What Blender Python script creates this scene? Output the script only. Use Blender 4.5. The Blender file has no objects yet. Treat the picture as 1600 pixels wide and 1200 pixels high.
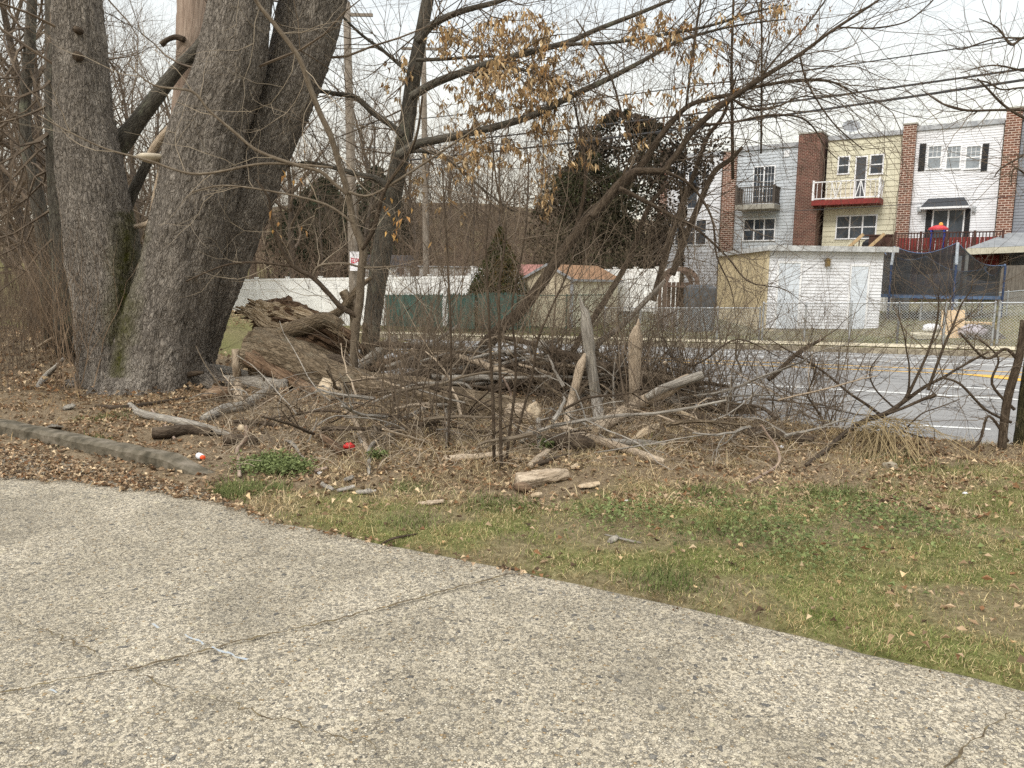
import bpy, math, random, sys
import numpy as np
from mathutils import Vector, Matrix, noise as mnoise
R = math.radians
rnd = random.Random(7)
nrg = np.random.default_rng(11)
scene = bpy.context.scene
col = scene.collection

# ---------------------------------------------------------------- camera, sky, sun, exposure
CAM = Vector((0, 0, 1.6)); FP = 1200.0; PITCH = math.atan(160 / 1200.0); ROLL = 0.014
_f = Vector((0, math.cos(PITCH), -math.sin(PITCH)))
_u0 = Vector((0, math.sin(PITCH), math.cos(PITCH)))
_r = (Vector((1, 0, 0)) * math.cos(ROLL) + _u0 * math.sin(ROLL)).normalized()
_u = (-Vector((1, 0, 0)) * math.sin(ROLL) + _u0 * math.cos(ROLL)).normalized()
cd = bpy.data.cameras.new('camera'); cam = bpy.data.objects.new('camera', cd); col.objects.link(cam)
cd.sensor_fit = 'HORIZONTAL'; cd.sensor_width = 36.0; cd.lens = 36.0 * FP / 1600.0
cd.clip_start = 0.05; cd.clip_end = 2000
m = Matrix((( _r.x, _u.x, -_f.x, CAM.x), (_r.y, _u.y, -_f.y, CAM.y), (_r.z, _u.z, -_f.z, CAM.z), (0, 0, 0, 1)))
cam.matrix_world = m
scene.camera = cam

SUN_EL, SUN_AZ = R(40), R(215)      # soft overcast light from behind the camera's left shoulder
w = bpy.data.worlds.new("World"); scene.world = w; w.use_nodes = True
nt = w.node_tree; nt.nodes.clear()
out = nt.nodes.new('ShaderNodeOutputWorld')
sky = nt.nodes.new('ShaderNodeTexSky'); sky.sky_type = 'NISHITA'; sky.sun_disc = False
sky.sun_elevation = SUN_EL; sky.sun_rotation = SUN_AZ; sky.air_density = 1.0; sky.dust_density = 3.0
bg1 = nt.nodes.new('ShaderNodeBackground'); bg1.inputs['Strength'].default_value = 0.02
nt.links.new(sky.outputs[0], bg1.inputs['Color'])
tc = nt.nodes.new('ShaderNodeTexCoord'); sx = nt.nodes.new('ShaderNodeSeparateXYZ')
nt.links.new(tc.outputs['Generated'], sx.inputs[0])
cr = nt.nodes.new('ShaderNodeValToRGB'); e = cr.color_ramp.elements
e[0].position = 0.0; e[0].color = (0.57, 0.535, 0.44, 1)
e[1].position = 1.0; e[1].color = (1.30, 1.30, 1.30, 1)
for p_, c_ in ((0.12, (0.64, 0.61, 0.515, 1)), (0.22, (0.625, 0.62, 0.565, 1)), (0.33, (0.55, 0.575, 0.57, 1)), (0.42, (0.56, 0.58, 0.58, 1)), (0.6, (1.12, 1.12, 1.10, 1))):
    q_ = e.new(p_); q_.color = c_
nz = nt.nodes.new('ShaderNodeTexNoise'); nz.inputs['Scale'].default_value = 2.2; nz.inputs['Detail'].default_value = 5
mpn = nt.nodes.new('ShaderNodeMapping'); mpn.inputs['Scale'].default_value = (1, 1, 3.5)
nt.links.new(tc.outputs['Generated'], mpn.inputs[0]); nt.links.new(mpn.outputs[0], nz.inputs[0])
mr = nt.nodes.new('ShaderNodeMapRange'); mr.inputs[1].default_value = 0.3; mr.inputs[2].default_value = 0.7
mr.inputs[3].default_value = 0.985; mr.inputs[4].default_value = 1.015
nt.links.new(nz.outputs[0], mr.inputs[0]); nt.links.new(sx.outputs['Z'], cr.inputs[0])
bg2 = nt.nodes.new('ShaderNodeBackground')
nt.links.new(cr.outputs[0], bg2.inputs['Color']); nt.links.new(mr.outputs[0], bg2.inputs['Strength'])
ad = nt.nodes.new('ShaderNodeAddShader')
nt.links.new(bg1.outputs[0], ad.inputs[0]); nt.links.new(bg2.outputs[0], ad.inputs[1])
nt.links.new(ad.outputs[0], out.inputs['Surface'])
sl = bpy.data.lights.new('sun', 'SUN'); sl.energy = 1.0; sl.angle = R(14); sl.color = (1, 0.96, 0.9)
sun = bpy.data.objects.new('sun', sl); col.objects.link(sun)
_sd = Vector((math.sin(SUN_AZ) * math.cos(SUN_EL), math.cos(SUN_AZ) * math.cos(SUN_EL), math.sin(SUN_EL)))
sun.rotation_euler = (-_sd).to_track_quat('-Z', 'Y').to_euler()
scene.view_settings.view_transform = 'Standard'; scene.view_settings.look = 'None'
scene.view_settings.gamma = 1; scene.view_settings.exposure = 0.7
scene.render.engine = 'CYCLES'
scene.cycles.use_denoising = False
scene.cycles.max_bounces = 5; scene.cycles.diffuse_bounces = 3; scene.cycles.transparent_max_bounces = 8

# ---------------------------------------------------------------- measuring helpers (photo pixel -> point at a real depth)
def ray(px, py):
    return _f + _r * ((px - 800) / FP) + _u * ((600 - py) / FP)
def W(px, py, Y):
    d = ray(px, py); return CAM + d * (Y / d.y)
def proj(p):
    v = Vector(p) - CAM; z = v.dot(_f)
    if z < 0.05: return (-9999, -9999)
    return (800 + FP * v.dot(_r) / z, 600 - FP * v.dot(_u) / z)
# road frame: q runs right along the road, t runs away across it
EQ = Vector((0.829, -0.559, 0)); EN = Vector((0.559, 0.829, 0))
def QT(q, t, z=0.0): return EQ * q + EN * t + Vector((0, 0, z))
def onT(px, py, t):
    d = ray(px, py); k = t / d.dot(EN); p = CAM + d * k
    return p.dot(EQ), p.z
def smooth(a, b, x):
    u = np.clip((x - a) / (b - a), 0, 1); return u * u * (3 - 2 * u)
def _h(ix, iy, s):
    n = (ix.astype(np.int64) * 374761393 + iy.astype(np.int64) * 668265263 + s * 974711) & 0x7fffffff
    n = ((n ^ (n >> 13)) * 1274126177) & 0x7fffffff
    return ((n ^ (n >> 16)) & 0xffff) / 65535.0
def vn(x, y, s=0):
    x = np.asarray(x, float); y = np.asarray(y, float)
    ix = np.floor(x); iy = np.floor(y); fx = x - ix; fy = y - iy
    fx = fx * fx * (3 - 2 * fx); fy = fy * fy * (3 - 2 * fy)
    a = _h(ix, iy, s); b = _h(ix + 1, iy, s); c = _h(ix, iy + 1, s); d = _h(ix + 1, iy + 1, s)
    return (a * (1 - fx) + b * fx) * (1 - fy) + (c * (1 - fx) + d * fx) * fy
def fbm(x, y, s=0, o=3):
    v = 0; a = 0.5; tot = 0
    for k in range(o):
        v = v + a * vn(x * 2 ** k, y * 2 ** k, s + k * 17); tot += a; a *= 0.5
    return v / tot
# driveway far edge y(x)
def flat0(px, py):
    d = ray(px, py); k = -CAM.z / d.z; p = CAM + d * k; return p.x, p.y
_edge = [flat0(*p) for p in ((1700, 1105), (1600, 1078), (1500, 1052), (1340, 1017), (1150, 966), (950, 922), (820, 893), (700, 868), (600, 849), (510, 828), (430, 815), (318, 768), (285, 757), (200, 737), (100, 714), (0, 697), (-200, 668), (-500, 640))]
_edge = [(20, -8)] + _edge + [(-30, 24)]
_ex = np.array([p[0] for p in _edge])[::-1]; _ey = np.array([p[1] for p in _edge])[::-1]
def yedge(x): return np.interp(x, _ex, _ey)
T0, T1 = 9.7, 23.4          # road edges
def zroad(q):               # grade: falls to the left
    s = -np.asarray(q, float)
    return -0.2 - 0.03 * (np.clip(s, -25, 60) - 2)
def H(x, y):
    x = np.asarray(x, float); y = np.asarray(y, float)
    q = x * 0.829 - y * 0.559; t = x * 0.559 + y * 0.829; s = -q
    zr = zroad(q)
    de = y - yedge(x)
    near = 0.02 + (fbm(x * 1.4, y * 1.4, 3) - 0.5) * 0.16 * smooth(0.2, 1.5, de) + (fbm(x * 6, y * 6, 5) - 0.5) * 0.035 * smooth(0.02, 0.3, de)
    near = near + 0.25 * smooth(11, 16, s) * smooth(5.5, 7.5, t) + 0.09 * np.exp(-((x + 1.5) ** 2 + (y - 9.8) ** 2) / 5)
    near = np.where(de < 0, -0.05, near * smooth(-0.02, 0.1, de) + 0.0)
    near = np.where(de < -0.02, -0.05, near)
    cover = smooth(19, 24, s)                      # park ground takes over where the road bends out of sight
    zb = zr - 0.02
    a = 1 - smooth(9.0, 9.68, t)
    z = near * a + zb * (1 - a)
    z = np.where(t > 9.68, zb + cover * (1 - smooth(20, 23, t)) * (near - zb), z)
    yard = zr + 0.13 + 0.055 * np.clip(t - 25.5, 0, 20) + (fbm(x * .5, y * .5, 9) - .5) * .12 * smooth(25.5, 27, t)
    z = np.where(t > 23.45, yard, z)
    hill = 9.0 * smooth(52, 110, t + 0.25 * np.clip(s - 20, 0, 60)) + 2.5 * (fbm(x * .03, y * .03, 21) - .4) * smooth(50, 90, t)
    lefthill = 5.0 * smooth(30, 75, s) * smooth(0, 30, t)
    return z + hill + lefthill
def Hs(x, y): return float(H(np.array([x]), np.array([y]))[0])
_ks = np.concatenate([np.linspace(1.5, 20, 900), np.linspace(20, 120, 600)])
def G(px, py, up=0.0):
    d = ray(px, py); k = _ks / d.y
    X = CAM.x + d.x * k; Y = CAM.y + d.y * k; Z = CAM.z + d.z * k
    g = Z - H(X, Y); i = int(np.argmax(g <= 0))
    if g[i] > 0: i = len(k) - 1
    return Vector((X[i], Y[i], Z[i] + up))

# ---------------------------------------------------------------- mesh helpers
class MB:
    def __init__(s): s.v = []; s.f = []; s.bk = []; s.mi = []; s.nodes = []; s.fm = 0
    def quad(s, a, b, c, d, bk=None):
        i = len(s.v); s.v += [tuple(a), tuple(b), tuple(c), tuple(d)]
        s.bk += bk if bk else [tuple(a), tuple(b), tuple(c), tuple(d)]
        s.f.append((i, i + 1, i + 2, i + 3)); s.mi.append(s.fm)
    def tri(s, a, b, c):
        i = len(s.v); s.v += [tuple(a), tuple(b), tuple(c)]; s.bk += [tuple(a), tuple(b), tuple(c)]
        s.f.append((i, i + 1, i + 2)); s.mi.append(s.fm)
    def hexa(s, c8):
        i = len(s.v); s.v += [tuple(c) for c in c8]
        for c in c8:
            q = Vector(c).dot(EQ); t = Vector(c).dot(EN); s.bk.append((q + t, c[2], 0))
        for f in ((0, 3, 2, 1), (4, 5, 6, 7), (0, 1, 5, 4), (1, 2, 6, 5), (2, 3, 7, 6), (3, 0, 4, 7)):
            s.f.append(tuple(i + k for k in f)); s.mi.append(s.fm)
    def box(s, q0, q1, t0, t1, z0, z1):       # in the road frame
        if q0 > q1: q0, q1 = q1, q0
        if z0 > z1: z0, z1 = z1, z0
        if t0 > t1: t0, t1 = t1, t0
        s.hexa([QT(a, b, c) for c in (z0, z1) for a, b in ((q0, t0), (q1, t0), (q1, t1), (q0, t1))])
    def wbox(s, x0, x1, y0, y1, z0, z1, ang=0, o=(0, 0)):
        ca, sa = math.cos(ang), math.sin(ang)
        s.hexa([Vector((o[0] + a * ca - b * sa, o[1] + a * sa + b * ca, c)) for c in (min(z0, z1), max(z0, z1)) for a, b in ((x0, y0), (x1, y0), (x1, y1), (x0, y1))])
    def bar(s, a, b, wd, ht=None):            # a square bar between two points
        a = Vector(a); b = Vector(b); ht = ht or wd; d = (b - a).normalized()
        x = d.cross(Vector((0, 0, 1)))
        if x.length < .01: x = Vector((1, 0, 0))
        x.normalize(); y = x.cross(d).normalized()
        x *= wd / 2; y *= ht / 2
        s.hexa([a - x - y, a + x - y, b + x - y, b - x - y, a - x + y, a + x + y, b + x + y, b - x + y])
    def tube(s, pts, rs, n=6, cap=True, disp=None, el=1.0, v0=0.0):
        P = [Vector(p) for p in pts]; k = len(P); base = len(s.v)
        fr = None; L = v0
        for i, p in enumerate(P):
            d = (P[min(i + 1, k - 1)] - P[max(i - 1, 0)])
            if d.length < 1e-9: d = Vector((0, 0, 1))
            d.normalize()
            if fr is None:
                h = Vector((0, 0, 1)) if abs(d.z) < .9 else Vector((1, 0, 0)); x = d.cross(h).normalized()
            else: x = (fr - d * fr.dot(d)).normalized()
            fr = x; y = d.cross(x)
            if i: L += (P[i] - P[i - 1]).length
            r = rs[i]
            for j in range(n):
                a = 2 * math.pi * j / n; c, sn = math.cos(a), math.sin(a); rr = r
                if disp: rr = r * (1 + disp(a, L, r, c, sn))
                s.v.append(tuple(p + x * (c * rr) + y * (sn * rr * el))); s.bk.append((c * r, sn * r, L))
        for i in range(k - 1):
            for j in range(n):
                a = base + i * n + j; b = base + i * n + (j + 1) % n
                s.f.append((a, b, b + n, a + n)); s.mi.append(s.fm)
        if cap:
            s.f.append(tuple(base + j for j in reversed(range(n)))); s.mi.append(s.fm)
            s.f.append(tuple(base + (k - 1) * n + j for j in range(n))); s.mi.append(s.fm)
        return P
    def build(s, name, mat, parent=None, smoothf=False, attrs=None):
        me = bpy.data.meshes.new(name)
        me.from_pydata(s.v, [], s.f); 
        at = me.attributes.new('bk', 'FLOAT_VECTOR', 'POINT'); at.data.foreach_set('vector', np.array(s.bk, dtype=np.float32).ravel())
        if attrs:
            for k, vals in attrs.items():
                at = me.attributes.new(k, 'FLOAT', 'POINT'); at.data.foreach_set('value', np.array(vals, dtype=np.float32))
        for mm in (mat if isinstance(mat, (list, tuple)) else [mat]): me.materials.append(mm)
        me.polygons.foreach_set('material_index', np.array(s.mi, dtype=np.int32))
        me.polygons.foreach_set('use_smooth', np.full(len(s.f), smoothf))
        me.update()
        o = bpy.data.objects.new(name, me); col.objects.link(o)
        if parent: attach(o, parent)
        return o
def attach(o, parent):
    o.parent = parent; o.matrix_parent_inverse = Matrix.Translation(-parent.location)
def npmesh(name, V, F, mat, colr=None, parent=None, smoothf=False):
    me = bpy.data.meshes.new(name); n = len(V); mF = len(F); k = F.shape[1]
    me.vertices.add(n); me.vertices.foreach_set('co', V.astype(np.float32).ravel())
    me.loops.add(mF * k); me.loops.foreach_set('vertex_index', F.astype(np.int32).ravel())
    me.polygons.add(mF); me.polygons.foreach_set('loop_start', np.arange(0, mF * k, k, dtype=np.int32))
    me.polygons.foreach_set('loop_total', np.full(mF, k, dtype=np.int32))
    me.polygons.foreach_set('use_smooth', np.full(mF, smoothf))
    me.update(calc_edges=True); me.validate()
    if colr is not None:
        at = me.attributes.new('tint', 'FLOAT_VECTOR', 'POINT'); at.data.foreach_set('vector', colr.astype(np.float32).ravel())
    me.materials.append(mat)
    o = bpy.data.objects.new(name, me); col.objects.link(o)
    if parent: attach(o, parent)
    return o
def tag(o, label=None, cat=None, group=None, kind=None):
    if label: o['label'] = label
    if cat: o['category'] = cat
    if group: o['group'] = group
    if kind: o['kind'] = kind
    return o
def empty(name, loc, label, cat, group=None):
    o = bpy.data.objects.new(name, None); col.objects.link(o); o.location = loc
    o.empty_display_size = 0.1
    return tag(o, label, cat, group)
def copy_tree(o, parent=None):
    c = o.copy(); col.objects.link(c)
    if parent: c.parent = parent
    for ch in list(o.children): copy_tree(ch, c)
    return c
def crom(pts, n):                     # resample with Catmull-Rom; pts = (Vector, radius)
    out = []
    k = len(pts)
    for i in range(k - 1):
        p0, p1, p2, p3 = pts[max(i - 1, 0)], pts[i], pts[i + 1], pts[min(i + 2, k - 1)]
        for j in range(n):
            u = j / n
            f = lambda a, b, c, d: 0.5 * ((2 * b) + (c - a) * u + (2 * a - 5 * b + 4 * c - d) * u * u + (3 * b - a - 3 * c + d) * u ** 3)
            out.append((f(p0[0], p1[0], p2[0], p3[0]), max(0.001, f(p0[1], p1[1], p2[1], p3[1]))))
    out.append(pts[-1]); return out

# ---------------------------------------------------------------- materials
def lin(c):
    if isinstance(c, str): c = [int(c[i:i + 2], 16) / 255 for i in (0, 2, 4)]
    return tuple((x / 12.92 if x <= .04045 else ((x + .055) / 1.055) ** 2.4) for x in c) + (1,)
def newmat(name):
    m = bpy.data.materials.new(name); m.use_nodes = True
    return m, m.node_tree, m.node_tree.nodes['Principled BSDF']
def N(nt, typ, **kw):
    n = nt.nodes.new(typ)
    for k, v in kw.items(): setattr(n, k, v)
    return n
def coord(nt, src, scale=(1, 1, 1)):
    if src == 'Object' or src == 'Generated':
        o = N(nt, 'ShaderNodeTexCoord').outputs[src]
    elif src == 'World': o = N(nt, 'ShaderNodeNewGeometry').outputs['Position']
    else: o = N(nt, 'ShaderNodeAttribute', attribute_name=src).outputs['Vector']
    mp = N(nt, 'ShaderNodeMapping'); mp.inputs['Scale'].default_value = scale
    nt.links.new(o, mp.inputs[0]); return mp.outputs[0]
def noise(nt, vec, scale, detail=4, rough=.55, dist=0):
    n = N(nt, 'ShaderNodeTexNoise'); n.inputs['Scale'].default_value = scale; n.inputs['Detail'].default_value = detail
    n.inputs['Roughness'].default_value = rough; n.inputs['Distortion'].default_value = dist
    nt.links.new(vec, n.inputs['Vector']); return n.outputs[0]
def ramp(nt, fac, stops, interp='LINEAR'):
    r = N(nt, 'ShaderNodeValToRGB'); r.color_ramp.interpolation = interp; el = r.color_ramp.elements
    while len(el) < len(stops): el.new(0.5)
    for i, (p, c) in enumerate(stops): el[i].position = p; el[i].color = c if len(c) == 4 and not isinstance(c, str) else lin(c)
    nt.links.new(fac, r.inputs[0]); return r.outputs[0]
def mix(nt, fac, a, b, mode='MIX'):
    n = N(nt, 'ShaderNodeMix', data_type='RGBA', blend_type=mode)
    for i, v in ((0, fac), (6, a), (7, b)):
        if isinstance(v, (int, float)): n.inputs[i].default_value = v
        elif isinstance(v, (tuple, str)): n.inputs[i].default_value = v if not isinstance(v, str) else lin(v)
        else: nt.links.new(v, n.inputs[i])
    return n.outputs[2]
def mth(nt, op, a, b=0.0, clamp=False):
    n = N(nt, 'ShaderNodeMath', operation=op, use_clamp=clamp)
    for i, v in ((0, a), (1, b)):
        if isinstance(v, (int, float)): n.inputs[i].default_value = v
        else: nt.links.new(v, n.inputs[i])
    return n.outputs[0]
def bump(nt, bs, hgt, dist, strength=1.0):
    b = N(nt, 'ShaderNodeBump'); b.inputs['Distance'].default_value = dist; b.inputs['Strength'].default_value = strength
    nt.links.new(hgt, b.inputs['Height']); nt.links.new(b.outputs[0], bs.inputs['Normal']); return b
def basic(name, c1, c2=None, scale=8, rough=.7, bmp=0.0, src='Object', stretch=(1, 1, 1), metal=0, c3=None, spec=.3):
    m, nt, bs = newmat(name); v = coord(nt, src, stretch); n = noise(nt, v, scale, 5)
    st = [(.32, c1), (.68, c2 or c1)] if not c3 else [(.3, c1), (.5, c2), (.72, c3)]
    nt.links.new(ramp(nt, n, st), bs.inputs['Base Color'])
    bs.inputs['Roughness'].default_value = rough; bs.inputs['Metallic'].default_value = metal
    bs.inputs['Specular IOR Level'].default_value = spec
    if bmp: bump(nt, bs, n, bmp)
    return m
def barkmat(name, dark, mid, light, sc=1.0, bmp=.02, moss=None, lichen=None, stretch=.3):
    m, nt, bs = newmat(name); v = coord(nt, 'bk', (1, 1, stretch))
    vd = N(nt, 'ShaderNodeTexVoronoi', feature='DISTANCE_TO_EDGE'); vd.inputs['Scale'].default_value = 26 * sc
    v2 = N(nt, 'ShaderNodeVectorMath', operation='MULTIPLY_ADD')
    nn = N(nt, 'ShaderNodeTexNoise'); nn.inputs['Scale'].default_value = 9 * sc; nt.links.new(v, nn.inputs['Vector'])
    nt.links.new(nn.outputs['Color'], v2.inputs[0]); v2.inputs[1].default_value = (.16, .16, .16); nt.links.new(v, v2.inputs[2])
    nt.links.new(v2.outputs[0], vd.inputs['Vector'])
    n1 = noise(nt, v, 30 * sc, 6, .65); n2 = noise(nt, coord(nt, 'bk', (1, 1, .7)), 2.2, 4)
    crev = mth(nt, 'MULTIPLY', vd.outputs['Distance'], 7.0, True)
    hg = mth(nt, 'ADD', mth(nt, 'MULTIPLY', crev, .45), mth(nt, 'MULTIPLY', n1, 1.3))
    c = ramp(nt, n1, [(.3, dark), (.52, mid), (.75, light)])
    c = mix(nt, mth(nt, 'SUBTRACT', 1.0, mth(nt, 'ADD', mth(nt, 'MULTIPLY', crev, .8), .25), True), c, mix(nt, .5, c, dark))
    c = mix(nt, mth(nt, 'MULTIPLY', n2, .55), c, mix(nt, .5, c, dark, 'MULTIPLY'))
    n3 = noise(nt, coord(nt, 'bk', (1, 1, .10)), 6.5, 5, .7); c = mix(nt, ramp(nt, n3, [(.40, (.55, .55, .55, 1)), (.54, (0, 0, 0, 1))]), c, mix(nt, .45, c, dark))
    n4 = noise(nt, coord(nt, 'bk', (1, 1, .35)), 4.0, 6, .75); c = mix(nt, ramp(nt, n4, [(.54, (0, 0, 0, 1)), (.66, (.5, .5, .5, 1))]), c, light)
    if lichen:
        l = noise(nt, coord(nt, 'bk', (1, 1, .5)), 5.5, 6, .7)
        c = mix(nt, ramp(nt, l, [(.55, (0, 0, 0, 1)), (.68, (.8, .8, .8, 1))]), c, lichen)
    if moss:
        at = N(nt, 'ShaderNodeAttribute', attribute_name='moss').outputs['Fac']
        l = noise(nt, coord(nt, 'bk'), 14, 5, .7)
        c = mix(nt, mth(nt, 'MULTIPLY', at, mth(nt, 'MULTIPLY', l, 1.5, True), True), c, moss)
    nt.links.new(c, bs.inputs['Base Color']); bs.inputs['Roughness'].default_value = .95; bs.inputs['Specular IOR Level'].default_value = .15
    bump(nt, bs, hg, bmp); return m
def tintmat(name, rough=.9, trans=0.0, spec=.2):
    m, nt, bs = newmat(name); a = N(nt, 'ShaderNodeAttribute', attribute_name='tint')
    nt.links.new(a.outputs['Vector'], bs.inputs['Base Color']); bs.inputs['Roughness'].default_value = rough
    bs.inputs['Specular IOR Level'].default_value = spec
    if trans:
        t = N(nt, 'ShaderNodeBsdfTranslucent'); nt.links.new(a.outputs['Vector'], t.inputs[0]); mx = N(nt, 'ShaderNodeMixShader')
        mx.inputs[0].default_value = trans; nt.links.new(bs.outputs[0], mx.inputs[1]); nt.links.new(t.outputs[0], mx.inputs[2])
        nt.links.new(mx.outputs[0], nt.nodes['Material Output'].inputs[0])
    return m

# ================================================================ SETTING: ground, driveway, road
def greenness(x, y):
    g = smooth(0.0, 0.9, 5.85 + 0.22 * x + (fbm(x * 1.1, y * 1.1, 31) - .5) * 1.6 - y) * smooth(-2.0, -0.9, x + (y - 5) * .5)
    g = g * (0.3 + 0.7 * smooth(.36, .6, fbm(x * 1.7, y * 2.6, 35)))
    return np.clip(g, 0, 1)
ts = np.unique(np.concatenate([np.arange(-14, 0, .7), np.arange(0, 9, .09), np.arange(9, 9.75, .06), [9.68, 9.7], np.arange(10.5, 23.4, 1.4), [23.4, 23.45, 23.46], np.arange(23.6, 30, .35), 30 + (np.linspace(0, 1, 46) ** 1.8) * 370]))
a_ = np.linspace(-1, 1, 330); qs = 3.2 + np.sign(a_ + .02) * (np.abs(a_) * 9 + (np.abs(a_) ** 6) * 420) - 6.5
qs = np.unique(qs)
QQ, TT = np.meshgrid(qs, ts)
GX = QQ * EQ.x + TT * EN.x; GY = QQ * EQ.y + TT * EN.y; GZ = H(GX, GY)
nq, nt_ = len(qs), len(ts)
ii = np.arange(nt_ - 1)[:, None] * nq + np.arange(nq - 1)[None, :]
F = np.stack([ii, ii + 1, ii + 1 + nq, ii + nq], -1).reshape(-1, 4)
gm, nt, bs = newmat('ground')
wp = coord(nt, 'World')
gr = N(nt, 'ShaderNodeAttribute', attribute_name='tint'); sp = N(nt, 'ShaderNodeSeparateXYZ'); nt.links.new(gr.outputs['Vector'], sp.inputs[0])
n1 = noise(nt, wp, 22, 6, .7); n2 = noise(nt, wp, 3, 4); n3 = noise(nt, wp, 70, 3, .6)
dirt = mix(nt, .5, ramp(nt, n1, [(.3, '4c4032'), (.5, '84745e'), (.7, 'b5a488')]), ramp(nt, n3, [(.35, '5c4f3f'), (.6, '9d8d74'), (.75, 'c8b799')]))
dirt = mix(nt, mth(nt, 'MULTIPLY', n2, .5), dirt, '54422f')
grc = ramp(nt, n1, [(.3, '4a4a2c'), (.5, '6d6e42'), (.7, '8f8a5e')])
gmask = mth(nt, 'MULTIPLY', sp.outputs[0], 1.0, True)
c_ = mix(nt, gmask, dirt, grc)
far = ramp(nt, noise(nt, coord(nt, 'World', (.12, .12, .12)), 3, 5), [(.35, '55493c'), (.5, '6a5b49'), (.66, '7e7758')])
c_ = mix(nt, sp.outputs[2], c_, far)
nt.links.new(c_, bs.inputs['Base Color']); bs.inputs['Roughness'].default_value = 1; bs.inputs['Specular IOR Level'].default_value = .1
bump(nt, bs, mth(nt, 'ADD', n1, n3), .02)
_tt = TT.ravel(); _x = GX.ravel(); _y = GY.ravel()
grn = np.where(_tt < 9.5, greenness(_x, _y), np.where(_tt < 46, .35 + .5 * smooth(.35, .65, fbm(_x * .8, _y * .8, 51)), 0))
tint = np.stack([grn, grn * 0, smooth(46, 52, _tt)], -1)
g = npmesh('ground', np.stack([_x, _y, GZ.ravel()], -1), F, gm, tint, smoothf=True); tag(g, kind='structure')

# driveway: exposed aggregate concrete
dm, nt, bs = newmat('exposed_aggregate'); wp = coord(nt, 'World')
wq = N(nt, 'ShaderNodeVectorMath', operation='MULTIPLY_ADD'); nn = N(nt, 'ShaderNodeTexNoise'); nn.inputs['Scale'].default_value = 40
nt.links.new(wp, nn.inputs['Vector']); nt.links.new(nn.outputs['Color'], wq.inputs[0]); wq.inputs[1].default_value = (.012,) * 3; nt.links.new(wp, wq.inputs[2])
def stones(sc, st):
    a = N(nt, 'ShaderNodeTexVoronoi', feature='F1'); a.inputs['Scale'].default_value = sc; a.inputs['Randomness'].default_value = 1
    b = N(nt, 'ShaderNodeTexVoronoi', feature='DISTANCE_TO_EDGE'); b.inputs['Scale'].default_value = sc
    nt.links.new(wq.outputs[0], a.inputs['Vector']); nt.links.new(wq.outputs[0], b.inputs['Vector'])
    s = N(nt, 'ShaderNodeSeparateXYZ'); nt.links.new(a.outputs['Color'], s.inputs[0])
    return ramp(nt, s.outputs[0], st, 'CONSTANT'), s.outputs[1], b.outputs['Distance']
S1 = [(0, 'b3ac9d'), (.13, 'd8cfbb'), (.32, 'c0b7a5'), (.42, 'a09b91'), (.52, 'e2d9c5'), (.66, 'cbc1ac'), (.80, '8c877e'), (.86, 'ece4d2'), (.94, 'bca27a'), (.98, '5e5c5a')]
cA, rA, dA = stones(84, S1); cB, rB, dB = stones(36, [(0, '86837c'), (.25, 'd9cfb4'), (.5, 'a59f92'), (.7, 'ece3cb'), (.85, '6b6965')])
cC, rC, dC = stones(128, [(0, 'cfc5b0'), (.3, 'e0d6c0'), (.5, 'bdb39f'), (.7, 'd8cdb6'), (.9, 'a39b8b')])
mA = mth(nt, 'MULTIPLY', mth(nt, 'GREATER_THAN', rA, .38), mth(nt, 'GREATER_THAN', dA, .10))
mB = mth(nt, 'MULTIPLY', mth(nt, 'GREATER_THAN', rB, .94), mth(nt, 'GREATER_THAN', dB, .10))
edgeA = mth(nt, 'MULTIPLY', mth(nt, 'GREATER_THAN', rA, .38), mth(nt, 'LESS_THAN', dA, .10))
big = noise(nt, wp, 1.1, 9, .68, .8); med = noise(nt, wp, 5, 8, .7)
dmask = ramp(nt, mth(nt, 'ADD', mth(nt, 'MULTIPLY', big, .7), mth(nt, 'MULTIPLY', med, .3)), [(.36, (.45, .45, .45, 1)), (.52, (.06, .06, .06, 1))])
c_ = mix(nt, dmask, cC, '6a6355'); c_ = mix(nt, mA, c_, mix(nt, mth(nt, 'MULTIPLY', dmask, .25), cA, '8d8677')); c_ = mix(nt, mth(nt, 'MULTIPLY', edgeA, .75), c_, '6b6250'); c_ = mix(nt, mB, c_, cB)
gr_ = ramp(nt, big, [(.36, 'cbc7bf'), (.48, 'e2ded6'), (.62, 'f6f3ee')])
c_ = mix(nt, .75, c_, gr_, 'MULTIPLY')
c_ = mix(nt, ramp(nt, med, [(.45, (0, 0, 0, 1)), (.75, (.3, .3, .3, 1))]), c_, '8d887c')
hv = N(nt, 'ShaderNodeHueSaturation'); hv.inputs['Value'].default_value = 1.0; nt.links.new(c_, hv.inputs['Color'])
nt.links.new(hv.outputs[0], bs.inputs['Base Color']); bs.inputs['Roughness'].default_value = .85
hgt = mth(nt, 'ADD', mth(nt, 'MULTIPLY', mth(nt, 'MULTIPLY', dA, 4, True), mA), mth(nt, 'ADD', mth(nt, 'MULTIPLY', mth(nt, 'MULTIPLY', dB, 4, True), mth(nt, 'MULTIPLY', mB, 1.5)), mth(nt, 'MULTIPLY', dC, 1.2, True)))
bump(nt, bs, hgt, .009)
xs = np.linspace(-14, 9, 230); rows = []
V = []; 
for x in xs:
    ye = yedge(x) + float((fbm(np.array([x * 5]), np.array([.5]), 77) - .5)[0]) * .05 + (rnd.random() - .5) * .008
    for k in range(26):
        u = k / 25; y = ye - (1 - u) ** 2 * 12.0
        z = (float(vn(np.array([x * .7]), np.array([y * .7]), 8)[0]) - .5) * .012
        V.append((x, y, z if k < 25 else z - .004))
for x in xs: ye = V[int(round((x + 14) / 23 * 229)) * 26 + 25][1]; V.append((x, ye + .002, -.06))
V = np.array(V); nx = len(xs); F = []
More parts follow.
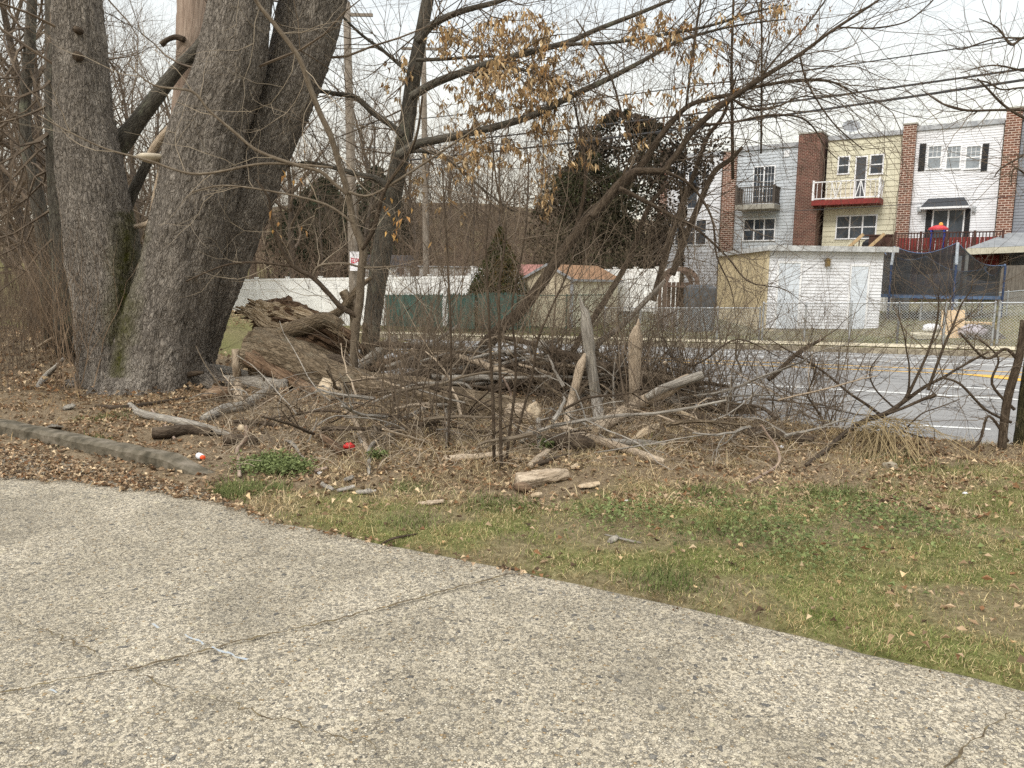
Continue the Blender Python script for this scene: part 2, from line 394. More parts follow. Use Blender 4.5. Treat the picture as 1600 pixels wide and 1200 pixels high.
for i in range(nx - 1):
    for k in range(25): a = i * 26 + k; F.append((a, a + 26, a + 27, a + 1))
    a = i * 26 + 25; b = nx * 26 + i; F.append((a, a + 26, b + 1, b))
d_ = npmesh('driveway', V, np.array(F), dm, smoothf=True); tag(d_, kind='structure')
# joints and cracks: packed dirt lying in them
crk = basic('joint_dirt', '3a3126', '5e523e', 30, 1.0, .01, 'World', c3='7a6f50')
def crack(name, pts, wd, jit=.012):
    P = []; pp = [Vector(flat0(*p) + (0,)) for p in pts]
    for i in range(len(pp) - 1):
        n = max(2, int((pp[i + 1] - pp[i]).length / .03))
        for j in range(n): P.append(pp[i].lerp(pp[i + 1], j / n))
    P.append(pp[-1]); V = []
    for i, p in enumerate(P):
        d = (P[min(i + 1, len(P) - 1)] - P[max(0, i - 1)]).normalized(); s_ = Vector((-d.y, d.x, 0))
        o = s_ * rnd.uniform(-jit, jit)
        ww = wd * (.35 + .9 * rnd.random()) * (1 if wd > .01 else (.3 + 1.2 * float(vn(np.array([i * .11]), np.array([3.0]), 4)[0])))
        V += [p + o - s_ * ww / 2 + Vector((0, 0, .013)), p + o + s_ * ww / 2 + Vector((0, 0, .013))]
    F = [(2 * i, 2 * i + 2, 2 * i + 3, 2 * i + 1) for i in range(len(P) - 1)]
    return np.array([tuple(v) for v in V]), np.array(F)
def join_np(parts):
    Vs, Fs, n = [], [], 0
    for v, f in parts: Vs.append(v); Fs.append(f + n); n += len(v)
    return np.concatenate(Vs), np.concatenate(Fs)
V, F = join_np([crack('j', [(822, 894), (700, 925), (540, 968), (380, 1005), (215, 1048), (90, 1068), (-60, 1100)], .015),
                crack('j', [(-40, 945), (60, 985), (200, 1046), (255, 1078), (330, 1095), (440, 1130), (560, 1160), (640, 1210)], .007, .02),
                crack('j', [(1640, 1078), (1560, 1130), (1500, 1180), (1470, 1220)], .0095)])
tag(npmesh('driveway_joint', V, F, crk), kind='structure')
# blue paint dashes sprayed on the driveway
bp = basic('blue_paint', '8698ac', 'b0ab9a', 60, .8)
V, F = join_np([crack('p', [(288, 997), (320, 1012)], .013, .006), crack('p', [(330, 1017), (385, 1037)], .014, .006), crack('p', [(238, 980), (250, 986)], .012, .006),
                crack('p', [(78, 1083), (90, 1088)], .012, .004)])
V[:, 2] += .004
tag(npmesh('paint_marks', V, F, bp), kind='structure')
# kerb beside the driveway
km = basic('old_concrete', '3c372b', '5d5648', 9, .95, .03, 'World', c3='7d7466')
kp = [(-260, 648), (-120, 664), (0, 682), (60, 695), (120, 709), (180, 722), (240, 735), (310, 750)]
mb = MB(); rows = []
kk = []
for i in range(len(kp) - 1):
    for j in range(6): u = j / 6; kk.append((kp[i][0] * (1 - u) + kp[i + 1][0] * u, kp[i][1] * (1 - u) + kp[i + 1][1] * u))
kk.append(kp[-1])
base = [Vector(flat0(*p) + (0,)) for p in kk]
for i, p in enumerate(base):
    d = (base[min(i + 1, len(base) - 1)] - base[max(0, i - 1)]).normalized(); s_ = Vector((-d.y, d.x, 0))
    hh = .13 * (1 if i < len(base) - 5 else (len(base) - 1 - i) / 5 * .8 + .2)
    j = lambda k: (rnd.random() - .5) * .012
    rows.append([p + Vector((0, 0, -.08)), p + Vector((0, 0, hh * .8 + j(0))) + s_ * .01, p + s_ * .04 + Vector((0, 0, hh + j(0))), p + s_ * .16 + Vector((0, 0, hh + j(0))), p + s_ * .19 + Vector((0, 0, -.08))])
for i in range(len(rows) - 1):
    for k in range(4): mb.quad(rows[i][k], rows[i + 1][k], rows[i + 1][k + 1], rows[i][k + 1])
mb.quad(rows[-1][0], rows[-1][1], rows[-1][3], rows[-1][4])
tag(mb.build('kerb', km, smoothf=False), kind='structure')

# road, far kerb, verge strip, pavement
am, nt, bs = newmat('asphalt'); wp = coord(nt, 'World')
n1 = noise(nt, wp, 180, 3); n2 = noise(nt, wp, .9, 5, .6); b3 = noise(nt, coord(nt, 'bk', (.15, 2.2, 1)), 1.2, 4)
c_ = mix(nt, .5, ramp(nt, n1, [(.3, '6c6b69'), (.5, '8b8a88'), (.7, 'a9a8a5')]), ramp(nt, n2, [(.35, '7b7a78'), (.65, '949391')]))
c_ = mix(nt, .5, c_, ramp(nt, b3, [(.35, '7a7978'), (.65, '9b9a97')]))
vc = N(nt, 'ShaderNodeTexVoronoi', feature='DISTANCE_TO_EDGE'); vc.inputs['Scale'].default_value = .45
ww_ = N(nt, 'ShaderNodeVectorMath', operation='MULTIPLY_ADD'); nn = N(nt, 'ShaderNodeTexNoise'); nn.inputs['Scale'].default_value = 1.5; nn.inputs['Detail'].default_value = 6
nt.links.new(wp, nn.inputs['Vector']); nt.links.new(nn.outputs['Color'], ww_.inputs[0]); ww_.inputs[1].default_value = (1.2,) * 3; nt.links.new(wp, ww_.inputs[2]); nt.links.new(ww_.outputs[0], vc.inputs['Vector'])
c_ = mix(nt, mth(nt, 'LESS_THAN', vc.outputs['Distance'], .008), c_, '4a4a4a')
nt.links.new(c_, bs.inputs['Base Color']); bs.inputs['Roughness'].default_value = .95; bs.inputs['Specular IOR Level'].default_value = .12; bump(nt, bs, n1, .004)
def strip(name, t0, t1, dz0, dz1, mat, q0=-24, q1=40, nq=40, side=False):
    mb = MB()
    for i in range(nq):
        a = q0 + (q1 - q0) * i / nq; b = q0 + (q1 - q0) * (i + 1) / nq
        za, zb = float(zroad(a)), float(zroad(b))
        c4 = [(a, t0, za + dz0), (b, t0, zb + dz0), (b, t1, zb + dz1), (a, t1, za + dz1)]
        mb.quad(*[QT(*p) for p in c4], bk=c4)
    return mb.build(name, mat)
tag(strip('road', T0, T1, 0, 0, am, -70, 40, 80), kind='structure')
kc = basic('kerb_concrete', '6b6355', '8e8573', 6, .9, .01, 'World', c3='a79d88')
mb = MB()
for i in range(110):
    a = -70 + i; za, zb = float(zroad(a)), float(zroad(a + 1)); A = lambda q, t, z: QT(q, t, z)
    mb.quad(A(a, 23.4, za - .02), A(a + .985, 23.4, zb - .02), A(a + .985, 23.43, zb + .14), A(a, 23.43, za + .14))
    mb.quad(A(a, 23.43, za + .14), A(a + .985, 23.43, zb + .14), A(a + .985, 23.6, zb + .145), A(a, 23.6, za + .145))
tag(mb.build('far_kerb', kc), kind='structure')
pc = basic('pavement_concrete', 'a79c84', 'c0b59b', 3, .9, .004, 'World', c3='cfc5ac')
mb = MB()
for i in range(72):
    a = -70 + i * 1.5; za, zb = float(zroad(a)), float(zroad(a + 1.5))
    mb.quad(QT(a, 24.0, za + .155), QT(a + 1.48, 24.0, zb + .155), QT(a + 1.48, 25.3, zb + .165), QT(a, 25.3, za + .165))
tag(mb.build('pavement', pc), kind='structure')
def roadpt(px, py):
    d = ray(px, py); k = 5.0
    for _ in range(40):
        p = CAM + d * k; k *= (CAM.z - float(zroad(p.dot(EQ)))) / (CAM.z - p.z)
    p = CAM + d * k; return p.dot(EQ), p.dot(EN)
wm = basic('white_paint', 'c9c9c4', 'e2e2de', 30, .7, 0, 'World'); ym = basic('yellow_paint', 'c79a3a', 'dcae4c', 30, .7, 0, 'World')
def line(mb, q0, q1, t, wd, dt=0):
    n = max(1, int(abs(q1 - q0) / 2))
    for i in range(n):
        a = q0 + (q1 - q0) * i / n; b = q0 + (q1 - q0) * (i + 1) / n; ta = t + dt * i / n; tb = t + dt * (i + 1) / n
        mb.quad(QT(a, ta - wd / 2, float(zroad(a)) + .004), QT(b, tb - wd / 2, float(zroad(b)) + .004), QT(b, tb + wd / 2, float(zroad(b)) + .004), QT(a, ta + wd / 2, float(zroad(a)) + .004))
mb = MB()
for py, wd in ((560.5, .13), (567.5, .13), (617.5, .13)): line(mb, -70, 40, roadpt(1467, py)[1], wd)
q_a, t_a = roadpt(1457, 603); line(mb, q_a, 40, t_a, .12)
for (a, b), (c, d) in (((1437, 665), (1548, 671)), ((1432, 695), (1527, 701)), ((1093, 641), (1157, 646))):
    q0, t0 = roadpt(a, b); q1, t1 = roadpt(c, d); line(mb, q0, q1, t0, .12, t1 - t0)
w_o = mb.build('road_markings', wm); tag(w_o, kind='structure')
mb = MB()
for py in (577, 583): line(mb, -70, 40, roadpt(1467, py)[1], .12)
q0, t0 = roadpt(1495, 584.5); q1, t1 = roadpt(1600, 592)
mb.quad(QT(q0, t0, float(zroad(q0)) + .008), QT(q1, t0 - .95, float(zroad(q1)) + .008), QT(40, t0 - 1.0, float(zroad(40)) + .008), QT(40, t0, float(zroad(40)) + .008))
tag(mb.build('yellow_road_markings', ym), kind='structure')

# ================================================================ ROW HOUSES
TH = 47.8
def FPT(px, py, t=TH): return onT(px, py, t)
brick, nt, bs = newmat('brick')
bv = coord(nt, 'bk'); bt = N(nt, 'ShaderNodeTexBrick'); nt.links.new(bv, bt.inputs['Vector'])
bt.inputs['Color1'].default_value = lin('70453a'); bt.inputs['Color2'].default_value = lin('53352c'); bt.inputs['Mortar'].default_value = lin('a08a7c')
bt.inputs['Scale'].default_value = 1.0; bt.inputs['Brick Width'].default_value = .22; bt.inputs['Row Height'].default_value = .085; bt.inputs['Mortar Size'].default_value = .012; bt.inputs['Bias'].default_value = -.2
c_ = mix(nt, .5, bt.outputs['Color'], ramp(nt, noise(nt, bv, 1.5, 5), [(.3, '6a6058'), (.7, 'fff4ea')]), 'MULTIPLY')
nt.links.new(c_, bs.inputs['Base Color']); bs.inputs['Roughness'].default_value = .9; bump(nt, bs, bt.outputs['Fac'], -.01)
brick2 = basic('brown_brick', '6b4a3a', '8d6a54', 3)
b2, nt, bs = newmat('brown_brick')
bv = coord(nt, 'bk'); bt = N(nt, 'ShaderNodeTexBrick'); nt.links.new(bv, bt.inputs['Vector'])
bt.inputs['Color1'].default_value = lin('7d513e'); bt.inputs['Color2'].default_value = lin('5a3a2e'); bt.inputs['Mortar'].default_value = lin('c0aea0')
bt.inputs['Scale'].default_value = 1.0; bt.inputs['Brick Width'].default_value = .3; bt.inputs['Row Height'].default_value = .12; bt.inputs['Mortar Size'].default_value = .016
nt.links.new(bt.outputs['Color'], bs.inputs['Base Color']); bs.inputs['Roughness'].default_value = .9; brick2 = b2
def sidingmat(n, c):
    a = lin(c); d = tuple(x * .86 for x in a[:3]) + (1,)
    return basic(n, d, a, 1.6, .55, 0, 'World', (1, 1, .4))
S_white = sidingmat('white_siding', 'e4e5e8'); S_yel = sidingmat('yellow_siding', 'd8d3ba'); S_gb = sidingmat('pale_grey_siding', 'c3c9ce'); S_gray = sidingmat('slate_siding', '868a92'); S_tan = sidingmat('tan_siding', 'c8b998')
trim = basic('white_trim', 'dfe0e2', 'eeeeee', 5, .5); glassm = basic('window_glass', '2b3036', '4c545c', 2.2, .15, 0, 'World', spec=.25)
curt = basic('curtain', '7f868c', '9da3a6', 6, .8, 0, 'World'); black = basic('black_paint', '1c1d20', '2a2b2e', 10, .6)
roofm = basic('roof_membrane', '8d9094', 'b9bbbd', 4, .8); dark = basic('dark_shingle', '34363a', '4a4c50', 25, .9, .01)
cement = basic('cement', '8d897f', 'a8a499', 6, .9, .01); redp = basic('red_paint', '6d2724', '8a3833', 12, .7); greyw = basic('grey_weathered_wood', '5d5750', '7b746b', 14, .85, .01, 'Object', (1, 1, .2))
darkw = basic('dark_stained_wood', '3a2823', '523830', 14, .8, .01, 'Object', (1, 1, .2)); metalg = basic('galvanised_metal', '8f9396', 'b2b5b7', 20, .45, 0, metal=.5)
tanw = basic('tan_wood', 'a98f6c', 'c2a883', 12, .8, 0)
def siding(mb, q0, q1, z0, z1, t, pitch, lap=.02):
    z = z0
    mb.quad(QT(q0, t + .01, z0), QT(q1, t + .01, z0), QT(q1, t + .01, z1), QT(q0, t + .01, z1))
    while z < z1 - .03:
        zb = min(z + pitch, z1); za = z + .12 * pitch
        mb.quad(QT(q0, t - lap, za), QT(q1, t - lap, za), QT(q1, t, zb), QT(q0, t, zb))
        mb.quad(QT(q0, t + .009, za), QT(q1, t + .009, za), QT(q1, t - lap, za), QT(q0, t - lap, za)); z = zb
def window(parent, q0, q1, z0, z1, t, cols=1, sash=True, glass=None, fw=.07, name='window', grid=False):
    f = MB()
    f.box(q0 - fw, q1 + fw, t - .06, t + .02, z1, z1 + fw); f.box(q0 - fw - .02, q1 + fw + .02, t - .09, t + .02, z0 - fw, z0)
    f.box(q0 - fw, q0, t - .06, t + .02, z0, z1); f.box(q1, q1 + fw, t - .06, t + .02, z0, z1)
    for i in range(1, cols):
        a = q0 + (q1 - q0) * i / cols; f.box(a - .04, a + .04, t - .055, t, z0, z1)
    zm = (z0 + z1) / 2
    for i in range(cols):
        a0 = q0 + (q1 - q0) * i / cols + (.04 if i else 0); a1 = q0 + (q1 - q0) * (i + 1) / cols - (.04 if i < cols - 1 else 0)
        if sash: f.box(a0, a1, t - .045, t, zm - .03, zm + .03)
        if grid:
            for k in (1, 2): a = a0 + (a1 - a0) * k / 3; f.box(a - .01, a + .01, t - .035, t, zm if grid == 'top' else z0, z1)
            zz = np.linspace(zm if grid == 'top' else z0, z1, 3 if grid == 'top' else 6)[1:-1]
            for z_ in zz: f.box(a0, a1, t - .034, t, z_ - .01, z_ + .01)
    fo = f.build(name, trim, parent)
    p = MB(); p.box(q0, q1, t - .025, t - .005, z0, z1); p.build('pane', glass or glassm, fo)
    return fo
def pxrect(x0, y0, x1, y1, t=TH):
    xm, ym = (x0 + x1) / 2, (y0 + y1) / 2
    return FPT(x0, ym, t)[0], FPT(x1, ym, t)[0], FPT(xm, y1, t)[1], FPT(xm, y0, t)[1]
def house(label, px0, px1, top_at, mat, pitch, base=.2, group='attached row houses across the road'):
    q0 = FPT(px0, 300)[0]; q1 = FPT(px1, 300)[0]; zt = FPT(*top_at)[1]
    o = empty('row_house', QT((q0 + q1) / 2, TH + 4, base), label, 'house', group)
    mb = MB(); mb.box(q0, q1, TH + .03, TH + 10, base - .5, zt - .02); mb.build('wall', S_gray if mat is S_gray else cement, o)
    mb = MB(); siding(mb, q0 + .02, q1 - .02, base, zt - .25, TH, pitch); mb.build('siding', mat, o)
    mb = MB(); mb.box(q0, q1, TH - .12, TH + 10.05, zt - .25, zt); mb.box(q0 + .1, q1 - .1, TH + .2, TH + 9.8, zt, zt + .06); mb.build('roof', roofm, o)
    return o, q0, q1, zt
def pier(o, px0, px1, py_top, t0, mat=None, base=.2):
    q0 = FPT(px0, 300, t0)[0]; q1 = FPT(px1, 300, t0)[0]; zt = FPT((px0 + px1) / 2, py_top, t0)[1]
    mb = MB(); mb.box(q0, q1, t0, TH + 9.9, base - .5, zt - .08); p = mb.build('brick_pier', mat or brick2, o)
    mb = MB(); mb.box(q0 - .04, q1 + .04, t0 - .04, TH + 9.92, zt - .08, zt); mb.build('coping', cement, p); return p
# far left white house, mostly behind branches
o, q0, q1, zt = house('white row house at the left end of the row, half hidden behind leaning branches', 1040, 1127, (1085, 240), S_white, .2)
window(o, *pxrect(1056, 345, 1103, 382), TH, 3)
window(o, *pxrect(1058, 268, 1070, 292), TH, 1); window(o, *pxrect(1097, 268, 1108, 292), TH, 1)
window(o, *pxrect(1076, 268, 1090, 325), TH, 1, False, name='door')
pier(o, 1029, 1040, 232, TH - .3, brick2)
def balcony(o, q0, q1, z, dep, fm, rm, style, hgt=1.0):
    b = MB(); b.box(q0, q1, TH - dep, TH - .02, z - .28, z); bo = b.build('balcony', fm, o)
    r = MB(); t0 = TH - dep + .05
    for q in (q0 + .05, q1 - .05): r.box(q - .05, q + .05, t0 - .05, t0 + .05, z, z + hgt + .1)
    for zz in (z + .08, z + hgt):
        r.box(q0, q1, t0 - .03, t0 + .03, zz - .03, zz + .03)
        for q in (q0 + .05, q1 - .05): r.box(q - .03, q + .03, t0, TH - .02, zz - .03, zz + .03)
    if style == 'bars':
        n = int((q1 - q0) / .13)
        for i in range(1, n): a = q0 + (q1 - q0) * i / n; r.box(a - .02, a + .02, t0 - .02, t0 + .02, z + .08, z + hgt)
        for q in (q0 + .05, q1 - .05):
            for k in range(1, 9): tt = t0 + (dep - .1) * k / 9; r.box(q - .02, q + .02, tt - .02, tt + .02, z + .08, z + hgt)
    else:
        n = int((q1 - q0) / .24)
        for i in range(n):
            a = q0 + (q1 - q0) * i / n; b_ = q0 + (q1 - q0) * (i + 1) / n; zz = (z + .08, z + hgt) if i % 2 else (z + hgt, z + .08)
            if 3 < i < 6 or (8 < i < 11): r.bar(QT(a, t0, zz[0]), QT(b_, t0, zz[1]), .045); r.bar(QT(a, t0, z + .08), QT(a, t0, z + hgt), .03)
            else: r.bar(QT(a, t0, z + .08), QT(a, t0, z + hgt), .025)
        for q in (q0 + .05, q1 - .05):
            for k in range(4):
                zz = (z + .08, z + hgt) if k % 2 else (z + hgt, z + .08)
                r.bar(QT(q, t0 + (dep - .1) * k / 4, zz[0]), QT(q, t0 + (dep - .1) * (k + 1) / 4, zz[1]), .045)
    r.build('railing', rm, bo); return bo
# grey-blue house
o, q0, q1, zt = house('pale grey sided row house with french doors behind a dark railed balcony', 1148, 1246, (1195, 227), S_gb, .19)
pier(o, 1128, 1148, 235, TH - .25)
window(o, *pxrect(1163, 343, 1210, 375), TH, 3, glass=glassm)
r_ = pxrect(1178, 261, 1209, 318); window(o, *r_, TH, 2, False, name='french_door', grid=True)
a = pxrect(1160, 298, 1220, 322); balcony(o, a[0], a[1], FPT(1190, 322)[1], 1.3, cement, basic('dark_weathered_wood', '453f3a', '5e564f', 14, .85), 'bars')
mb = MB(); r_ = pxrect(1226, 235, 1234, 245); mb.box(r_[0], r_[1], TH - .08, TH + .02, r_[2], r_[3]); mb.build('vent', trim, o)
# yellow house
o, q0, q1, zt = house('pale yellow sided row house with red based balcony and white railing', 1289, 1404, (1345, 209), S_yel, .3)
pier(o, 1243, 1278, 207, TH - .9, brick)
window(o, *pxrect(1311, 246, 1326, 271), TH); window(o, *pxrect(1361, 243, 1379, 271), TH)
window(o, *pxrect(1337, 246, 1352, 314), TH, 1, False, name='door', glass=basic('dark_door', '3f4144', '55585c', 5, .5))
window(o, *pxrect(1308, 338, 1368, 372), TH, 3)
a = (FPT(1269, 300, TH - 1.3)[0], FPT(1375, 300, TH - 1.3)[0]); balcony(o, a[0], a[1], FPT(1340, 314)[1], 1.3, redp, trim, 'zig')
dish = empty('satellite_dish', QT(FPT(1318, 205)[0], TH + 1.5, zt + .05), 'grey satellite dish tilted on the roof edge of the yellow house', 'satellite dish')
mb = MB(); c0 = QT(FPT(1323, 198)[0], TH + 1.2, zt + .62); nrm = Vector((-.2, -.8, .45)).normalized(); ax = nrm.cross(Vector((0, 0, 1))).normalized(); ay = ax.cross(nrm)
for i in range(20):
    a0, a1 = 2 * math.pi * i / 20, 2 * math.pi * (i + 1) / 20
    P = lambda a, r: c0 + ax * math.cos(a) * r + ay * math.sin(a) * r * .85 + nrm * (r * r * .5)
    mb.quad(P(a0, .02), P(a1, .02), P(a1, .26), P(a0, .26)); mb.quad(P(a0, .26), P(a1, .26), P(a1, .5), P(a0, .5))
mb.build('reflector', basic('dish_grey', '83868a', '9a9da0', 4, .5), dish, True)
mb = MB(); mb.tube([QT(FPT(1318, 205)[0], TH + 1.5, zt), c0 - nrm * .02], [.03, .03]); mb.tube([c0 - ay * .4, c0 + nrm * .5], [.015, .015]); mb.tube([c0 + nrm * .45, c0 + nrm * .58], [.05, .05]); mb.build('mast', metalg, dish)
# white house
o, q0, q1, zt = house('white sided row house with black shutters and a black door awning', 1425, 1560, (1495, 192), S_white, .13)
pier(o, 1404, 1424, 193, TH - .35)
pier(o, 1561, 1586, 168, TH - .35)
for a, b in ((1451, 1470), (1480, 1500), (1510, 1531)): window(o, *pxrect(a, 229, b, 263), TH, 1, grid='top', glass=curt)
for a, b in ((1436, 1446), (1534, 1544)):
    mb = MB(); r_ = pxrect(a, 225, b, 267); mb.box(r_[0], r_[1], TH - .07, TH, r_[2], r_[3])
    for k in range(14): z_ = r_[2] + (r_[3] - r_[2]) * (k + .5) / 14; mb.box(r_[0] + .05, r_[1] - .05, TH - .09, TH - .07, z_ - .03, z_ + .03)
    mb.build('shutter', black, o)
window(o, *pxrect(1458, 329, 1504, 376), TH, 2, False, name='sliding_door')
for a, b in ((1446, 1455), (1507, 1515)):
    mb = MB(); r_ = pxrect(a, 326, b, 376); mb.box(r_[0], r_[1], TH - .07, TH, r_[2], r_[3])
    for k in range(14): z_ = r_[2] + (r_[3] - r_[2]) * (k + .5) / 14; mb.box(r_[0] + .04, r_[1] - .04, TH - .09, TH - .07, z_ - .03, z_ + .03)
    mb.build('shutter', black, o)
r_ = pxrect(1441, 314, 1516, 326); mb = MB(); zb, zt_ = r_[2] + .05, r_[3] + .15
A = [QT(r_[0], TH - .75, zb), QT(r_[1], TH - .75, zb), QT(r_[1], TH, zb), QT(r_[0], TH, zb), QT(r_[0] + .3, TH - .12, zt_), QT(r_[1] - .3, TH - .12, zt_), QT(r_[1] - .3, TH, zt_), QT(r_[0] + .3, TH, zt_)]
mb.hexa(A); ao = mb.build('awning', dark, o); mb = MB(); mb.box(r_[0] - .02, r_[1] + .02, TH - .78, TH - .0, zb - .1, zb - .003); mb.build('fascia', trim, ao)
for px in (1437, 1522):
    mb = MB(); r_ = pxrect(px - 3, 323, px + 3, 331); mb.box(r_[0], r_[1], TH - .22, TH - .06, r_[2], r_[3]); mb.box(r_[0] + .06, r_[1] - .06, TH - .06, TH, r_[2] + .1, r_[3]); mb.build('wall_lamp', metalg, o)
q_a = FPT(1407, 190)[0]; ant = MB(); pz = FPT(1407, 193)[1]
ant.tube([QT(q_a, TH + 1, pz - .4), QT(q_a, TH + 1, pz + 1.05)], [.02, .02]); ant.tube([QT(q_a - .6, TH + .7, pz + 1.0), QT(q_a + 1.2, TH + 1.6, pz + .85)], [.015, .015])
for k in range(6): c0 = QT(q_a - .5 + .3 * k, TH + .75 + .15 * k, pz + .99 - .025 * k); ant.tube([c0 - Vector((-.15, .25, 0)) , c0 + Vector((-.15, .25, 0))], [.01, .01])
tag(ant.build('television_antenna', metalg), 'thin bare television antenna on the brick pier between yellow and white houses', 'antenna')
# slate house at the right edge
o, q0, q1, zt = house('slate grey sided row house beyond the tallest brick pier, cut off by the picture edge', 1587, 1735, (1640, 176), S_gray, .16)
window(o, *pxrect(1625, 215, 1650, 255), TH); window(o, *pxrect(1660, 215, 1685, 255), TH)
# downpipe of the white house
# ================================================================ YARDS
def PW(px, py, Y): return W(px, py, Y)
# deck behind the white and yellow houses
dk = empty('deck', QT(FPT(1480, 380, 44)[0], 45, 3.9), 'raised dark red wooden deck with slatted railing behind the white house', 'deck')
TD = 44.0
qa, zr_ = FPT(1398, 379, TD); qb = FPT(1566, 379, TD)[0]; zd = FPT(1480, 396, TD)[1] + .05
mb = MB(); mb.box(qa, qb, TD, TH - .1, zd - .12, zd)
mb.build('platform', darkw, dk)
mb = MB(); ztop = zd + 1.0
mb.box(qa, qb, TD - .03, TD + .05, ztop - .05, ztop); mb.box(qa, qb, TD, TD + .04, zd + .08, zd + .14)
n = int((qb - qa) / .14)
for i in range(n): a = qa + (qb - qa) * i / n; mb.box(a, a + .045, TD, TD + .03, zd, ztop - .05)
for i in range(5): a = qa + (qb - qa) * i / 4.0; mb.box(a - .05, a + .05, TD - .05, TD + .06, zd - .3, ztop + .04)
mb.build('railing', darkw, dk)
for i in range(5): mb = MB(); a = qa + (qb - qa) * i / 4.0; mb.box(a - .07, a + .07, TD + .1, TD + .24, .5, zd - .12); mb.build('post', darkw, dk)
mb = MB()
for i in range(24): a = qa + (qb - qa) * i / 24; mb.box(a, a + (qb - qa) / 24 - .02, TD + .9, TD + .93, zd - 1.7, zd + .78)
mb.build('skirt', redp, dk)
# yellow house porch stairs rail + grill
st = empty('deck_stairs', QT(FPT(1330, 380, 44)[0], 45, 3.5), 'dark wooden deck section with tan sloping handrails behind the yellow house', 'deck')
qc = FPT(1312, 380, TD)[0]
mb = MB(); mb.box(qc, qa - .08, TD + .6, TH - .1, zd - .6, zd - .45); mb.build('platform', darkw, st)
mb = MB()
for i in range(20): a = qc + 1.4 + (qa - .1 - qc - 1.4) * i / 20; mb.box(a, a + .06, TD + .1, TD + .14, zd - .5, ztop - .12)
mb.box(qc + 1.2, qa - .1, TD + .05, TD + .18, ztop - .12, ztop - .05); mb.build('railing', darkw, st)
for dx in (0, 1.0):
    mb = MB(); mb.bar(QT(qc - .3 + dx, TD + .02 - .4, zd - .55), QT(qc + 1.2 + dx, TD + .02 - .4, ztop - .05), .08, .16); mb.build('handrail', tanw, st)
    mb = MB()
    for k in range(6): f = k / 6; mb.box(qc - .25 + dx + 1.5 * f, qc - .2 + dx + 1.5 * f, TD - .38, TD - .34, zd - 1.1 + f * .3, zd - .5 + f * 1.35)
    mb.build('baluster', darkw, st)
gl = MB(); c0 = FPT(1373, 372, TD + .9); 
g0 = QT(c0[0], TD + .9, zd - .45)
prof = [(0.0, .75, .3), (.3, .8, .38), (.6, .82, .4), (.85, .78, .38), (1.02, .6, .28), (1.12, .3, .12)]
rows = []
for z_, a, b in prof: rows.append([g0 + EQ * (a * math.cos(k * math.pi / 8)) + EN * (b * math.sin(k * math.pi / 8)) + Vector((0, 0, z_ + .18)) for k in range(16)])
for i in range(len(rows) - 1):
    for k in range(16): gl.quad(rows[i][k], rows[i][(k + 1) % 16], rows[i + 1][(k + 1) % 16], rows[i + 1][k])
gl.f.append(tuple(range(len(gl.v), len(gl.v) + 16))); gl.mi.append(0); gl.v += [tuple(p) for p in rows[-1]]; gl.bk += [tuple(p) for p in rows[-1]]
tag(gl.build('covered_grill', black), 'barbecue under a black cover on the deck beside the yellow house', 'barbecue')
# red toy table
ty = empty('play_table', QT(FPT(1466, 365, TD + .8)[0], TD + .8, zd), 'red topped plastic play table with blue legs on the deck', 'toy table')
q_, z_ = FPT(1466, 360, TD + .8); zz0 = zd + 1.15
mb = MB(); mb.tube([QT(q_, TD + .8, zz0), QT(q_, TD + .8, zz0 + .09), QT(q_, TD + .8, zz0 + .2), QT(q_, TD + .8, zz0 + .24)], [.46, .45, .27, .12], 16); mb.build('canopy_top', basic('red_plastic', 'b8323a', 'c8444a', 5, .4), ty)
for k in range(4): mb = MB(); c = QT(q_ + (-.5 + (k % 2)) * .56, TD + .8 + (-.3 + .6 * (k // 2)), 0); mb.tube([c + Vector((0, 0, zd)), c + Vector((0, 0, zz0))], [.05, .05]); mb.build('leg', basic('blue_plastic', '2a3a8c', '33459a', 5, .4), ty)
mb = MB(); mb.tube([QT(q_ + .1, TD + .8, zz0 + .2), QT(q_ + .1, TD + .8, zz0 + .24), QT(q_ + .1, TD + .8, zz0 + .34), QT(q_ + .1, TD + .8, zz0 + .38)], [.05, .1, .09, .03], 10); mb.build('knob', basic('yellow_plastic', 'e8a04a', 'f0b45a', 5, .4), ty)
# trampoline
tp = empty('trampoline', QT(FPT(1480, 440, 34)[0], 34, .8), 'large trampoline with blue poles and sagging black safety net behind the wire fence', 'trampoline')
netm, nt, bs = newmat('black_net'); bs.inputs['Base Color'].default_value = (.02, .022, .026, 1); tr = N(nt, 'ShaderNodeBsdfTransparent'); mx = N(nt, 'ShaderNodeMixShader'); mx.inputs[0].default_value = .8
nt.links.new(tr.outputs[0], mx.inputs[1]); nt.links.new(bs.outputs[0], mx.inputs[2]); nt.links.new(mx.outputs[0], nt.nodes['Material Output'].inputs[0])
bluep = basic('blue_painted_steel', '2b3a55', '38486a', 10, .5); foam = basic('pale_foam', '9aa3ad', 'b9c0c8', 10, .8); bluepad = basic('blue_pad', '425674', '5a6f8c', 8, .6)
YT = 31.0; pl = W(1386, 470, YT); pr = W(1562, 470, YT); cx = (pl.x + pr.x) / 2; rad = (pr.x - pl.x) / 2; zt0 = W(1480, 462, YT - rad * .7).z
ctr = Vector((cx, YT + .5, 0)); 
angs = [2 * math.pi * (k + .25) / 6 for k in range(6)]
tops = [-.85, -.3, .0, -.05, .05, -.75]
ring = lambda z, r, n=36: [ctr + Vector((r * math.cos(2 * math.pi * k / n), r * math.sin(2 * math.pi * k / n), z)) for k in range(n)]
mb = MB(); A = ring(zt0, rad); B = ring(zt0 - .02, rad * .84)
for k in range(36): mb.quad(A[k], A[(k + 1) % 36], B[(k + 1) % 36], B[k])
A2 = ring(zt0 - .12, rad + .01)
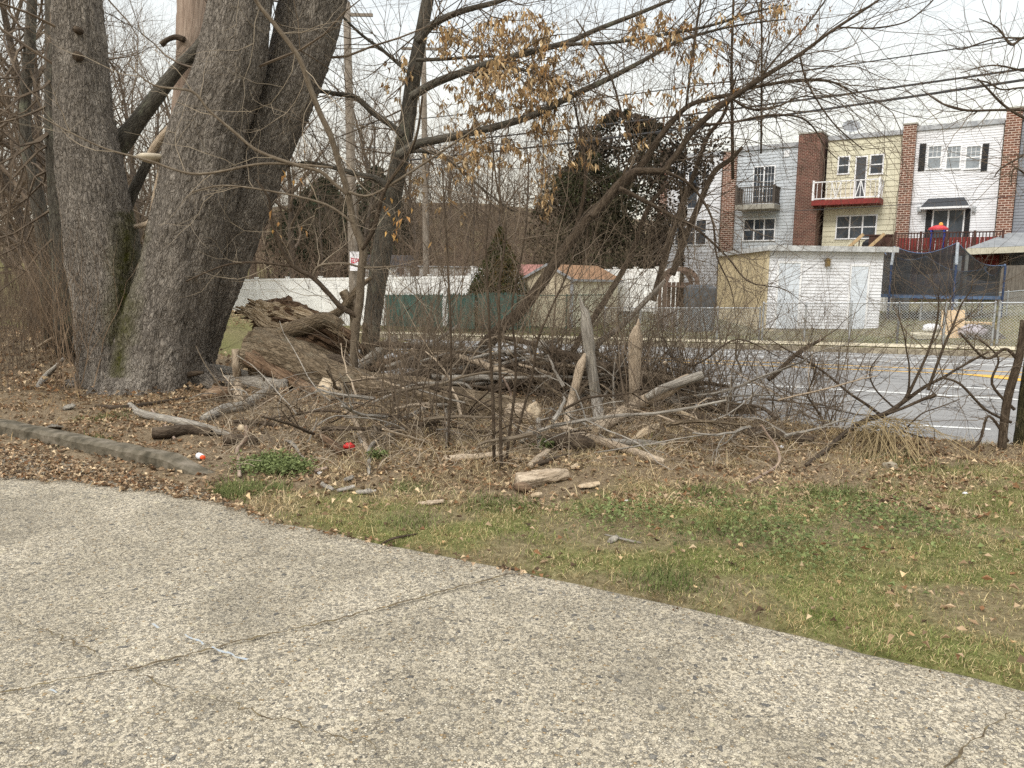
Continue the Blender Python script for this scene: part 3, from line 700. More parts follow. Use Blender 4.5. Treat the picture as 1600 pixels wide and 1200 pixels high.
for k in range(36): mb.quad(A2[k], A2[(k + 1) % 36], A[(k + 1) % 36], A[k])
mb.build('pad', bluepad, tp)
mb = MB(); B = ring(zt0 - .03, rad * .84); mb.f.append(tuple(range(36))); mb.mi.append(0); mb.v = [tuple(p) for p in B]; mb.bk = [tuple(p) for p in B]; mb.build('mat', black, tp)
ztop = W(1470, 382, YT - rad * .5).z; poles = []
for k, a in enumerate(angs):
    d = Vector((math.cos(a), math.sin(a), 0)); p0 = ctr + d * (rad + .06); tp_ = ctr + d * (rad + .0) + Vector((0, 0, ztop + tops[k]))
    zg = Hs(p0.x, p0.y)
    mb = MB(); mb.tube([p0 + Vector((0, 0, zg)), p0 + Vector((0, 0, (zt0 + ztop) / 2 + .2))], [.04, .04], 8); po = mb.build('pole', bluep, tp)
    mb = MB(); mb.tube([p0 + Vector((0, 0, (zt0 + ztop) / 2 + .2)), tp_], [.055, .055], 8); mb.build('foam_sleeve', foam if k in (3, 4) else bluepad, po); poles.append(tp_)
mb = MB(); NN = 60
for k in range(NN):
    rowsn = []
    for kk in (k, k + 1):
        a = 2 * math.pi * (kk / NN); f = ((a / (2 * math.pi)) * 6 - .25) % 6; i = int(f); u = f - i
        top = (poles[i % 6] - ctr).z * (1 - u) + (poles[(i + 1) % 6] - ctr).z * u - .35 * math.sin(math.pi * u)
        d = Vector((math.cos(a), math.sin(a), 0)); rr = rad * (.97 - .05 * math.sin(math.pi * u))
        rowsn.append([ctr + d * rr + Vector((0, 0, zt0)), ctr + d * (rr - .12 * math.sin(math.pi * u)) + Vector((0, 0, (zt0 + top) / 2)), ctr + d * rr + Vector((0, 0, top))])
    for j in range(2): mb.quad(rowsn[0][j], rowsn[1][j], rowsn[1][j + 1], rowsn[0][j + 1])
mb.build('safety_net', netm, tp, True)
mb = MB()
for k in range(6):
    P = []
    for j in range(9):
        u = j / 8; p = poles[k].lerp(poles[(k + 1) % 6], u); p = p - Vector((0, 0, .33 * math.sin(math.pi * u))); P.append(p)
    mb.tube(P, [.02] * 9, 5)
mb.build('net_rim', bluepad, tp)
# canopy shelter at the right
cn = empty('patio_canopy', W(1600, 470, 36), 'grey fabric patio canopy with pale posts at the right behind the trampoline', 'canopy')
fab = basic('grey_fabric', '76797b', '8f9192', 2, .8); Yc = 36.0
a, b, c, d = W(1510, 388, Yc), W(1700, 380, Yc), W(1575, 364, Yc + 2), W(1690, 362, Yc + 2); bk1, bk2 = W(1520, 388, Yc + 4.5), W(1700, 380, Yc + 4.5)
mb = MB(); mb.quad(a, b, d, c); mb.quad(bk1, c, d, bk2); mb.tri(a, c, bk1)
mb.quad(a + Vector((0, 0, -.04)), bk1 + Vector((0, 0, -.04)), bk2 + Vector((0, 0, -.04)), b + Vector((0, 0, -.04))); mb.build('roof', fab, cn)
mb = MB(); mb.bar(a - Vector((0, .03, .15)), b - Vector((0, .03, .15)), .1, .28); mb.build('fascia', basic('cream_trim', 'b9b4a2', 'cbc6b4', 5, .7), cn)
for p in (W(1497, 400, Yc - .5),):
    mb = MB(); mb.bar(Vector((p.x, p.y, .3)), p, .24); mb.build('post', foam, cn)
for px in (1512, 1608, 1690):
    p = W(px, 392, Yc); mb = MB(); mb.bar(Vector((p.x, p.y, .3)), p, .1); mb.build('post', basic('white_post', 'c8c8c4', 'd8d8d4', 5, .7), cn)
gf = MB(); a = W(1565, 415, 35); b = W(1720, 412, 35); n = 26
for i in range(n):
    p = a.lerp(b, i / n); q = a.lerp(b, (i + .93) / n); gf.hexa([Vector((p.x, p.y, .3)), Vector((q.x, q.y, .3)), Vector((q.x, q.y + .03, .3)), Vector((p.x, p.y + .03, .3)), p, q, q + Vector((0, .03, 0)), p + Vector((0, .03, 0))])
tag(gf.build('board_fence', greyw), 'weathered vertical board fence beside the trampoline at the right edge', 'fence')
# white vinyl porch rail by the shed
vf = empty('slatted_fence', W(1400, 470, 36), 'short white slatted vinyl fence with capped post between shed and trampoline', 'fence')
vin = basic('white_vinyl', 'e9e9e6', 'f3f3f0', 3, .4); vin2 = basic('grey_vinyl', '8b8d8e', 'a0a2a2', 3, .5)
mb = MB(); a = W(1376, 412, 34.5); b = W(1397, 412, 34.5)
for i in range(9): x = a.x + (b.x - a.x) * i / 9; mb.wbox(x, x + .075, a.y, a.y + .03, .4, a.z)
mb.wbox(a.x, b.x, a.y - .02, a.y + .05, a.z - .02, a.z + .05); mb.build('panel', vin, vf)
for px in (1388, 1421):
    p = W(px, 410, 34.4); mb = MB(); mb.wbox(p.x - .09, p.x + .09, p.y - .09, p.y + .09, .4, p.z + .1); mb.wbox(p.x - .13, p.x + .13, p.y - .13, p.y + .13, p.z + .1, p.z + .16); mb.build('post', vin if px < 1400 else vin2, vf)
mb = MB(); a = W(1399, 413, 34.6); b = W(1420, 413, 34.6)
for i in range(9): x = a.x + (b.x - a.x) * i / 9; mb.wbox(x, x + .08, a.y, a.y + .03, .4, a.z)
mb.build('panel', vin2, vf)
# garage shed
sh = empty('garden_shed', W(1285, 512, 28.5), 'white sided flat roofed shed with two doors and tan side wall', 'shed')
Y0 = 28.0; L = W(1197, 450, Y0); Rr = W(1377, 450, Y0); zt = W(1290, 392, Y0).z; zb = .05; Yb = 34.7
mb = MB(); mb.wbox(L.x, Rr.x, Y0 + .03, Yb, zb - .3, zt); mb.build('wall', S_tan, sh)
mb = MB(); z_ = zb; mb.quad(Vector((L.x, Y0 + .012, zb)), Vector((Rr.x, Y0 + .012, zb)), Vector((Rr.x, Y0 + .012, zt)), Vector((L.x, Y0 + .012, zt)))
while z_ < zt:
    z2 = min(z_ + .115, zt); A = lambda x, y, z: Vector((x, y, z))
    mb.quad(A(L.x, Y0 - .02, z_ + .012), A(Rr.x, Y0 - .02, z_ + .012), A(Rr.x, Y0, z2), A(L.x, Y0, z2)); mb.quad(A(L.x, Y0 + .011, z_ + .012), A(Rr.x, Y0 + .011, z_ + .012), A(Rr.x, Y0 - .02, z_ + .012), A(L.x, Y0 - .02, z_ + .012)); z_ = z2
mb.build('siding', S_white, sh)
mb = MB()
for k in range(34): y = Y0 + .1 + k * .195; mb.wbox(L.x - .02, L.x, y, y + .03, zb, zt - .02)
mb.wbox(L.x - .04, L.x + .05, Y0 - .04, Y0 + .1, zb, zt); mb.build('batten', S_tan, sh)
mb = MB(); mb.wbox(L.x - .1, Rr.x + .35, Y0 - .3, Yb + .1, zt, zt + .06); ro = mb.build('roof', roofm, sh)
mb = MB(); mb.wbox(L.x - .12, Rr.x + .37, Y0 - .33, Y0 - .302, zt - .03, zt + .16); mb.wbox(L.x - .13, L.x - .102, Y0 - .3, Yb, zt - .03, zt + .14); mb.build('fascia', basic('weathered_fascia', '9a9b9a', 'cfd0cf', 2.5, .6, 0, 'World'), ro)
doorm = basic('pale_blue_door', 'cdd4dc', 'd6dde4', 3, .4)
for x0, x1, y1, y0 in ((1217, 1250, 516, 411), (1330, 1356, 512, 416)):
    a, b = W(x0, y0, Y0), W(x1, y0, Y0); mb = MB(); mb.wbox(a.x, b.x, Y0 - .06, Y0 - .02, zb, a.z); 
    wd = b.x - a.x
    for i in range(2):
        for z0_, z1_ in ((.12, .32), (.38, .68), (.74, .93)):
            hh = a.z - zb; mb.wbox(a.x + wd * (.12 + .42 * i), a.x + wd * (.46 + .42 * i), Y0 - .068, Y0 - .06, zb + hh * z0_, zb + hh * z1_) if x0 > 1300 else None
    do = mb.build('door', doorm, sh)
    mb = MB(); mb.wbox(a.x - .07, a.x, Y0 - .08, Y0, zb, a.z + .07); mb.wbox(b.x, b.x + .07, Y0 - .08, Y0, zb, a.z + .07); mb.wbox(a.x, b.x, Y0 - .08, Y0, a.z, a.z + .07); mb.build('door_frame', trim, do)
    mb = MB(); mb.tube([Vector((a.x + .08, Y0 - .06, zb + 1)), Vector((a.x + .08, Y0 - .12, zb + 1))], [.03, .03], 8); mb.build('handle', metalg, do)
p = W(1291, 412, Y0); brass = basic('aged_brass', '6e5c3c', '8a744c', 10, .4, metal=.6)
mb = MB(); mb.wbox(p.x - .07, p.x + .07, Y0 - .2, Y0 - .06, p.z - .1, p.z + .12); mb.wbox(p.x - .1, p.x + .1, Y0 - .23, Y0 - .02, p.z + .12, p.z + .15); mb.wbox(p.x - .04, p.x + .04, Y0 - .17, Y0 - .1, p.z + .15, p.z + .2); mb.build('wall_lamp', brass, sh)
# tan shed with brown shingle roof
s2 = empty('tool_shed', W(893, 500, 32.5), 'small cream and tan shed with brown shingle roof behind the leaning trees', 'shed')
c = W(893, 470, 32.5); g0 = Hs(c.x, c.y); zt = W(893, 434, 32.5).z; zp = W(868, 414, 33.5).z
da = Vector((-.80, .60, 0)); db = Vector((.70, .72, 0)); LA, LB = 2.35, 3.2
cc = Vector((c.x, c.y, 0)); Z = lambda z: Vector((0, 0, z))
cA_, cB_, cD_ = cc + da * LA, cc + db * LB, cc + da * LA + db * LB
mb = MB(); mb.quad(cc + Z(g0), cB_ + Z(g0), cB_ + Z(zt), cc + Z(zt)); mb.quad(cB_ + Z(g0), cD_ + Z(g0), cD_ + Z(zt), cB_ + Z(zt)); mb.quad(cD_ + Z(g0), cA_ + Z(g0), cA_ + Z(zt), cD_ + Z(zt)); mb.build('wall', basic('cream_panel', 'd3cdb6', 'dfd9c4', 2, .7, 0, 'World'), s2)
mA_ = cc + da * (LA / 2); mb = MB(); mb.quad(cA_ + Z(g0), cc + Z(g0), cc + Z(zt), cA_ + Z(zt)); mb.tri(cA_ + Z(zt), cc + Z(zt), mA_ + Z(zp)); mb.build('gable_wall', basic('tan_panel', 'b5a890', 'c4b79e', 2, .7, 0, 'World'), s2)
mb = MB(); o_ = -db * .15; e_ = .15
for sgn in (0, 1):
    lo = (cc - da * e_) if sgn == 0 else (cA_ + da * e_); a0, a1 = lo + o_ + Z(zt - .05), lo + db * (LB + .15) + Z(zt - .05); b0, b1 = mA_ + o_ + Z(zp + .03), mA_ + db * (LB + .15) + Z(zp + .03)
    mb.quad(a0, a1, b1, b0); mb.quad(a0 + Z(-.05), b0 + Z(-.05), b1 + Z(-.05), a1 + Z(-.05)); mb.quad(a0, b0, b0 + Z(-.05), a0 + Z(-.05)); mb.quad(a0, a0 + Z(-.05), a1 + Z(-.05), a1)
mb.build('roof', basic('brown_shingle', '80624a', '9e7c5f', 9, .95, .01, 'World', (1, 1, 4)), s2)
mb = MB(); mb.bar(cc + Z(g0) , cc + Z(zt), .14); mb.bar(cc - da * e_ + o_ + Z(zt - .1), cc - da * e_ + db * (LB + .1) + Z(zt - .1), .06, .1); mb.bar(cA_ + da * e_ + o_ + Z(zt - .08), mA_ + o_ + Z(zp), .05, .1); mb.bar(cc - da * e_ + o_ + Z(zt - .08), mA_ + o_ + Z(zp), .05, .1); mb.build('corner_trim', basic('grey_trim', '8b8e92', '9da0a3', 4, .6), s2)
# second shed, red roof
s3 = empty('red_roof_shed', W(835, 500, 34), 'pale shed with faded red roof left of the brown roofed shed', 'shed')
a, b = W(812, 430, 34), W(852, 430, 34); g0 = Hs(a.x, a.y)
mb = MB(); mb.wbox(a.x, b.x, 34, 36.5, g0, a.z); mb.build('wall', basic('pale_panel', 'c9c6bc', 'd6d3c9', 2, .7), s3)
mb = MB(); mb.hexa([Vector((a.x - .1, 33.8, a.z)), Vector((b.x + .1, 33.8, a.z)), Vector((b.x + .1, 36.7, a.z)), Vector((a.x - .1, 36.7, a.z)), Vector((a.x - .1, 35.2, a.z + .5)), Vector((b.x + .1, 35.2, a.z + .5)), Vector((b.x + .1, 35.3, a.z + .5)), Vector((a.x - .1, 35.3, a.z + .5))]); mb.build('roof', basic('faded_red_roof', '8a5c52', 'a0736a', 8, .8), s3)
# arched playset
ps = empty('climbing_frame', W(1060, 500, 30), 'brown wooden arched garden playset half hidden by branches left of the tan shed wall', 'playset')
ctr_ = W(1065, 445, 30); rw = basic('reddish_wood', '5c4a40', '7a675a', 12, .8); g0 = Hs(ctr_.x, ctr_.y)
for dy in (0, 1.1):
    mb = MB(); P = [ctr_ + Vector((.62 * math.cos(a), dy, .62 * math.sin(a))) for a in np.linspace(0, math.pi, 13)]
    P = [Vector((P[0].x, P[0].y, g0))] + P + [Vector((P[-1].x, P[-1].y, g0))]
    for i in range(len(P) - 1): mb.bar(P[i], P[i + 1], .1, .16)
    mb.build('arch', rw, ps)
mb = MB()
for a in np.linspace(.2, math.pi - .2, 9): p = ctr_ + Vector((.66 * math.cos(a), -.05, .66 * math.sin(a))); mb.bar(p, p + Vector((0, 1.2, 0)), .05)
mb.wbox(ctr_.x - .55, ctr_.x + .55, ctr_.y - .02, ctr_.y + 1.1, ctr_.z - .1, ctr_.z - .04)
for i in range(6): mb.wbox(ctr_.x - .5 + i * .18, ctr_.x - .36 + i * .18, ctr_.y + 1.12, ctr_.y + 1.15, g0, ctr_.z + .1)
mb.build('slats', rw, ps)
cg = MB(); p = W(1093, 487, 29.5); g0 = Hs(p.x, p.y); zt = W(1093, 446, 29.5).z
prof = [(g0, .5, .35), (g0 + .3, .56, .38), (zt - .35, .6, .4), (zt - .12, .58, .38), (zt, .4, .2)]; rows = []
for j, (z_, a, b) in enumerate(prof): rows.append([Vector((p.x + a * math.copysign(abs(math.cos(k * math.pi / 10)) ** .5, math.cos(k * math.pi / 10)) * (1 + .04 * rnd.random()), p.y + b * math.copysign(abs(math.sin(k * math.pi / 10)) ** .5, math.sin(k * math.pi / 10)), z_ + .05 * rnd.random())) for k in range(20)])
for i in range(4):
    for k in range(20): cg.quad(rows[i][k], rows[i][(k + 1) % 20], rows[i + 1][(k + 1) % 20], rows[i + 1][k])
i0 = len(cg.v); cg.v += [tuple(q) for q in rows[-1]]; cg.bk += [tuple(q) for q in rows[-1]]; cg.f.append(tuple(range(i0, i0 + 20))); cg.mi.append(0)
tag(cg.build('tarp_covered_box', basic('slate_tarp', '42484d', '5a6066', 5, .6)), 'storage box under a dark slate tarpaulin left of the tan shed wall', 'storage box')

# ================================================================ FENCES, POLES, WIRES
def vinyl_run(label, p0, p1, hgt, n, name='vinyl_fence'):
    a, b = Vector(p0), Vector(p1); o = empty(name, a.lerp(b, .5), label, 'fence')
    d = (b - a); L = d.length; ang = math.atan2(d.y, d.x)
    mb = MB(); pm = MB()
    for i in range(n):
        u0, u1 = i / n, (i + 1) / n; A = a.lerp(b, u0); B = a.lerp(b, u1)
        mb.bar(A + Vector((0, 0, hgt / 2)), B + Vector((0, 0, hgt / 2)), .03, hgt - .02)
        mb.bar(A + Vector((0, 0, hgt - .05)), B + Vector((0, 0, hgt - .05)), .06, .12); mb.bar(A + Vector((0, 0, hgt * .8)), B + Vector((0, 0, hgt * .8)), .05, .05)
    mb.build('panel', vin, o)
    for i in range(n + 1):
        A = a.lerp(b, i / n); pm = MB(); pm.wbox(-.065, .065, -.065, .065, A.z - .1, A.z + hgt + .06, ang, (A.x, A.y)); pm.wbox(-.09, .09, -.09, .09, A.z + hgt + .06, A.z + hgt + .1, ang, (A.x, A.y)); pm.build('post', vin, o)
    return o
def base_under(px, py_top, Y):
    p = W(px, py_top, Y); return p
A = W(350, 438, 44); B = W(735, 431, 36); hg = 2.6
vinyl_run('long white vinyl privacy fence beyond the road, left of the green cloth screens', (A.x - 1.5, A.y + .1, A.z - hg), (B.x, B.y, B.z - hg), hg, 8)
A = W(738, 419, 38); B = W(850, 420, 38)
vinyl_run('white vinyl privacy fence farther back behind the conical evergreen', (A.x, A.y, A.z - 1.9), (B.x, B.y, B.z - 1.9), 1.9, 3)
A = W(930, 421, 36); B = W(1060, 420, 34)
vinyl_run('white vinyl privacy fence behind the climbing frame', (A.x, A.y, A.z - 1.9), (B.x, B.y, B.z - 1.9), 1.9, 4)
# chain link fences
wire = basic('fence_wire', '9da1a3', 'c0c3c4', 20, .5, 0, metal=.4); gwire = basic('green_coated_wire', '2c4a42', '3c5c52', 10, .6)
def chain(label, pts, hgt, mat, posts, r=.0065, sp=.08, rail=True, name='chain_link_fence', screens=(), scm=None):
    o = empty(name, pts[0], label, 'fence'); mb = MB(); 
    for k in range(len(pts) - 1):
        a, b = Vector(pts[k]), Vector(pts[k + 1]); d = b - a; L = math.hypot(d.x, d.y); ux = Vector((d.x / L, d.y / L, 0)); zz = lambda s: a.z + d.z * s / L
        nn = Vector((-ux.y, ux.x, 0)) * r; w_ = ux * r * .9
        n = int((L + hgt) / sp)
        for i in range(n):
            for sg in (1, -1):
                s0 = i * sp - (hgt if sg > 0 else 0); s1 = s0 + sg * hgt
                h0, h1 = 0.0, hgt
                if sg < 0: s0 = i * sp; s1 = s0 - hgt
                lo, hi = min(s0, s1), max(s0, s1)
                def clip(s, h, S0, H0, S1, H1): return s, h
                pa, pb = [s0, 0.0], [s1, hgt]
                for p_, q_ in ((pa, pb), (pb, pa)):
                    if p_[0] < 0: f = (0 - p_[0]) / (q_[0] - p_[0]); p_[1] += (q_[1] - p_[1]) * f; p_[0] = 0
                    if p_[0] > L: f = (L - p_[0]) / (q_[0] - p_[0]); p_[1] += (q_[1] - p_[1]) * f; p_[0] = L
                if abs(pa[0] - pb[0]) < .03 or not (0 <= pa[0] <= L and 0 <= pb[0] <= L): continue
                off = Vector((-ux.y, ux.x, 0)) * (.004 * sg)
                P = a + ux * pa[0]; Q = a + ux * pb[0]; P.z = zz(pa[0]) + pa[1]; Q.z = zz(pb[0]) + pb[1]
                mb.quad(P + off - w_, P + off + w_, Q + off + w_, Q + off - w_)
    mb.build('wire_mesh', mat, o)
    for k in range(len(pts) - 1):
        a, b = Vector(pts[k]), Vector(pts[k + 1])
        if rail: mb = MB(); mb.tube([a + Vector((0, 0, hgt)), b + Vector((0, 0, hgt))], [.022, .022], 6); mb.build('top_rail', metalg if mat is wire else gwire, o)
        n = posts[k]
        for i in range(n + 1):
            p = a.lerp(b, i / n); mb = MB(); mb.tube([p - Vector((0, 0, .15)), p + Vector((0, 0, hgt + .02)), p + Vector((0, 0, hgt + .06))], [.035, .035, .01], 8); mb.build('post', metalg if mat is wire else gwire, o)
    return o
TF = 25.6
def fz(q, t=TF): p = QT(q, t); return Vector((p.x, p.y, Hs(p.x, p.y) - .02))
q1190 = FPT(1192, 500, TF)[0]; q1404 = FPT(1404, 500, TF)[0]; q1553 = FPT(1553, 500, TF)[0]; q1700 = FPT(1700, 500, TF)[0]; q1010 = FPT(945, 500, TF)[0]
chain('grey chain link fence along the pavement in front of the white shed', [fz(q1190), fz(q1404), fz(q1553)], 1.25, wire, [3, 2])
gt = chain('grey chain link gate section at the right with paired posts', [fz(q1553 + .12), fz(q1700)], 1.25, wire, [2], name='chain_link_gate')
chain('grey chain link fence running back across the yard towards the trampoline', [W(1440, 468, 30) - Vector((0, 0, 1.2)), W(1620, 452, 30.5) - Vector((0, 0, 1.2))], 1.2, wire, [4], name='chain_link_fence')
chain('thin chain link fence along the pavement in front of the storage box and playset', [fz(q1010), fz(q1190 - .1)], 1.1, wire, [4])
q600 = FPT(590, 500, TF + .6)[0]; q945 = FPT(945, 500, TF + .6)[0]
fo = chain('green coated chain link fence carrying the green privacy screens', [fz(q600, TF + .6), fz(q945, TF + .6)], 1.55, gwire, [7])
scr = basic('green_screen_cloth', '2c453f', '425f58', 5, .9, .01, 'World', (1, 1, .3))
for (a, b, top, lab) in ((602, 692, 460, 'green privacy screen cloth with frayed top, leftmost on the wire fence'), (699, 742, 460, 'narrow green privacy screen cloth left of the conical evergreen'), (747, 808, 459, 'green privacy screen cloth hanging in front of the conical evergreen')):
    mb = MB(); n = 26
    qa_, z1 = FPT(a, top, TF + .5); qb_, z2 = FPT(b, top, TF + .5)
    for i in range(n):
        for j in range(4):
            P = []
            for ii_, jj in ((i, j), (i + 1, j), (i + 1, j + 1), (i, j + 1)):
                q = qa_ + (qb_ - qa_) * ii_ / n; t = TF + .5 + .03 * math.sin(ii_ * 1.3 + jj) ; z = z1 + (z2 - z1) * ii_ / n - .03 * (ii_ % 2) * (jj == 4)
                P.append(QT(q, t, (z - 1.45) + 1.45 * jj / 4))
            mb.quad(*P)
    for i in range(60): q = qa_ + (qb_ - qa_) * rnd.random(); z = z1 + (z2 - z1) * (q - qa_) / (qb_ - qa_); mb.quad(QT(q, TF + .47, z - .05), QT(q + .03, TF + .47, z - .05), QT(q + .035, TF + .47, z + .06 * rnd.random()), QT(q + .01, TF + .47, z + .06))
    tag(mb.build('privacy_screen', scr), lab, 'privacy screen')
# boards and rubbish behind the gate
def board(label, c, ex, ey, th, mat, name='board', cat='board'):
    c, ex, ey = Vector(c), Vector(ex), Vector(ey); nrm = ex.cross(ey).normalized() * th; mb = MB()
    mb.hexa([c, c + ex, c + ex + nrm, c + nrm, c + ey, c + ex + ey, c + ex + ey + nrm, c + ey + nrm]); o = mb.build(name, mat); return tag(o, label, cat)
tanb = basic('cardboard', 'c2a47c', 'd2b58c', 3, .8); c0 = G(1477, 533); c1 = W(1484, 498, 26.8)
board('tan board leaning upright behind the chain link fence', c0 + Vector((0, .3, .05)), Vector((.75, .05, .02)), Vector((.22, .45, .85)), .03, tanb)
c0 = G(1433, 532); board('pale foam mattress slab lying flat left of the leaning tan board', c0 + Vector((0, 0, .04)), Vector((.9, -.1, .03)), Vector((.1, .7, .05)), .12, basic('dirty_foam', 'b0a68c', 'c4bba2', 4, .9), 'foam_slab', 'foam slab')
c0 = G(1512, 528); board('tan plank lying level right of the leaning tan board', c0 + Vector((0, .4, .42)), Vector((1.0, -.1, -.02)), Vector((0, .25, .02)), .05, tanb, 'plank', 'plank')
c0 = G(1517, 533); board('dark slatted pallet leaning at the foot of the gate', c0 + Vector((0, .1, .02)), Vector((1.1, -.1, 0)), Vector((-.1, .8, .38)), .07, basic('dark_pallet', '39342e', '4a443c', 10, .9), 'pallet', 'pallet')
bagm = basic('white_plastic', 'd9d9dc', 'e8e8ea', 8, .5)
def blob(label, c, rx, ry, rz, mat, name, cat, amp=.25, seed=0, n=14):
    mb = MB(); V = []
    for i in range(9):
        th = math.pi * i / 8
        V.append([])
        for j in range(n):
            ph = 2 * math.pi * j / n; d = Vector((math.sin(th) * math.cos(ph), math.sin(th) * math.sin(ph), math.cos(th)))
            r = 1 + amp * mnoise.noise(d * 2.3 + Vector((seed, 0, 0))) + amp * .5 * mnoise.noise(d * 6 + Vector((seed, 3, 0)))
            V[-1].append(Vector(c) + Vector((d.x * rx * r, d.y * ry * r, max(-.6, d.z) * rz * r)))
    i0 = len(mb.v)
    for row in V:
        for p in row: mb.v.append(tuple(p)); mb.bk.append(tuple(p - Vector(c)))
    for i in range(8):
        for j in range(n): mb.f.append((i0 + i * n + j, i0 + (i + 1) * n + j, i0 + (i + 1) * n + (j + 1) % n, i0 + i * n + (j + 1) % n)); mb.mi.append(0)
    return tag(mb.build(name, mat, smoothf=True), label, cat)
p = G(1463, 528); blob('crumpled white plastic bag on the foam slab behind the fence', p + Vector((0, .3, .28)), .3, .2, .14, bagm, 'plastic_bag', 'bag', .4)
p = G(1528, 530); blob('greyish full rubbish bag behind the fence beside the pallet', p + Vector((0, .25, .2)), .42, .3, .2, basic('grey_bag', 'a39aa2', 'b8b0b5', 6, .5), 'rubbish_bag', 'bag', .4, 5)
# utility poles and wires
polem = barkmat('pole_wood', '6e655b', '8f8579', 'a89e92', .5, .006)
def upole(label, px, y_at, Y, h, r, name='utility_pole'):
    p = W(px, y_at, Y); g0 = Hs(p.x, p.y); o = empty(name, (p.x, p.y, g0), label, 'utility pole')
    lean = Vector((-.012, 0, 1)); b = Vector((p.x, p.y, g0)) 
    mb = MB(); mb.tube([b + lean * (h * k / 6) for k in range(7)], [r * (1 - .3 * k / 6) for k in range(7)], 10); mb.build('pole', polem, o, True)
    mb = MB(); mb.bar(b + lean * (h - .5) - Vector((1.1, 0, 0)), b + lean * (h - .5) + Vector((1.1, 0, 0)), .1, .12)
    mb.build('cross_arm', polem, o)
    for k in (-1, -.4, .4, 1):
        mb = MB(); mb.tube([b + lean * (h - .44) + Vector((k, 0, 0)), b + lean * (h - .3) + Vector((k, 0, 0))], [.05, .035], 8); mb.build('insulator', metalg, o)
    return o, b
o1, b1 = upole('grey wooden utility pole carrying the red and white notice', 553, 400, 34.4, 14, .22)
o2, b2 = upole('slimmer pale utility pole right of the bare middle tree', 667, 400, 40, 14, .18)
sg = empty('pole_notice', W(555, 415, 34.05), 'small white notice with red lettering fixed to the utility pole', 'sign')
c = W(554.5, 408, 34.05); wn = basic('notice_white', 'e2dfe2', 'eeecee', 5, .5); rn = basic('notice_red', 'c04252', 'cf5664', 5, .5)
mb = MB(); mb.wbox(c.x - .22, c.x + .22, c.y, c.y + .015, c.z - .42, c.z + .41); mb.build('board', wn, sg)
mb = MB()
def stroke(x0, z0, x1, z1, wd=.035): mb.bar(c + Vector((x0, -.004, z0)), c + Vector((x1, -.004, z1)), .008, wd) if abs(x1 - x0) > abs(z1 - z0) else mb.wbox(c.x + min(x0, x1) - wd / 2, c.x + max(x0, x1) + wd / 2, c.y - .008, c.y - .001, c.z + min(z0, z1), c.z + max(z0, z1))
for x0, z0, x1, z1 in ((-.15, -.1, -.15, .13), (-.15, .12, -.04, .12), (-.15, .02, -.05, .02), (-.04, .02, -.04, .12), (-.1, -.02, -.03, -.1), (.04, -.08, .04, .1), (.04, .1, .15, .1), (.15, -.02, .15, .1), (.04, 0, .15, 0)): stroke(x0, z0, x1, z1)
mb.build('lettering', rn, sg)
wirem = basic('cable', '2e2e30', '3c3c3e', 5, .6)
def cable(label, a, b, sag, r, name='overhead_wire'):
    mb = MB(); P = [Vector(a).lerp(Vector(b), k / 20) - Vector((0, 0, sag * 4 * (k / 20) * (1 - k / 20))) for k in range(21)]; mb.tube(P, [r] * 21, 5)
    return tag(mb.build(name, wirem), label, 'overhead wire', 'overhead wires')
cable('thick overhead wire sloping over the white house, lowest of the three across the open sky', W(1760, 100, 22), W(640, 250, 42), .2, .042)
cable('thick overhead wire just above the lowest one over the white house', W(1760, 84, 22), W(640, 226, 42), .2, .036)
cable('thin topmost overhead wire crossing the open sky at right', W(1760, 35, 22), W(560, 195, 34.4), .2, .02)
cable('thin sagging service wire in front of the wooded hillside, upper one', W(500, 232, 34), W(1250, 186, 44), .3, .013)
cable('thin low service wire crossing the dark evergreen', W(600, 252, 36), W(1250, 262, 44), .3, .013)
cable('wire strung along the backs of the houses above the shed roof', W(1130, 333, 46.5), W(1660, 300, 38), .15, .018)
# distant small white building with dark roof
db_ = empty('distant_cottage', W(620, 430, 55), 'low pale cottage with dark roof beyond the white fence, right of the middle tree', 'house')
a, b = W(560, 414, 55), W(640, 414, 55); g0 = Hs(a.x, 55)
mb = MB(); mb.wbox(a.x, b.x, 55, 60, g0, a.z); mb.build('wall', basic('cottage_white', 'cfcfcc', 'dadad6', 3, .7), db_)
mb = MB(); zr = W(600, 398, 57).z; mb.hexa([Vector((a.x - .2, 54.7, a.z)), Vector((b.x + .2, 54.7, a.z)), Vector((b.x + .2, 60.3, a.z)), Vector((a.x - .2, 60.3, a.z)), Vector((a.x + .3, 57.4, zr)), Vector((b.x - .1, 57.4, zr)), Vector((b.x - .1, 57.6, zr)), Vector((a.x + .3, 57.6, zr))]); mb.build('roof', dark, db_)
p = W(626, 424, 54.9); mb = MB(); mb.wbox(p.x - .35, p.x + .35, 54.93, 54.99, p.z - .35, p.z + .35); wo = mb.build('window', trim, db_); mb = MB(); mb.wbox(p.x - .25, p.x + .25, 54.9, 54.93, p.z - .22, p.z + .22); mb.build('pane', glassm, wo)
a, b = W(655, 417, 52), W(745, 417, 52); g0 = Hs(a.x, 52); mb = MB(); mb.wbox(a.x, b.x, 52, 55, g0 - .3, a.z); d2 = empty('distant_garage', (a.x, 52, g0), 'low grey panelled garage beyond the white fence, right of the pale cottage', 'garage'); mb.build('wall', basic('grey_panel', 'b4b2ae', 'c2c0bc', 3, .7), d2)
mb = MB(); mb.wbox(a.x - .1, b.x + .1, 51.9, 55.1, a.z, a.z + .08); mb.build('roof', roofm, d2)

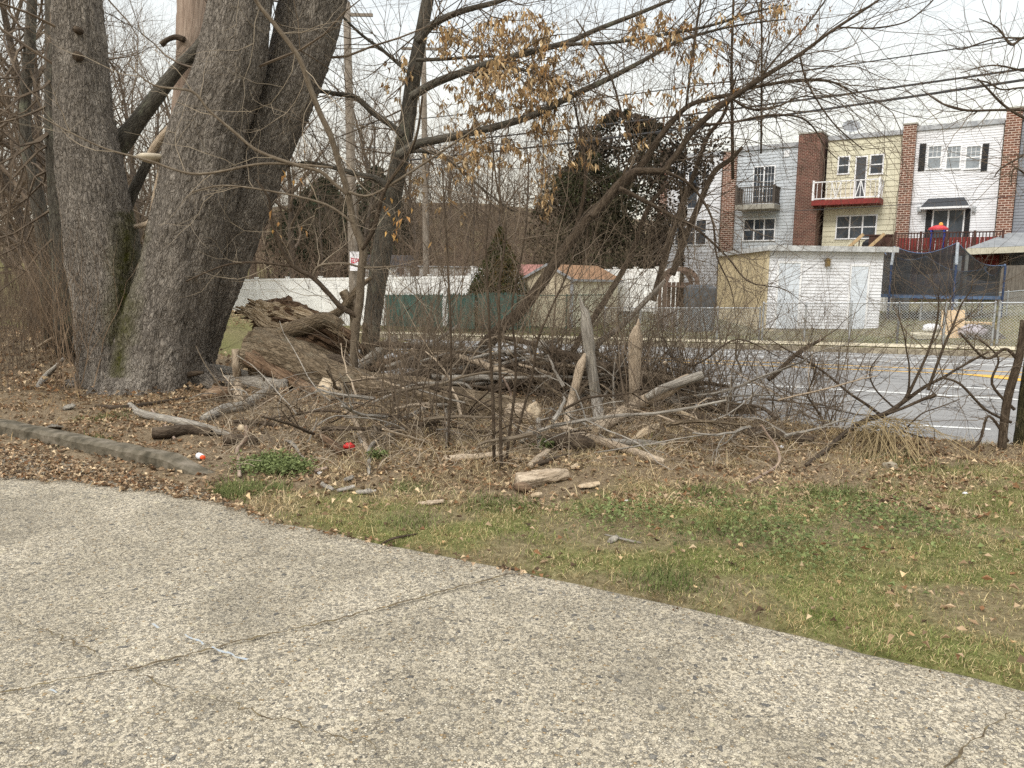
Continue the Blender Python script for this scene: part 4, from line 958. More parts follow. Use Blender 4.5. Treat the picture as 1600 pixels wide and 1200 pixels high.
# ================================================================ TREES
B_main = barkmat('maple_bark', '57514a', '8f867b', 'bab1a4', 1.15, .05, moss='4a4a1c', lichen=None)
B_grey = barkmat('grey_bark', '3c3832', '5f5a51', '7c776b', 1.0, .012, lichen='7d7f6c')
B_dark = barkmat('dark_bark', '3a3129', '574b3e', '75695a', 1.2, .01)
B_tan = barkmat('tan_bark', '5e5346', '7a6e5e', '958a78', 1.2, .006)
B_bare = barkmat('bare_wood', '806e60', 'a39080', 'bfae9c', .5, .012, stretch=.12)
B_log = barkmat('log_bark', '504536', '7c6d59', 'a1917a', .8, .03, lichen='767060')
B_pale = barkmat('pale_log', '958571', 'b7a690', 'd0c0a8', 1.0, .01)
B_wgrey = barkmat('weathered_log', '736d64', '9e978c', 'beb7ab', 1.0, .012, lichen='a9a291', stretch=.15)
B_rot = barkmat('rotten_wood', '45362b', '7a634e', 'a8927a', .6, .03, stretch=.12)
B_cut = barkmat('broken_wood', '9c8a72', 'bdaa8e', 'd4c5ac', .8, .01, stretch=.15)
B_far = barkmat('far_bark', '4a423b', '655b51', '7d7367', .6, .02)
B_twig = basic('twig_bark', '50453a', '726453', 3, .9); B_twig2 = basic('pale_twig', '857866', 'a39580', 3, .9); B_farT = basic('far_twig', '564b40', '726657', 3, .95); B_farT2 = basic('reddish_far_twig', '5c4f43', '7a6c5c', 3, .95)
def grow(mb, p, d, L, r, lvl, rg, up=.12, wig=.28, n=5, kids=3, taper=.55, maxl=99, kr=.62):
    P = [Vector(p)]; rs = [r]; d = Vector(d).normalized(); ch = []
    for i in range(n):
        d = (d + Vector((rg.gauss(0, wig), rg.gauss(0, wig), rg.gauss(0, wig) + up))).normalized()
        P.append(P[-1] + d * (L / n)); rs.append(r * (1 - (1 - taper) * (i + 1) / n)); ch.append((P[-1].copy(), d.copy(), rs[-1]))
    mb.tube(P, rs, 6 if r > .05 else (4 if r > .012 else 3), cap=False)
    if lvl <= 0: mb.nodes += P[1:]; return
    for k in range(kids):
        i = rg.randrange(1, n) if n > 1 else 0
        q, dd, rr = ch[i]; s = Vector((rg.gauss(0, 1), rg.gauss(0, 1), rg.gauss(0, 1))); s = (s - dd * s.dot(dd)).normalized()
        grow(mb, q, dd * rg.uniform(.45, .9) + s * .8, L * rg.uniform(.45, .75), rr * rg.uniform(.45, .7), lvl - 1, rg, up, wig, max(3, n - 1), kids, taper, kr=kr)
    q, dd, rr = ch[-1]
    grow(mb, q, dd, L * kr, rr * .9, lvl - 1, rg, up, wig, max(3, n - 1), kids, taper, kr=kr)
def pathr(pts, Y=None):      # (px,py,width_px[,Y]) -> points and radii
    out = []
    for p in pts:
        y = p[3] if len(p) > 3 else Y
        q = W(p[0], p[1], y); out.append((q, p[2] / 2 * y / FP / .985))
    return out
def limb(mb, pts, Y, n=8, seg=5, wob=.0):
    c = crom(pathr(pts, Y), seg)
    if wob: c = [(p + Vector((rnd.gauss(0, wob), rnd.gauss(0, wob), rnd.gauss(0, wob))), r) for p, r in c]
    mb.tube([p for p, r in c], [r for p, r in c], n, cap=True); return c
def twigify(mb, c, n, L, lvl, rg, start=.15, up=.05, r=.008, kids=3, bias=None, rmax=.5):
    k = len(c)
    for i in range(n):
        j = int((start + (1 - start) * rg.random()) * (k - 2)); p, rr = c[j]; d = (c[j + 1][0] - p).normalized()
        s = Vector((rg.gauss(0, 1), rg.gauss(0, 1), rg.gauss(0, 1))); s = (s - d * s.dot(d)).normalized()
        dd = d * .7 + s * .8
        if bias: dd += Vector(bias)
        grow(mb, p, dd, L * rg.uniform(.6, 1.3), min(r * rg.uniform(.7, 1.3), rr * rmax), lvl, rg, up, .22, 4, kids)
def bark_disp(seed, amp=.10, fine=.035):
    def f(a, L, r, c, s):
        v = Vector((c * 2.2 + seed, s * 2.2, L * 1.1)); w = Vector((c * r * 34, s * r * 34, L * 9 + seed))
        e = mnoise.noise(w); return amp * mnoise.noise(v) + amp * .5 * mnoise.noise(v * 2.7) + fine * (abs(e) * 2 - .6) * (.6 + mnoise.noise(v * 3.1))
    return f
# --- the big triple-stemmed tree
gb = G(235, 612); root = empty('mature_tree', gb, 'massive grey barked tree of three fused trunks with moss in the fork', 'tree')
def bigtrunk(pts, Y, seed, n=132, seg=20, root_at=.6):
    c = crom(pathr(pts, Y), seg); mb = MB(); mb.tube([p for p, r in c], [r for p, r in c], n, cap=False, disp=bark_disp(seed, .09, .06))
    moss = []
    for v in mb.v:
        px, py = proj(v); m_ = 0
        d = abs(px - (200 + (py - 350) * -.06 * (py > 350))) ; m_ = max(0, 1 - d / (26 + 14 * (py < 540))) * (1 if 330 < py < 590 else 0)
        moss.append(max(m_ * 1.1 + mnoise.noise(Vector(v) * 4) * .35 - .1, 0) if m_ > 0 else 0)
    o = mb.build('trunk', B_main, root, True, {'moss': moss}); return c
T1c = bigtrunk([(124, -120, 56), (120, -20, 64), (126, 90, 72), (133, 200, 84), (147, 300, 95), (164, 400, 104), (178, 500, 108), (190, 590, 124), (192, 650, 150)], 11.2, 3)
T2c = bigtrunk([(398, -120, 80), (379, -10, 84), (361, 100, 94), (327, 200, 106), (309, 300, 111), (287, 400, 112), (261, 500, 121), (250, 575, 136), (243, 620, 170), (240, 660, 200)], 10.9, 9)
T3c = bigtrunk([(528, -120, 84), (492, -10, 92), (466, 100, 84), (428, 200, 76), (386, 300, 80), (348, 400, 82), (313, 500, 76), (292, 570, 80), (275, 640, 110)], 11.55, 17)
mb = MB(); rg = random.Random(2)
def part_tube(parent, name, pts, Y, mat, n=10, seg=5, disp=None):
    c = crom(pathr(pts, Y), seg); mb = MB(); mb.tube([p for p, r in c], [r for p, r in c], n, cap=True, disp=disp); mb.build(name, mat, parent, True); return c
part_tube(root, 'limb', [(172, 240, 34), (193, 218, 30), (215, 190, 24), (245, 150, 22), (276, 110, 19), (320, 60, 16), (350, -20, 14)], 11.7, B_grey)
part_tube(root, 'limb', [(195, 330, 18), (208, 300, 16), (225, 265, 14), (240, 235, 12), (262, 200, 10)], 11.9, B_grey)
part_tube(root, 'broken_branch', [(206, 355, 6), (222, 352, 8), (236, 344, 9), (243, 305, 9), (252, 262, 8)], 11.3, B_pale)
part_tube(root, 'broken_branch', [(232, 246, 9), (243, 228, 12), (262, 203, 10), (275, 190, 5)], 11.4, B_pale)
mb = MB(); c = W(238, 247, 10.7); P = []
for z_, r_ in ((-.07, .03), (-.05, .12), (-.01, .19), (.02, .2), (.045, .16), (.06, .03)): P.append((z_, r_))
mb.tube([c + Vector((0, 0, z_)) for z_, r_ in P], [r_ for z_, r_ in P], 18); mb.build('shelf_fungus', basic('fungus', '8e8270', 'c6bba6', 9, .8), root, True)
rg = random.Random(5); mb = MB()
for cc_, n_ in ((T1c, 7), (T2c, 4), (T3c, 6)):
    for i in range(n_):
        j = rg.randrange(0, len(cc_) // 3); p, r_ = cc_[j]; a = rg.uniform(0, 6.28); d = Vector((math.cos(a), math.sin(a), .6)); grow(mb, p + d * r_ * .8, d, 1.6, .02, 2, rg, .05, .2, 4, 3)
mb.build('twigs', B_twig, root)
for px, py, w_ in ((112, 42, 6), (113, 84, 8)):
    mb = MB(); p = W(px, py, 10.75); mb.tube([p + Vector((0, .4, 0)), p + Vector((0, .1, 0)), p + Vector((-.01, .07, -.02))], [w_ * .011, w_ * .008, w_ * .004], 9); mb.build('knot', B_dark, root)
for px, py, dx, dy, r_ in ((185, 600, -.75, -.25, .14), (195, 612, -.35, -.6, .12), (225, 612, -.15, -.75, .15), (262, 610, .3, -.65, .15), (292, 600, .7, -.4, .14), (300, 590, .9, .1, .12), (170, 590, -.9, .2, .12)):
    p = W(px, py - 34, 10.95); e = Vector((p.x + dx, p.y + dy, 0)); m_ = p.lerp(e, .5); m_.z = Hs(m_.x, m_.y) + r_ * .55; e.z = Hs(e.x, e.y) - .04
    cc_ = crom([(p + Vector((-dx * .3, -dy * .3, .25)), r_ * 1.5), (p + Vector((0, 0, -.12)), r_ * 1.35), (m_, r_ * .8), (e, r_ * .25)], 8); mb = MB(); mb.tube([a for a, b in cc_], [b for a, b in cc_], 22, cap=False, disp=bark_disp(px, .2, .12)); mb.build('root', B_main, root, True)
# --- pale dead snag behind
sn = empty('dead_snag', G(270, 560), 'bark stripped pale dead trunk standing between the two left trunks', 'tree')
c = part_tube(sn, 'trunk', [(308, -120, 50), (306, -20, 50), (303, 60, 48), (293, 120, 36), (285, 170, 30), (270, 300, 36), (262, 450, 40), (262, 540, 44)], 13.0, B_bare, 20, 8, bark_disp(31, .12, .05))
part_tube(sn, 'stub', [(288, 62, 9), (275, 58, 8), (262, 62, 7), (252, 70, 9)], 12.7, B_dark)
# --- slim trees at the left edge
for lab, pts, Y, mat in (('slim greenish trunk at the far left, leaning above the brush', [(52, -120, 12), (50, 0, 14), (44, 100, 15), (38, 180, 16), (44, 240, 18), (58, 310, 20), (70, 380, 22), (80, 470, 26)], 14.5, B_grey),
                         ('dark mossy trunk directly behind the leftmost big trunk', [(80, -100, 22), (84, 20, 24), (84, 120, 24), (86, 220, 26), (92, 320, 28), (100, 420, 32), (104, 500, 36)], 13.5, B_grey)):
    p = W(pts[-1][0], pts[-1][1], Y); g0 = Hs(p.x, p.y); t_ = empty('slim_tree', (p.x, p.y, g0), lab, 'tree')
    c = crom(pathr(pts, Y), 5) + [(Vector((p.x, p.y, g0 - .1)), pts[-1][2] / 2 * Y / FP)]
    mb = MB(); mb.tube([a for a, b in c], [b for a, b in c], 12, disp=bark_disp(4, .08, .02)); mb.build('trunk', mat, t_, True)
    mb = MB(); twigify(mb, c[:-4], 26, 1.7, 3, rg, 0, .05, .022); 
    mb.build('twigs', B_twig, t_)
# --- the middle tree with tan leaves
mt = empty('leaning_tree', G(578, 580), 'dark trunked tree with long right hand limbs still holding tan dead leaves', 'tree')
YM = 12.4
tc_ = part_tube(mt, 'trunk', [(690, -120, 15), (672, -20, 17), (657, 60, 19), (645, 130, 22), (635, 200, 24), (621, 265, 27), (611, 320, 28), (596, 400, 30), (586, 470, 28), (578, 540, 27), (574, 600, 34)], YM, B_grey, 14, 6, bark_disp(2, .06, .015))
Lm = [([(652, 66, 13), (677, 38, 11), (720, 18, 9), (790, -2, 7), (860, -40, 5)], 11.9), ([(642, 152, 13), (683, 128, 12), (767, 98, 10), (833, 80, 9), (887, 66, 8), (933, 46, 7), (1000, 20, 6), (1060, -5, 4)], 11.6),
      ([(880, 69, 5), (950, 67, 5), (1037, 54, 4.5), (1110, 40, 4), (1172, 20, 3), (1230, 8, 2.4)], 11.3), ([(622, 245, 15), (650, 226, 14), (690, 217, 12), (767, 200, 11), (833, 180, 10), (893, 150, 9), (953, 122, 8), (1010, 92, 6), (1067, 62, 5), (1150, 40, 3), (1230, 30, 2)], 11.4),
      ([(630, 212, 10), (613, 197, 9), (583, 176, 9), (557, 153, 8), (527, 147, 7), (487, 143, 5), (430, 160, 3)], 12.0), ([(605, 290, 11), (585, 278, 9), (557, 272, 8), (513, 260, 6), (473, 254, 4), (420, 270, 2.5)], 12.0),
      ([(650, 94, 6), (700, 92, 5), (767, 88, 4), (820, 100, 3), (870, 130, 2)], 12.0), ([(622, 240, 7), (660, 236, 6), (700, 250, 5), (760, 300, 3), (800, 330, 2)], 11.8), ([(740, 120, 6), (790, 105, 5), (850, 120, 4), (900, 150, 2.5)], 11.4),
      ([(645, 120, 5), (600, 80, 5), (560, 50, 4), (500, -10, 3)], 12.2)]
rg = random.Random(21); tw = MB(); allc = []
for pts, Y in Lm:
    c = part_tube(mt, 'limb', pts, Y, B_grey, 8, 5); allc.append(c)
    twigify(tw, c, int(5 + 1.6 * len(pts) * 1.6), 1.0, 2, rg, .1, .02, .009, 3, (0, -.1, 0))
twigify(tw, tc_[:40], 20, 1.2, 2, rg, 0, .05, .012)
tw.build('twigs', B_twig, mt)
leafm = tintmat('dead_leaf', .8, .25)
def leaves(name, pts, size, mat, cols, parent=None, droop=1.0, seed=1, wd=.35, curl=.25):
    r_ = np.random.default_rng(seed); n = len(pts); P = np.array([tuple(p) for p in pts]); az = r_.uniform(0, 6.283, n); L = size * r_.uniform(.6, 1.3, n)
    d = np.stack([np.cos(az) * .5, np.sin(az) * .5, -droop * r_.uniform(.5, 1.3, n)], -1); d /= np.linalg.norm(d, axis=1)[:, None]
    s = np.stack([-np.sin(az + r_.normal(0, .6, n)), np.cos(az), r_.normal(0, .3, n)], -1); s -= d * (s * d).sum(1)[:, None]; s /= np.linalg.norm(s, axis=1)[:, None]
    nn = np.cross(d, s); w_ = (L * wd * r_.uniform(.5, 1.1, n))[:, None]; L = L[:, None]; cu = curl * r_.normal(0, 1, n)[:, None]
    v0 = P; v1 = P + d * L * .35 + s * w_ * .55 + nn * w_ * .5; v2 = P + d * L * .4 - s * w_ * .55 + nn * w_ * .5; v3 = P + d * L * .45 + nn * w_ * .0; v4 = P + d * L * .9 + nn * L * cu
    V = np.stack([v0, v1, v2, v3, v4], 1).reshape(-1, 3); b = np.arange(n)[:, None] * 5
    F = np.concatenate([b + np.array([[0, 1, 3]]), b + np.array([[0, 3, 2]]), b + np.array([[1, 4, 3]]), b + np.array([[3, 4, 2]])], 0)
    C = np.array([lin(c)[:3] for c in cols]); cc = C[r_.integers(0, len(C), n)] * r_.uniform(.75, 1.2, (n, 1)); cc = np.repeat(cc, 5, 0)
    return npmesh(name, V, F, mat, cc, parent)
LR = [(745, 75, 60, 55, .5), (820, 60, 55, 50, .8), (800, 130, 70, 45, .8), (690, 50, 30, 30, .5), (730, 170, 50, 50, .6), (850, 160, 45, 50, .7), (720, 240, 60, 35, .6), (780, 235, 50, 25, .5), (655, 290, 35, 40, .25), (910, 230, 30, 30, .5), (855, 260, 25, 45, .7), (850, 320, 15, 25, .7), (690, 325, 45, 25, .4), (940, 160, 40, 30, .3), (1030, 50, 60, 35, .5), (1120, 110, 70, 50, .25), (1180, 30, 60, 40, .3), (1245, 15, 60, 30, .5), (690, 380, 20, 20, .5), (1020, 180, 50, 50, .35), (900, 90, 50, 40, .3), (640, 110, 40, 50, .15), (1100, 180, 60, 40, .25)]
def pick(nodes, scale=1.0, rep=3, rg=random.Random(9)):
    out = []
    for p in nodes:
        px, py = proj(p)
        for cx_, cy_, rx, ry, w_ in LR:
            if ((px - cx_) / rx) ** 2 + ((py - cy_) / ry) ** 2 < 1 and rg.random() < w_ * scale:
                for _ in range(rep): out.append(Vector(p) + Vector((rg.gauss(0, .035), rg.gauss(0, .035), rg.gauss(-.02, .03))))
                break
    return out
# extra leafy twiglets exactly along real limbs
lt = MB(); rg = random.Random(33)
for cx_, cy_, rx, ry, w_ in LR[:16]:
    best = sorted(((abs(proj(p)[0] - cx_) + abs(proj(p)[1] - cy_), p) for c in allc for p, r_ in c), key=lambda t: t[0])[:3]
    for k in range(int(3 + 9 * w_)):
        p = rg.choice(best)[1]; tgt = W(cx_ + rg.uniform(-rx, rx), cy_ + rg.uniform(-ry, ry), p.y + rg.uniform(-.4, .4)); d = tgt - p
        l1 = MB(); grow(l1, p, d, max(.4, d.length), .007, 1, rg, -.02, .12, 5, 4); l1.build('leafy_twig', B_twig, mt); lt.nodes += l1.nodes
pts = pick(tw.nodes + lt.nodes, .2, 6)
leaves('dead_leaves', pts, .12, leafm, ['ab9068', 'c2a67c', '957a58', 'b59468', 'd3bb93', '80664a'], mt, 1.0, 3)
# --- leaning cherry with the arching crown
ct = empty('arching_tree', G(735, 600), 'dark tree leaning right from the brush pile with a wide arching crown of fine twigs', 'tree')
YC = 11.3
ca = part_tube(ct, 'trunk', [(a, b, w_ * .8) for a, b, w_ in [(728, 640, 24), (735, 596, 24), (748, 556, 27), (763, 535, 28), (788, 508, 24), (817, 482, 22), (850, 437, 22), (882, 390, 20), (925, 335, 18), (967, 294, 16), (1003, 258, 14), (1034, 210, 11), (1072, 168, 9), (1110, 154, 8), (1140, 148, 7), (1166, 139, 7), (1212, 130, 6), (1253, 125, 5), (1300, 128, 4), (1340, 150, 2.5)]], YC, B_dark, 12, 5, bark_disp(8, .06, .03))
part_tube(ct, 'stem', [(700, 640, 14), (718, 600, 16), (738, 570, 18), (755, 545, 16)], 11.1, B_grey)
Lc = [([(925, 340, 14), (950, 309, 15), (972, 284, 14), (994, 268, 12), (1035, 267, 10), (1046, 255, 10), (1062, 235, 10), (1080, 208, 9), (1120, 170, 9), (1156, 145, 8), (1198, 117, 7), (1242, 90, 6), (1273, 68, 5), (1300, 48, 4.5), (1340, 22, 4), (1385, -8, 3)], 11.0),
      ([(1072, 166, 5), (1080, 100, 5), (1090, 30, 5), (1100, -30, 4)], 11.2), ([(1180, 132, 5), (1215, 88, 4), (1260, 40, 3.5), (1290, 0, 3)], 11.0), ([(1300, 50, 4), (1314, 43, 3.5), (1364, 44, 3.5), (1413, 35, 3), (1442, 15, 2.5), (1465, -8, 2)], 10.8),
      ([(1140, 150, 5), (1160, 165, 5), (1185, 172, 5), (1215, 166, 4), (1260, 150, 3), (1310, 165, 2)], 11.0), ([(1100, 195, 5), (1150, 190, 5), (1200, 180, 4.5), (1245, 182, 4), (1270, 198, 3.5), (1290, 230, 2.5), (1310, 250, 1.5)], 10.8),
      ([(967, 294, 12), (1010, 315, 9), (1045, 335, 8), (1085, 355, 6), (1135, 400, 4), (1170, 440, 3), (1225, 452, 2), (1262, 480, .8)], 10.9), ([(1050, 430, 14), (1067, 380, 14), (1092, 320, 13), (1115, 270, 12), (1140, 250, 10), (1160, 230, 6)], 11.6),
      ([(1020, 470, 14), (1040, 400, 14), (1062, 330, 12), (1085, 270, 10), (1105, 215, 9), (1130, 180, 7), (1150, 120, 4)], 12.0), ([(1145, 280, 7), (1144, 200, 7), (1143, 100, 6), (1146, 0, 5), (1146, -40, 4)], 11.8),
      ([(1189, 240, 4), (1190, 150, 5), (1190, 60, 4), (1190, -20, 4)], 11.5), ([(1040, 268, 7), (1080, 290, 6), (1112, 340, 5), (1120, 400, 4), (1142, 450, 2.5), (1150, 500, 1)], 10.7), ([(1038, 440, 9), (992, 488, 11), (968, 512, 12), (938, 534, 13), (915, 570, 13), (905, 600, 14)], 11.0),
      ([(882, 392, 10), (905, 340, 9), (915, 270, 7), (905, 200, 5), (890, 130, 3)], 11.4), ([(1000, 262, 6), (975, 190, 5), (950, 110, 4), (900, 30, 3)], 11.3), ([(1250, 88, 4), (1262, 130, 4), (1300, 190, 3), (1350, 235, 2)], 10.8), ([(870, 690, 22), (868, 620, 16), (900, 540, 14), (945, 470, 13), (985, 400, 12), (1010, 330, 10), (1040, 290, 8)], 11.9)]
rg = random.Random(77); tw2 = MB()
for i, (pts, Y) in enumerate(Lc):
    if i: pts = [(a, b, w_ * .72) for a, b, w_ in pts]
    c = part_tube(ct, 'limb', pts, Y, B_wgrey if i == 12 else B_dark, 7, 5)
    twigify(tw2, c, int(5 + 1.3 * len(pts)), 1.0, 2, rg, .1, .02, .009, 3, (.12, -.05, 0))
twigify(tw2, ca[40:], 38, 1.1, 2, rg, 0, .03, .008, 3, (.15, -.1, 0))
for i in range(15):   # long drooping shoots to the right
    c = allc[3] if i % 5 == 0 else None
    cc_ = ca[-30:]; p, r_ = cc_[rg.randrange(len(cc_))]; grow(tw2, p, Vector((1, -.2, -.35 + rg.random() * .6)), 1.9, .008, 2, rg, -.04, .2, 7, 3)
tw2.build('twigs', B_twig, ct)
leaves('dead_leaves', pick(tw2.nodes, .14, 3), .09, leafm, ['8e6a48', 'a98558', '6e5038', 'b48a58'], ct, 1.0, 5)
# --- tan sapling in front
sp_ = empty('sapling', G(556, 590), 'slender tan barked sapling bending up left in front of the middle tree', 'sapling')
YS = 10.0
sy = lambda py: 10.55 - (600 - py) / 600 * 1.1
c1_ = part_tube(sp_, 'stem', [(q[0], q[1], q[2] * .82, sy(q[1])) for q in [(380, -60, 6), (400, 0, 7), (433, 43, 8), (467, 90, 9), (483, 133, 10), (500, 177, 10), (517, 213, 11), (530, 257, 11), (543, 300, 12), (553, 350, 13), (567, 388, 15), (564, 430, 15), (562, 470, 16), (556, 510, 16), (553, 560, 16), (552, 600, 18)]], YS, B_tan, 10)
brs = [([(557, 493, 9), (533, 480, 9), (513, 458, 8), (488, 433, 8), (460, 417, 7), (439, 388, 7), (424, 344, 6), (420, 310, 4), (400, 280, 3)], B_dark), ([(566, 390, 7), (585, 355, 7), (600, 300, 6), (625, 260, 5), (650, 215, 4), (660, 150, 3)], B_dark),
       ([(543, 304, 6), (520, 285, 6), (500, 268, 6), (450, 254, 6), (400, 234, 5), (367, 207, 5), (327, 173, 4), (300, 143, 4), (240, 133, 3), (200, 100, 2)], B_tan), ([(520, 262, 4), (450, 256, 4), (400, 257, 4), (333, 270, 4), (290, 270, 4), (230, 250, 3.5), (167, 233, 3), (110, 207, 2.5), (60, 180, 2)], B_tan),
       ([(488, 433, 4), (500, 415, 4), (540, 412, 4), (570, 418, 3), (620, 416, 2.5)], B_tan), ([(545, 300, 5), (580, 305, 4), (640, 270, 4), (700, 230, 3), (760, 190, 2)], B_tan), ([(460, 417, 4), (400, 410, 4), (350, 415, 3), (290, 440, 2.5)], B_dark), ([(553, 350, 4), (510, 320, 4), (430, 300, 3), (350, 290, 3), (300, 300, 2)], B_tan)]
rg = random.Random(3); tw3 = MB()
for pts, m_ in brs:
    c = part_tube(sp_, 'branch', [q + (sy(q[1]) - .03,) for q in pts], YS, m_, 6); twigify(tw3, c, 6, .7, 1, rg, .2, .04, .0045, 3)
twigify(tw3, c1_[:50], 16, .8, 2, rg, 0, .05, .005); tw3.build('twigs', B_twig2, sp_)
leaves('dead_leaves', [p + Vector((0, 0, -.02)) for p in tw3.nodes if (600 < proj(p)[0] < 680 or 420 < proj(p)[0] < 480) and 230 < proj(p)[1] < 380 and rg.random() < .25], .11, leafm, ['b48a58', 'd1a868'], sp_, 1.0, 8)
# --- thin upright stems in the middle
for lab, pts in (('straight thin brown shoot, left one of the tight pair rising before the brush pile', [(772, 724, 6), (771, 650, 6), (769, 600, 5.5), (766, 540, 5), (762, 450, 4), (760, 380, 3), (768, 300, 2.5), (772, 220, 2)]),
                 ('straight thin brown shoot, right one of the tight pair rising before the brush pile', [(783, 735, 6.5), (782, 650, 6), (781, 560, 5.5), (780, 450, 4.5), (790, 360, 4), (775, 280, 3), (765, 180, 2)]),
                 ('thin brown shoot curving right, beside the tight pair of shoots', [(791, 722, 5.5), (798, 660, 5), (804, 615, 5), (806, 560, 4.5), (800, 480, 4), (815, 400, 3), (825, 330, 2)]),
                 ('outermost thin brown shoot leaning right towards the shed', [(800, 703, 4.5), (815, 650, 4.5), (831, 590, 4), (840, 533, 4), (862, 480, 3.5), (885, 430, 3), (900, 380, 2)]),
                 ('thin dark whip rising left of the leaning dark trunk', [(700, 700, 4), (705, 560, 4), (700, 420, 3.5), (695, 330, 3), (690, 250, 2)])):
    b = G(pts[0][0], pts[0][1]); o = empty('shrub_shoot', b, lab, 'shoot', 'upright shoots'); c = part_tube(o, 'stem', pts, b.y, B_dark if 'whip' in lab else B_tan if False else B_dark, 6)
    mb = MB(); twigify(mb, c, 9, .5, 1, rg, .4, .08, .005); mb.build('twigs', B_twig, o)
# --- right edge tree
rt = empty('edge_tree', G(1592, 712), 'dark mossy trunk at the right edge beside the road', 'tree')
YR = 7.6
c = part_tube(rt, 'trunk', [(1770, 60, 34), (1705, 300, 34), (1656, 450, 36), (1626, 545, 36), (1617, 600, 38), (1611, 660, 40), (1608, 705, 46), (1607, 735, 54)], YR, barkmat('mossy_bark', '2c2a1e', '4a4630', '66613f', 1.0, .02), 16, 7, bark_disp(6, .08, .03))
part_tube(rt, 'stem', [(1600, 500, 10), (1592, 560, 12), (1575, 620, 13), (1567, 680, 13), (1565, 720, 14)], 7.4, B_dark)
tw4 = MB(); rg = random.Random(12)
o5 = lambda L: [(1250 + x / 3.43, y / 3.43, w_) for x, y, w_ in L]
for L in ([(1400, 120, 8), (1200, 200, 7), (1130, 240, 5), (1060, 150, 4), (960, 100, 2)], [(1200, 205, 5), (1060, 205, 4), (940, 240, 4), (870, 265, 3), (820, 260, 2)], [(1500, 600, 9), (1200, 590, 7), (1050, 590, 6), (900, 592, 6), (770, 560, 4), (650, 480, 2)],
          [(1500, 800, 8), (1250, 660, 7), (1100, 570, 6), (1000, 470, 5), (950, 420, 3)], [(1400, 420, 6), (1200, 380, 5), (1030, 350, 4), (860, 390, 2)], [(1400, 480, 6), (1200, 470, 5), (1080, 480, 4), (1000, 440, 4), (870, 420, 2)], [(1400, 700, 6), (1200, 830, 5), (1080, 900, 4), (1040, 950, 2)], [(1400, 900, 5), (1250, 950, 5), (1150, 900, 4), (1130, 1000, 2)]):
    c = part_tube(rt, 'branch', [(a, b, w_ * .6) for a, b, w_ in o5(L)], 7.2, B_dark, 6); twigify(tw4, c, 9, .38, 1, rg, .3, .0, .004)
tw4.build('twigs', B_twig, rt); tw4 = MB()
for L in ([(1588, 560, 5), (1570, 545, 5), (1540, 560, 4), (1500, 520, 3)], [(1580, 660, 5), (1540, 640, 4), (1500, 600, 4), (1470, 590, 3)], [(1575, 690, 5), (1545, 650, 4), (1530, 690, 4), (1500, 720, 3)], [(1585, 640, 5), (1550, 600, 4), (1560, 560, 3), (1530, 530, 2)]):
    c = part_tube(rt, 'branch', L, 7.4, B_dark, 6); twigify(tw4, c, 10, .35, 1, rg, .2, .0, .004)
tw4.build('twigs', B_twig, rt)
def settle(pts, Y):
    out = []
    for p in pts:
        y = p[3] if len(p) > 3 else Y
        for _ in range(120):
            q = W(p[0], p[1], y); r = p[2] / 2 * y / FP
            if q.z > Hs(q.x, q.y) + r * .72: break
            y -= .04
        out.append((p[0], p[1], p[2], y))
    return out

# --- right hand fallen limb radiating twigs
fb = empty('fallen_limb', G(1385, 672), 'dark fallen limb with upswept forks at the right end of the brush', 'fallen limb')
YF = 8.3; c10 = lambda L: [(1200 + x / 3, 450 + y / 3, w_ / 3) for x, y, w_ in L]; rg = random.Random(15); tw5 = MB()
for L, Y, nk in (([(180, 830, 20), (260, 770, 22), (350, 690, 24), (450, 625, 26), (560, 585, 24), (640, 530, 20), (740, 460, 16), (820, 420, 13), (900, 372, 11), (1035, 298, 9)], 8.3, 8),
             ([(630, 535, 14), (658, 480, 11), (662, 370, 8), (650, 300, 7), (640, 230, 6), (618, 150, 5), (610, 90, 3)], 8.35, 7), ([(650, 515, 16), (700, 410, 13), (750, 300, 11), (790, 170, 10), (800, 60, 7), (790, 20, 4)], 8.2, 8),
             ([(750, 480, 14), (770, 420, 14), (830, 260, 12), (870, 170, 10), (905, 80, 8), (950, 10, 6), (960, -60, 3)], 8.15, 8), ([(540, 605, 16), (460, 545, 14), (380, 492, 12), (270, 400, 10), (180, 340, 9), (90, 290, 7), (0, 235, 4)], 8.4, 9),
             ([(560, 590, 14), (640, 560, 14), (720, 525, 16), (775, 505, 22), (778, 495, 10)], 8.1, 4), ([(255, 670, 12), (262, 630, 11), (215, 550, 11), (185, 500, 9), (210, 430, 8), (240, 330, 4)], 8.5, 7),
             ([(620, 670, 10), (700, 695, 9), (770, 715, 8), (830, 780, 7)], 7.9, 3), ([(640, 665, 8), (720, 590, 7), (800, 560, 6), (900, 520, 4)], 8.0, 6), ([(520, 600, 7), (400, 590, 6), (250, 560, 5), (100, 600, 4)], 8.3, 6), ([(600, 570, 9), (500, 470, 8), (480, 380, 6), (540, 300, 4)], 8.4, 5)):
    c = part_tube(fb, 'branch', settle(c10(L), Y), Y, B_dark, 8, 5, bark_disp(3, .1, .03)); twigify(tw5, c, nk + 3, .55, 2, rg, .3, .03, .006, 3)
tw5.build('twigs', B_twig, fb)
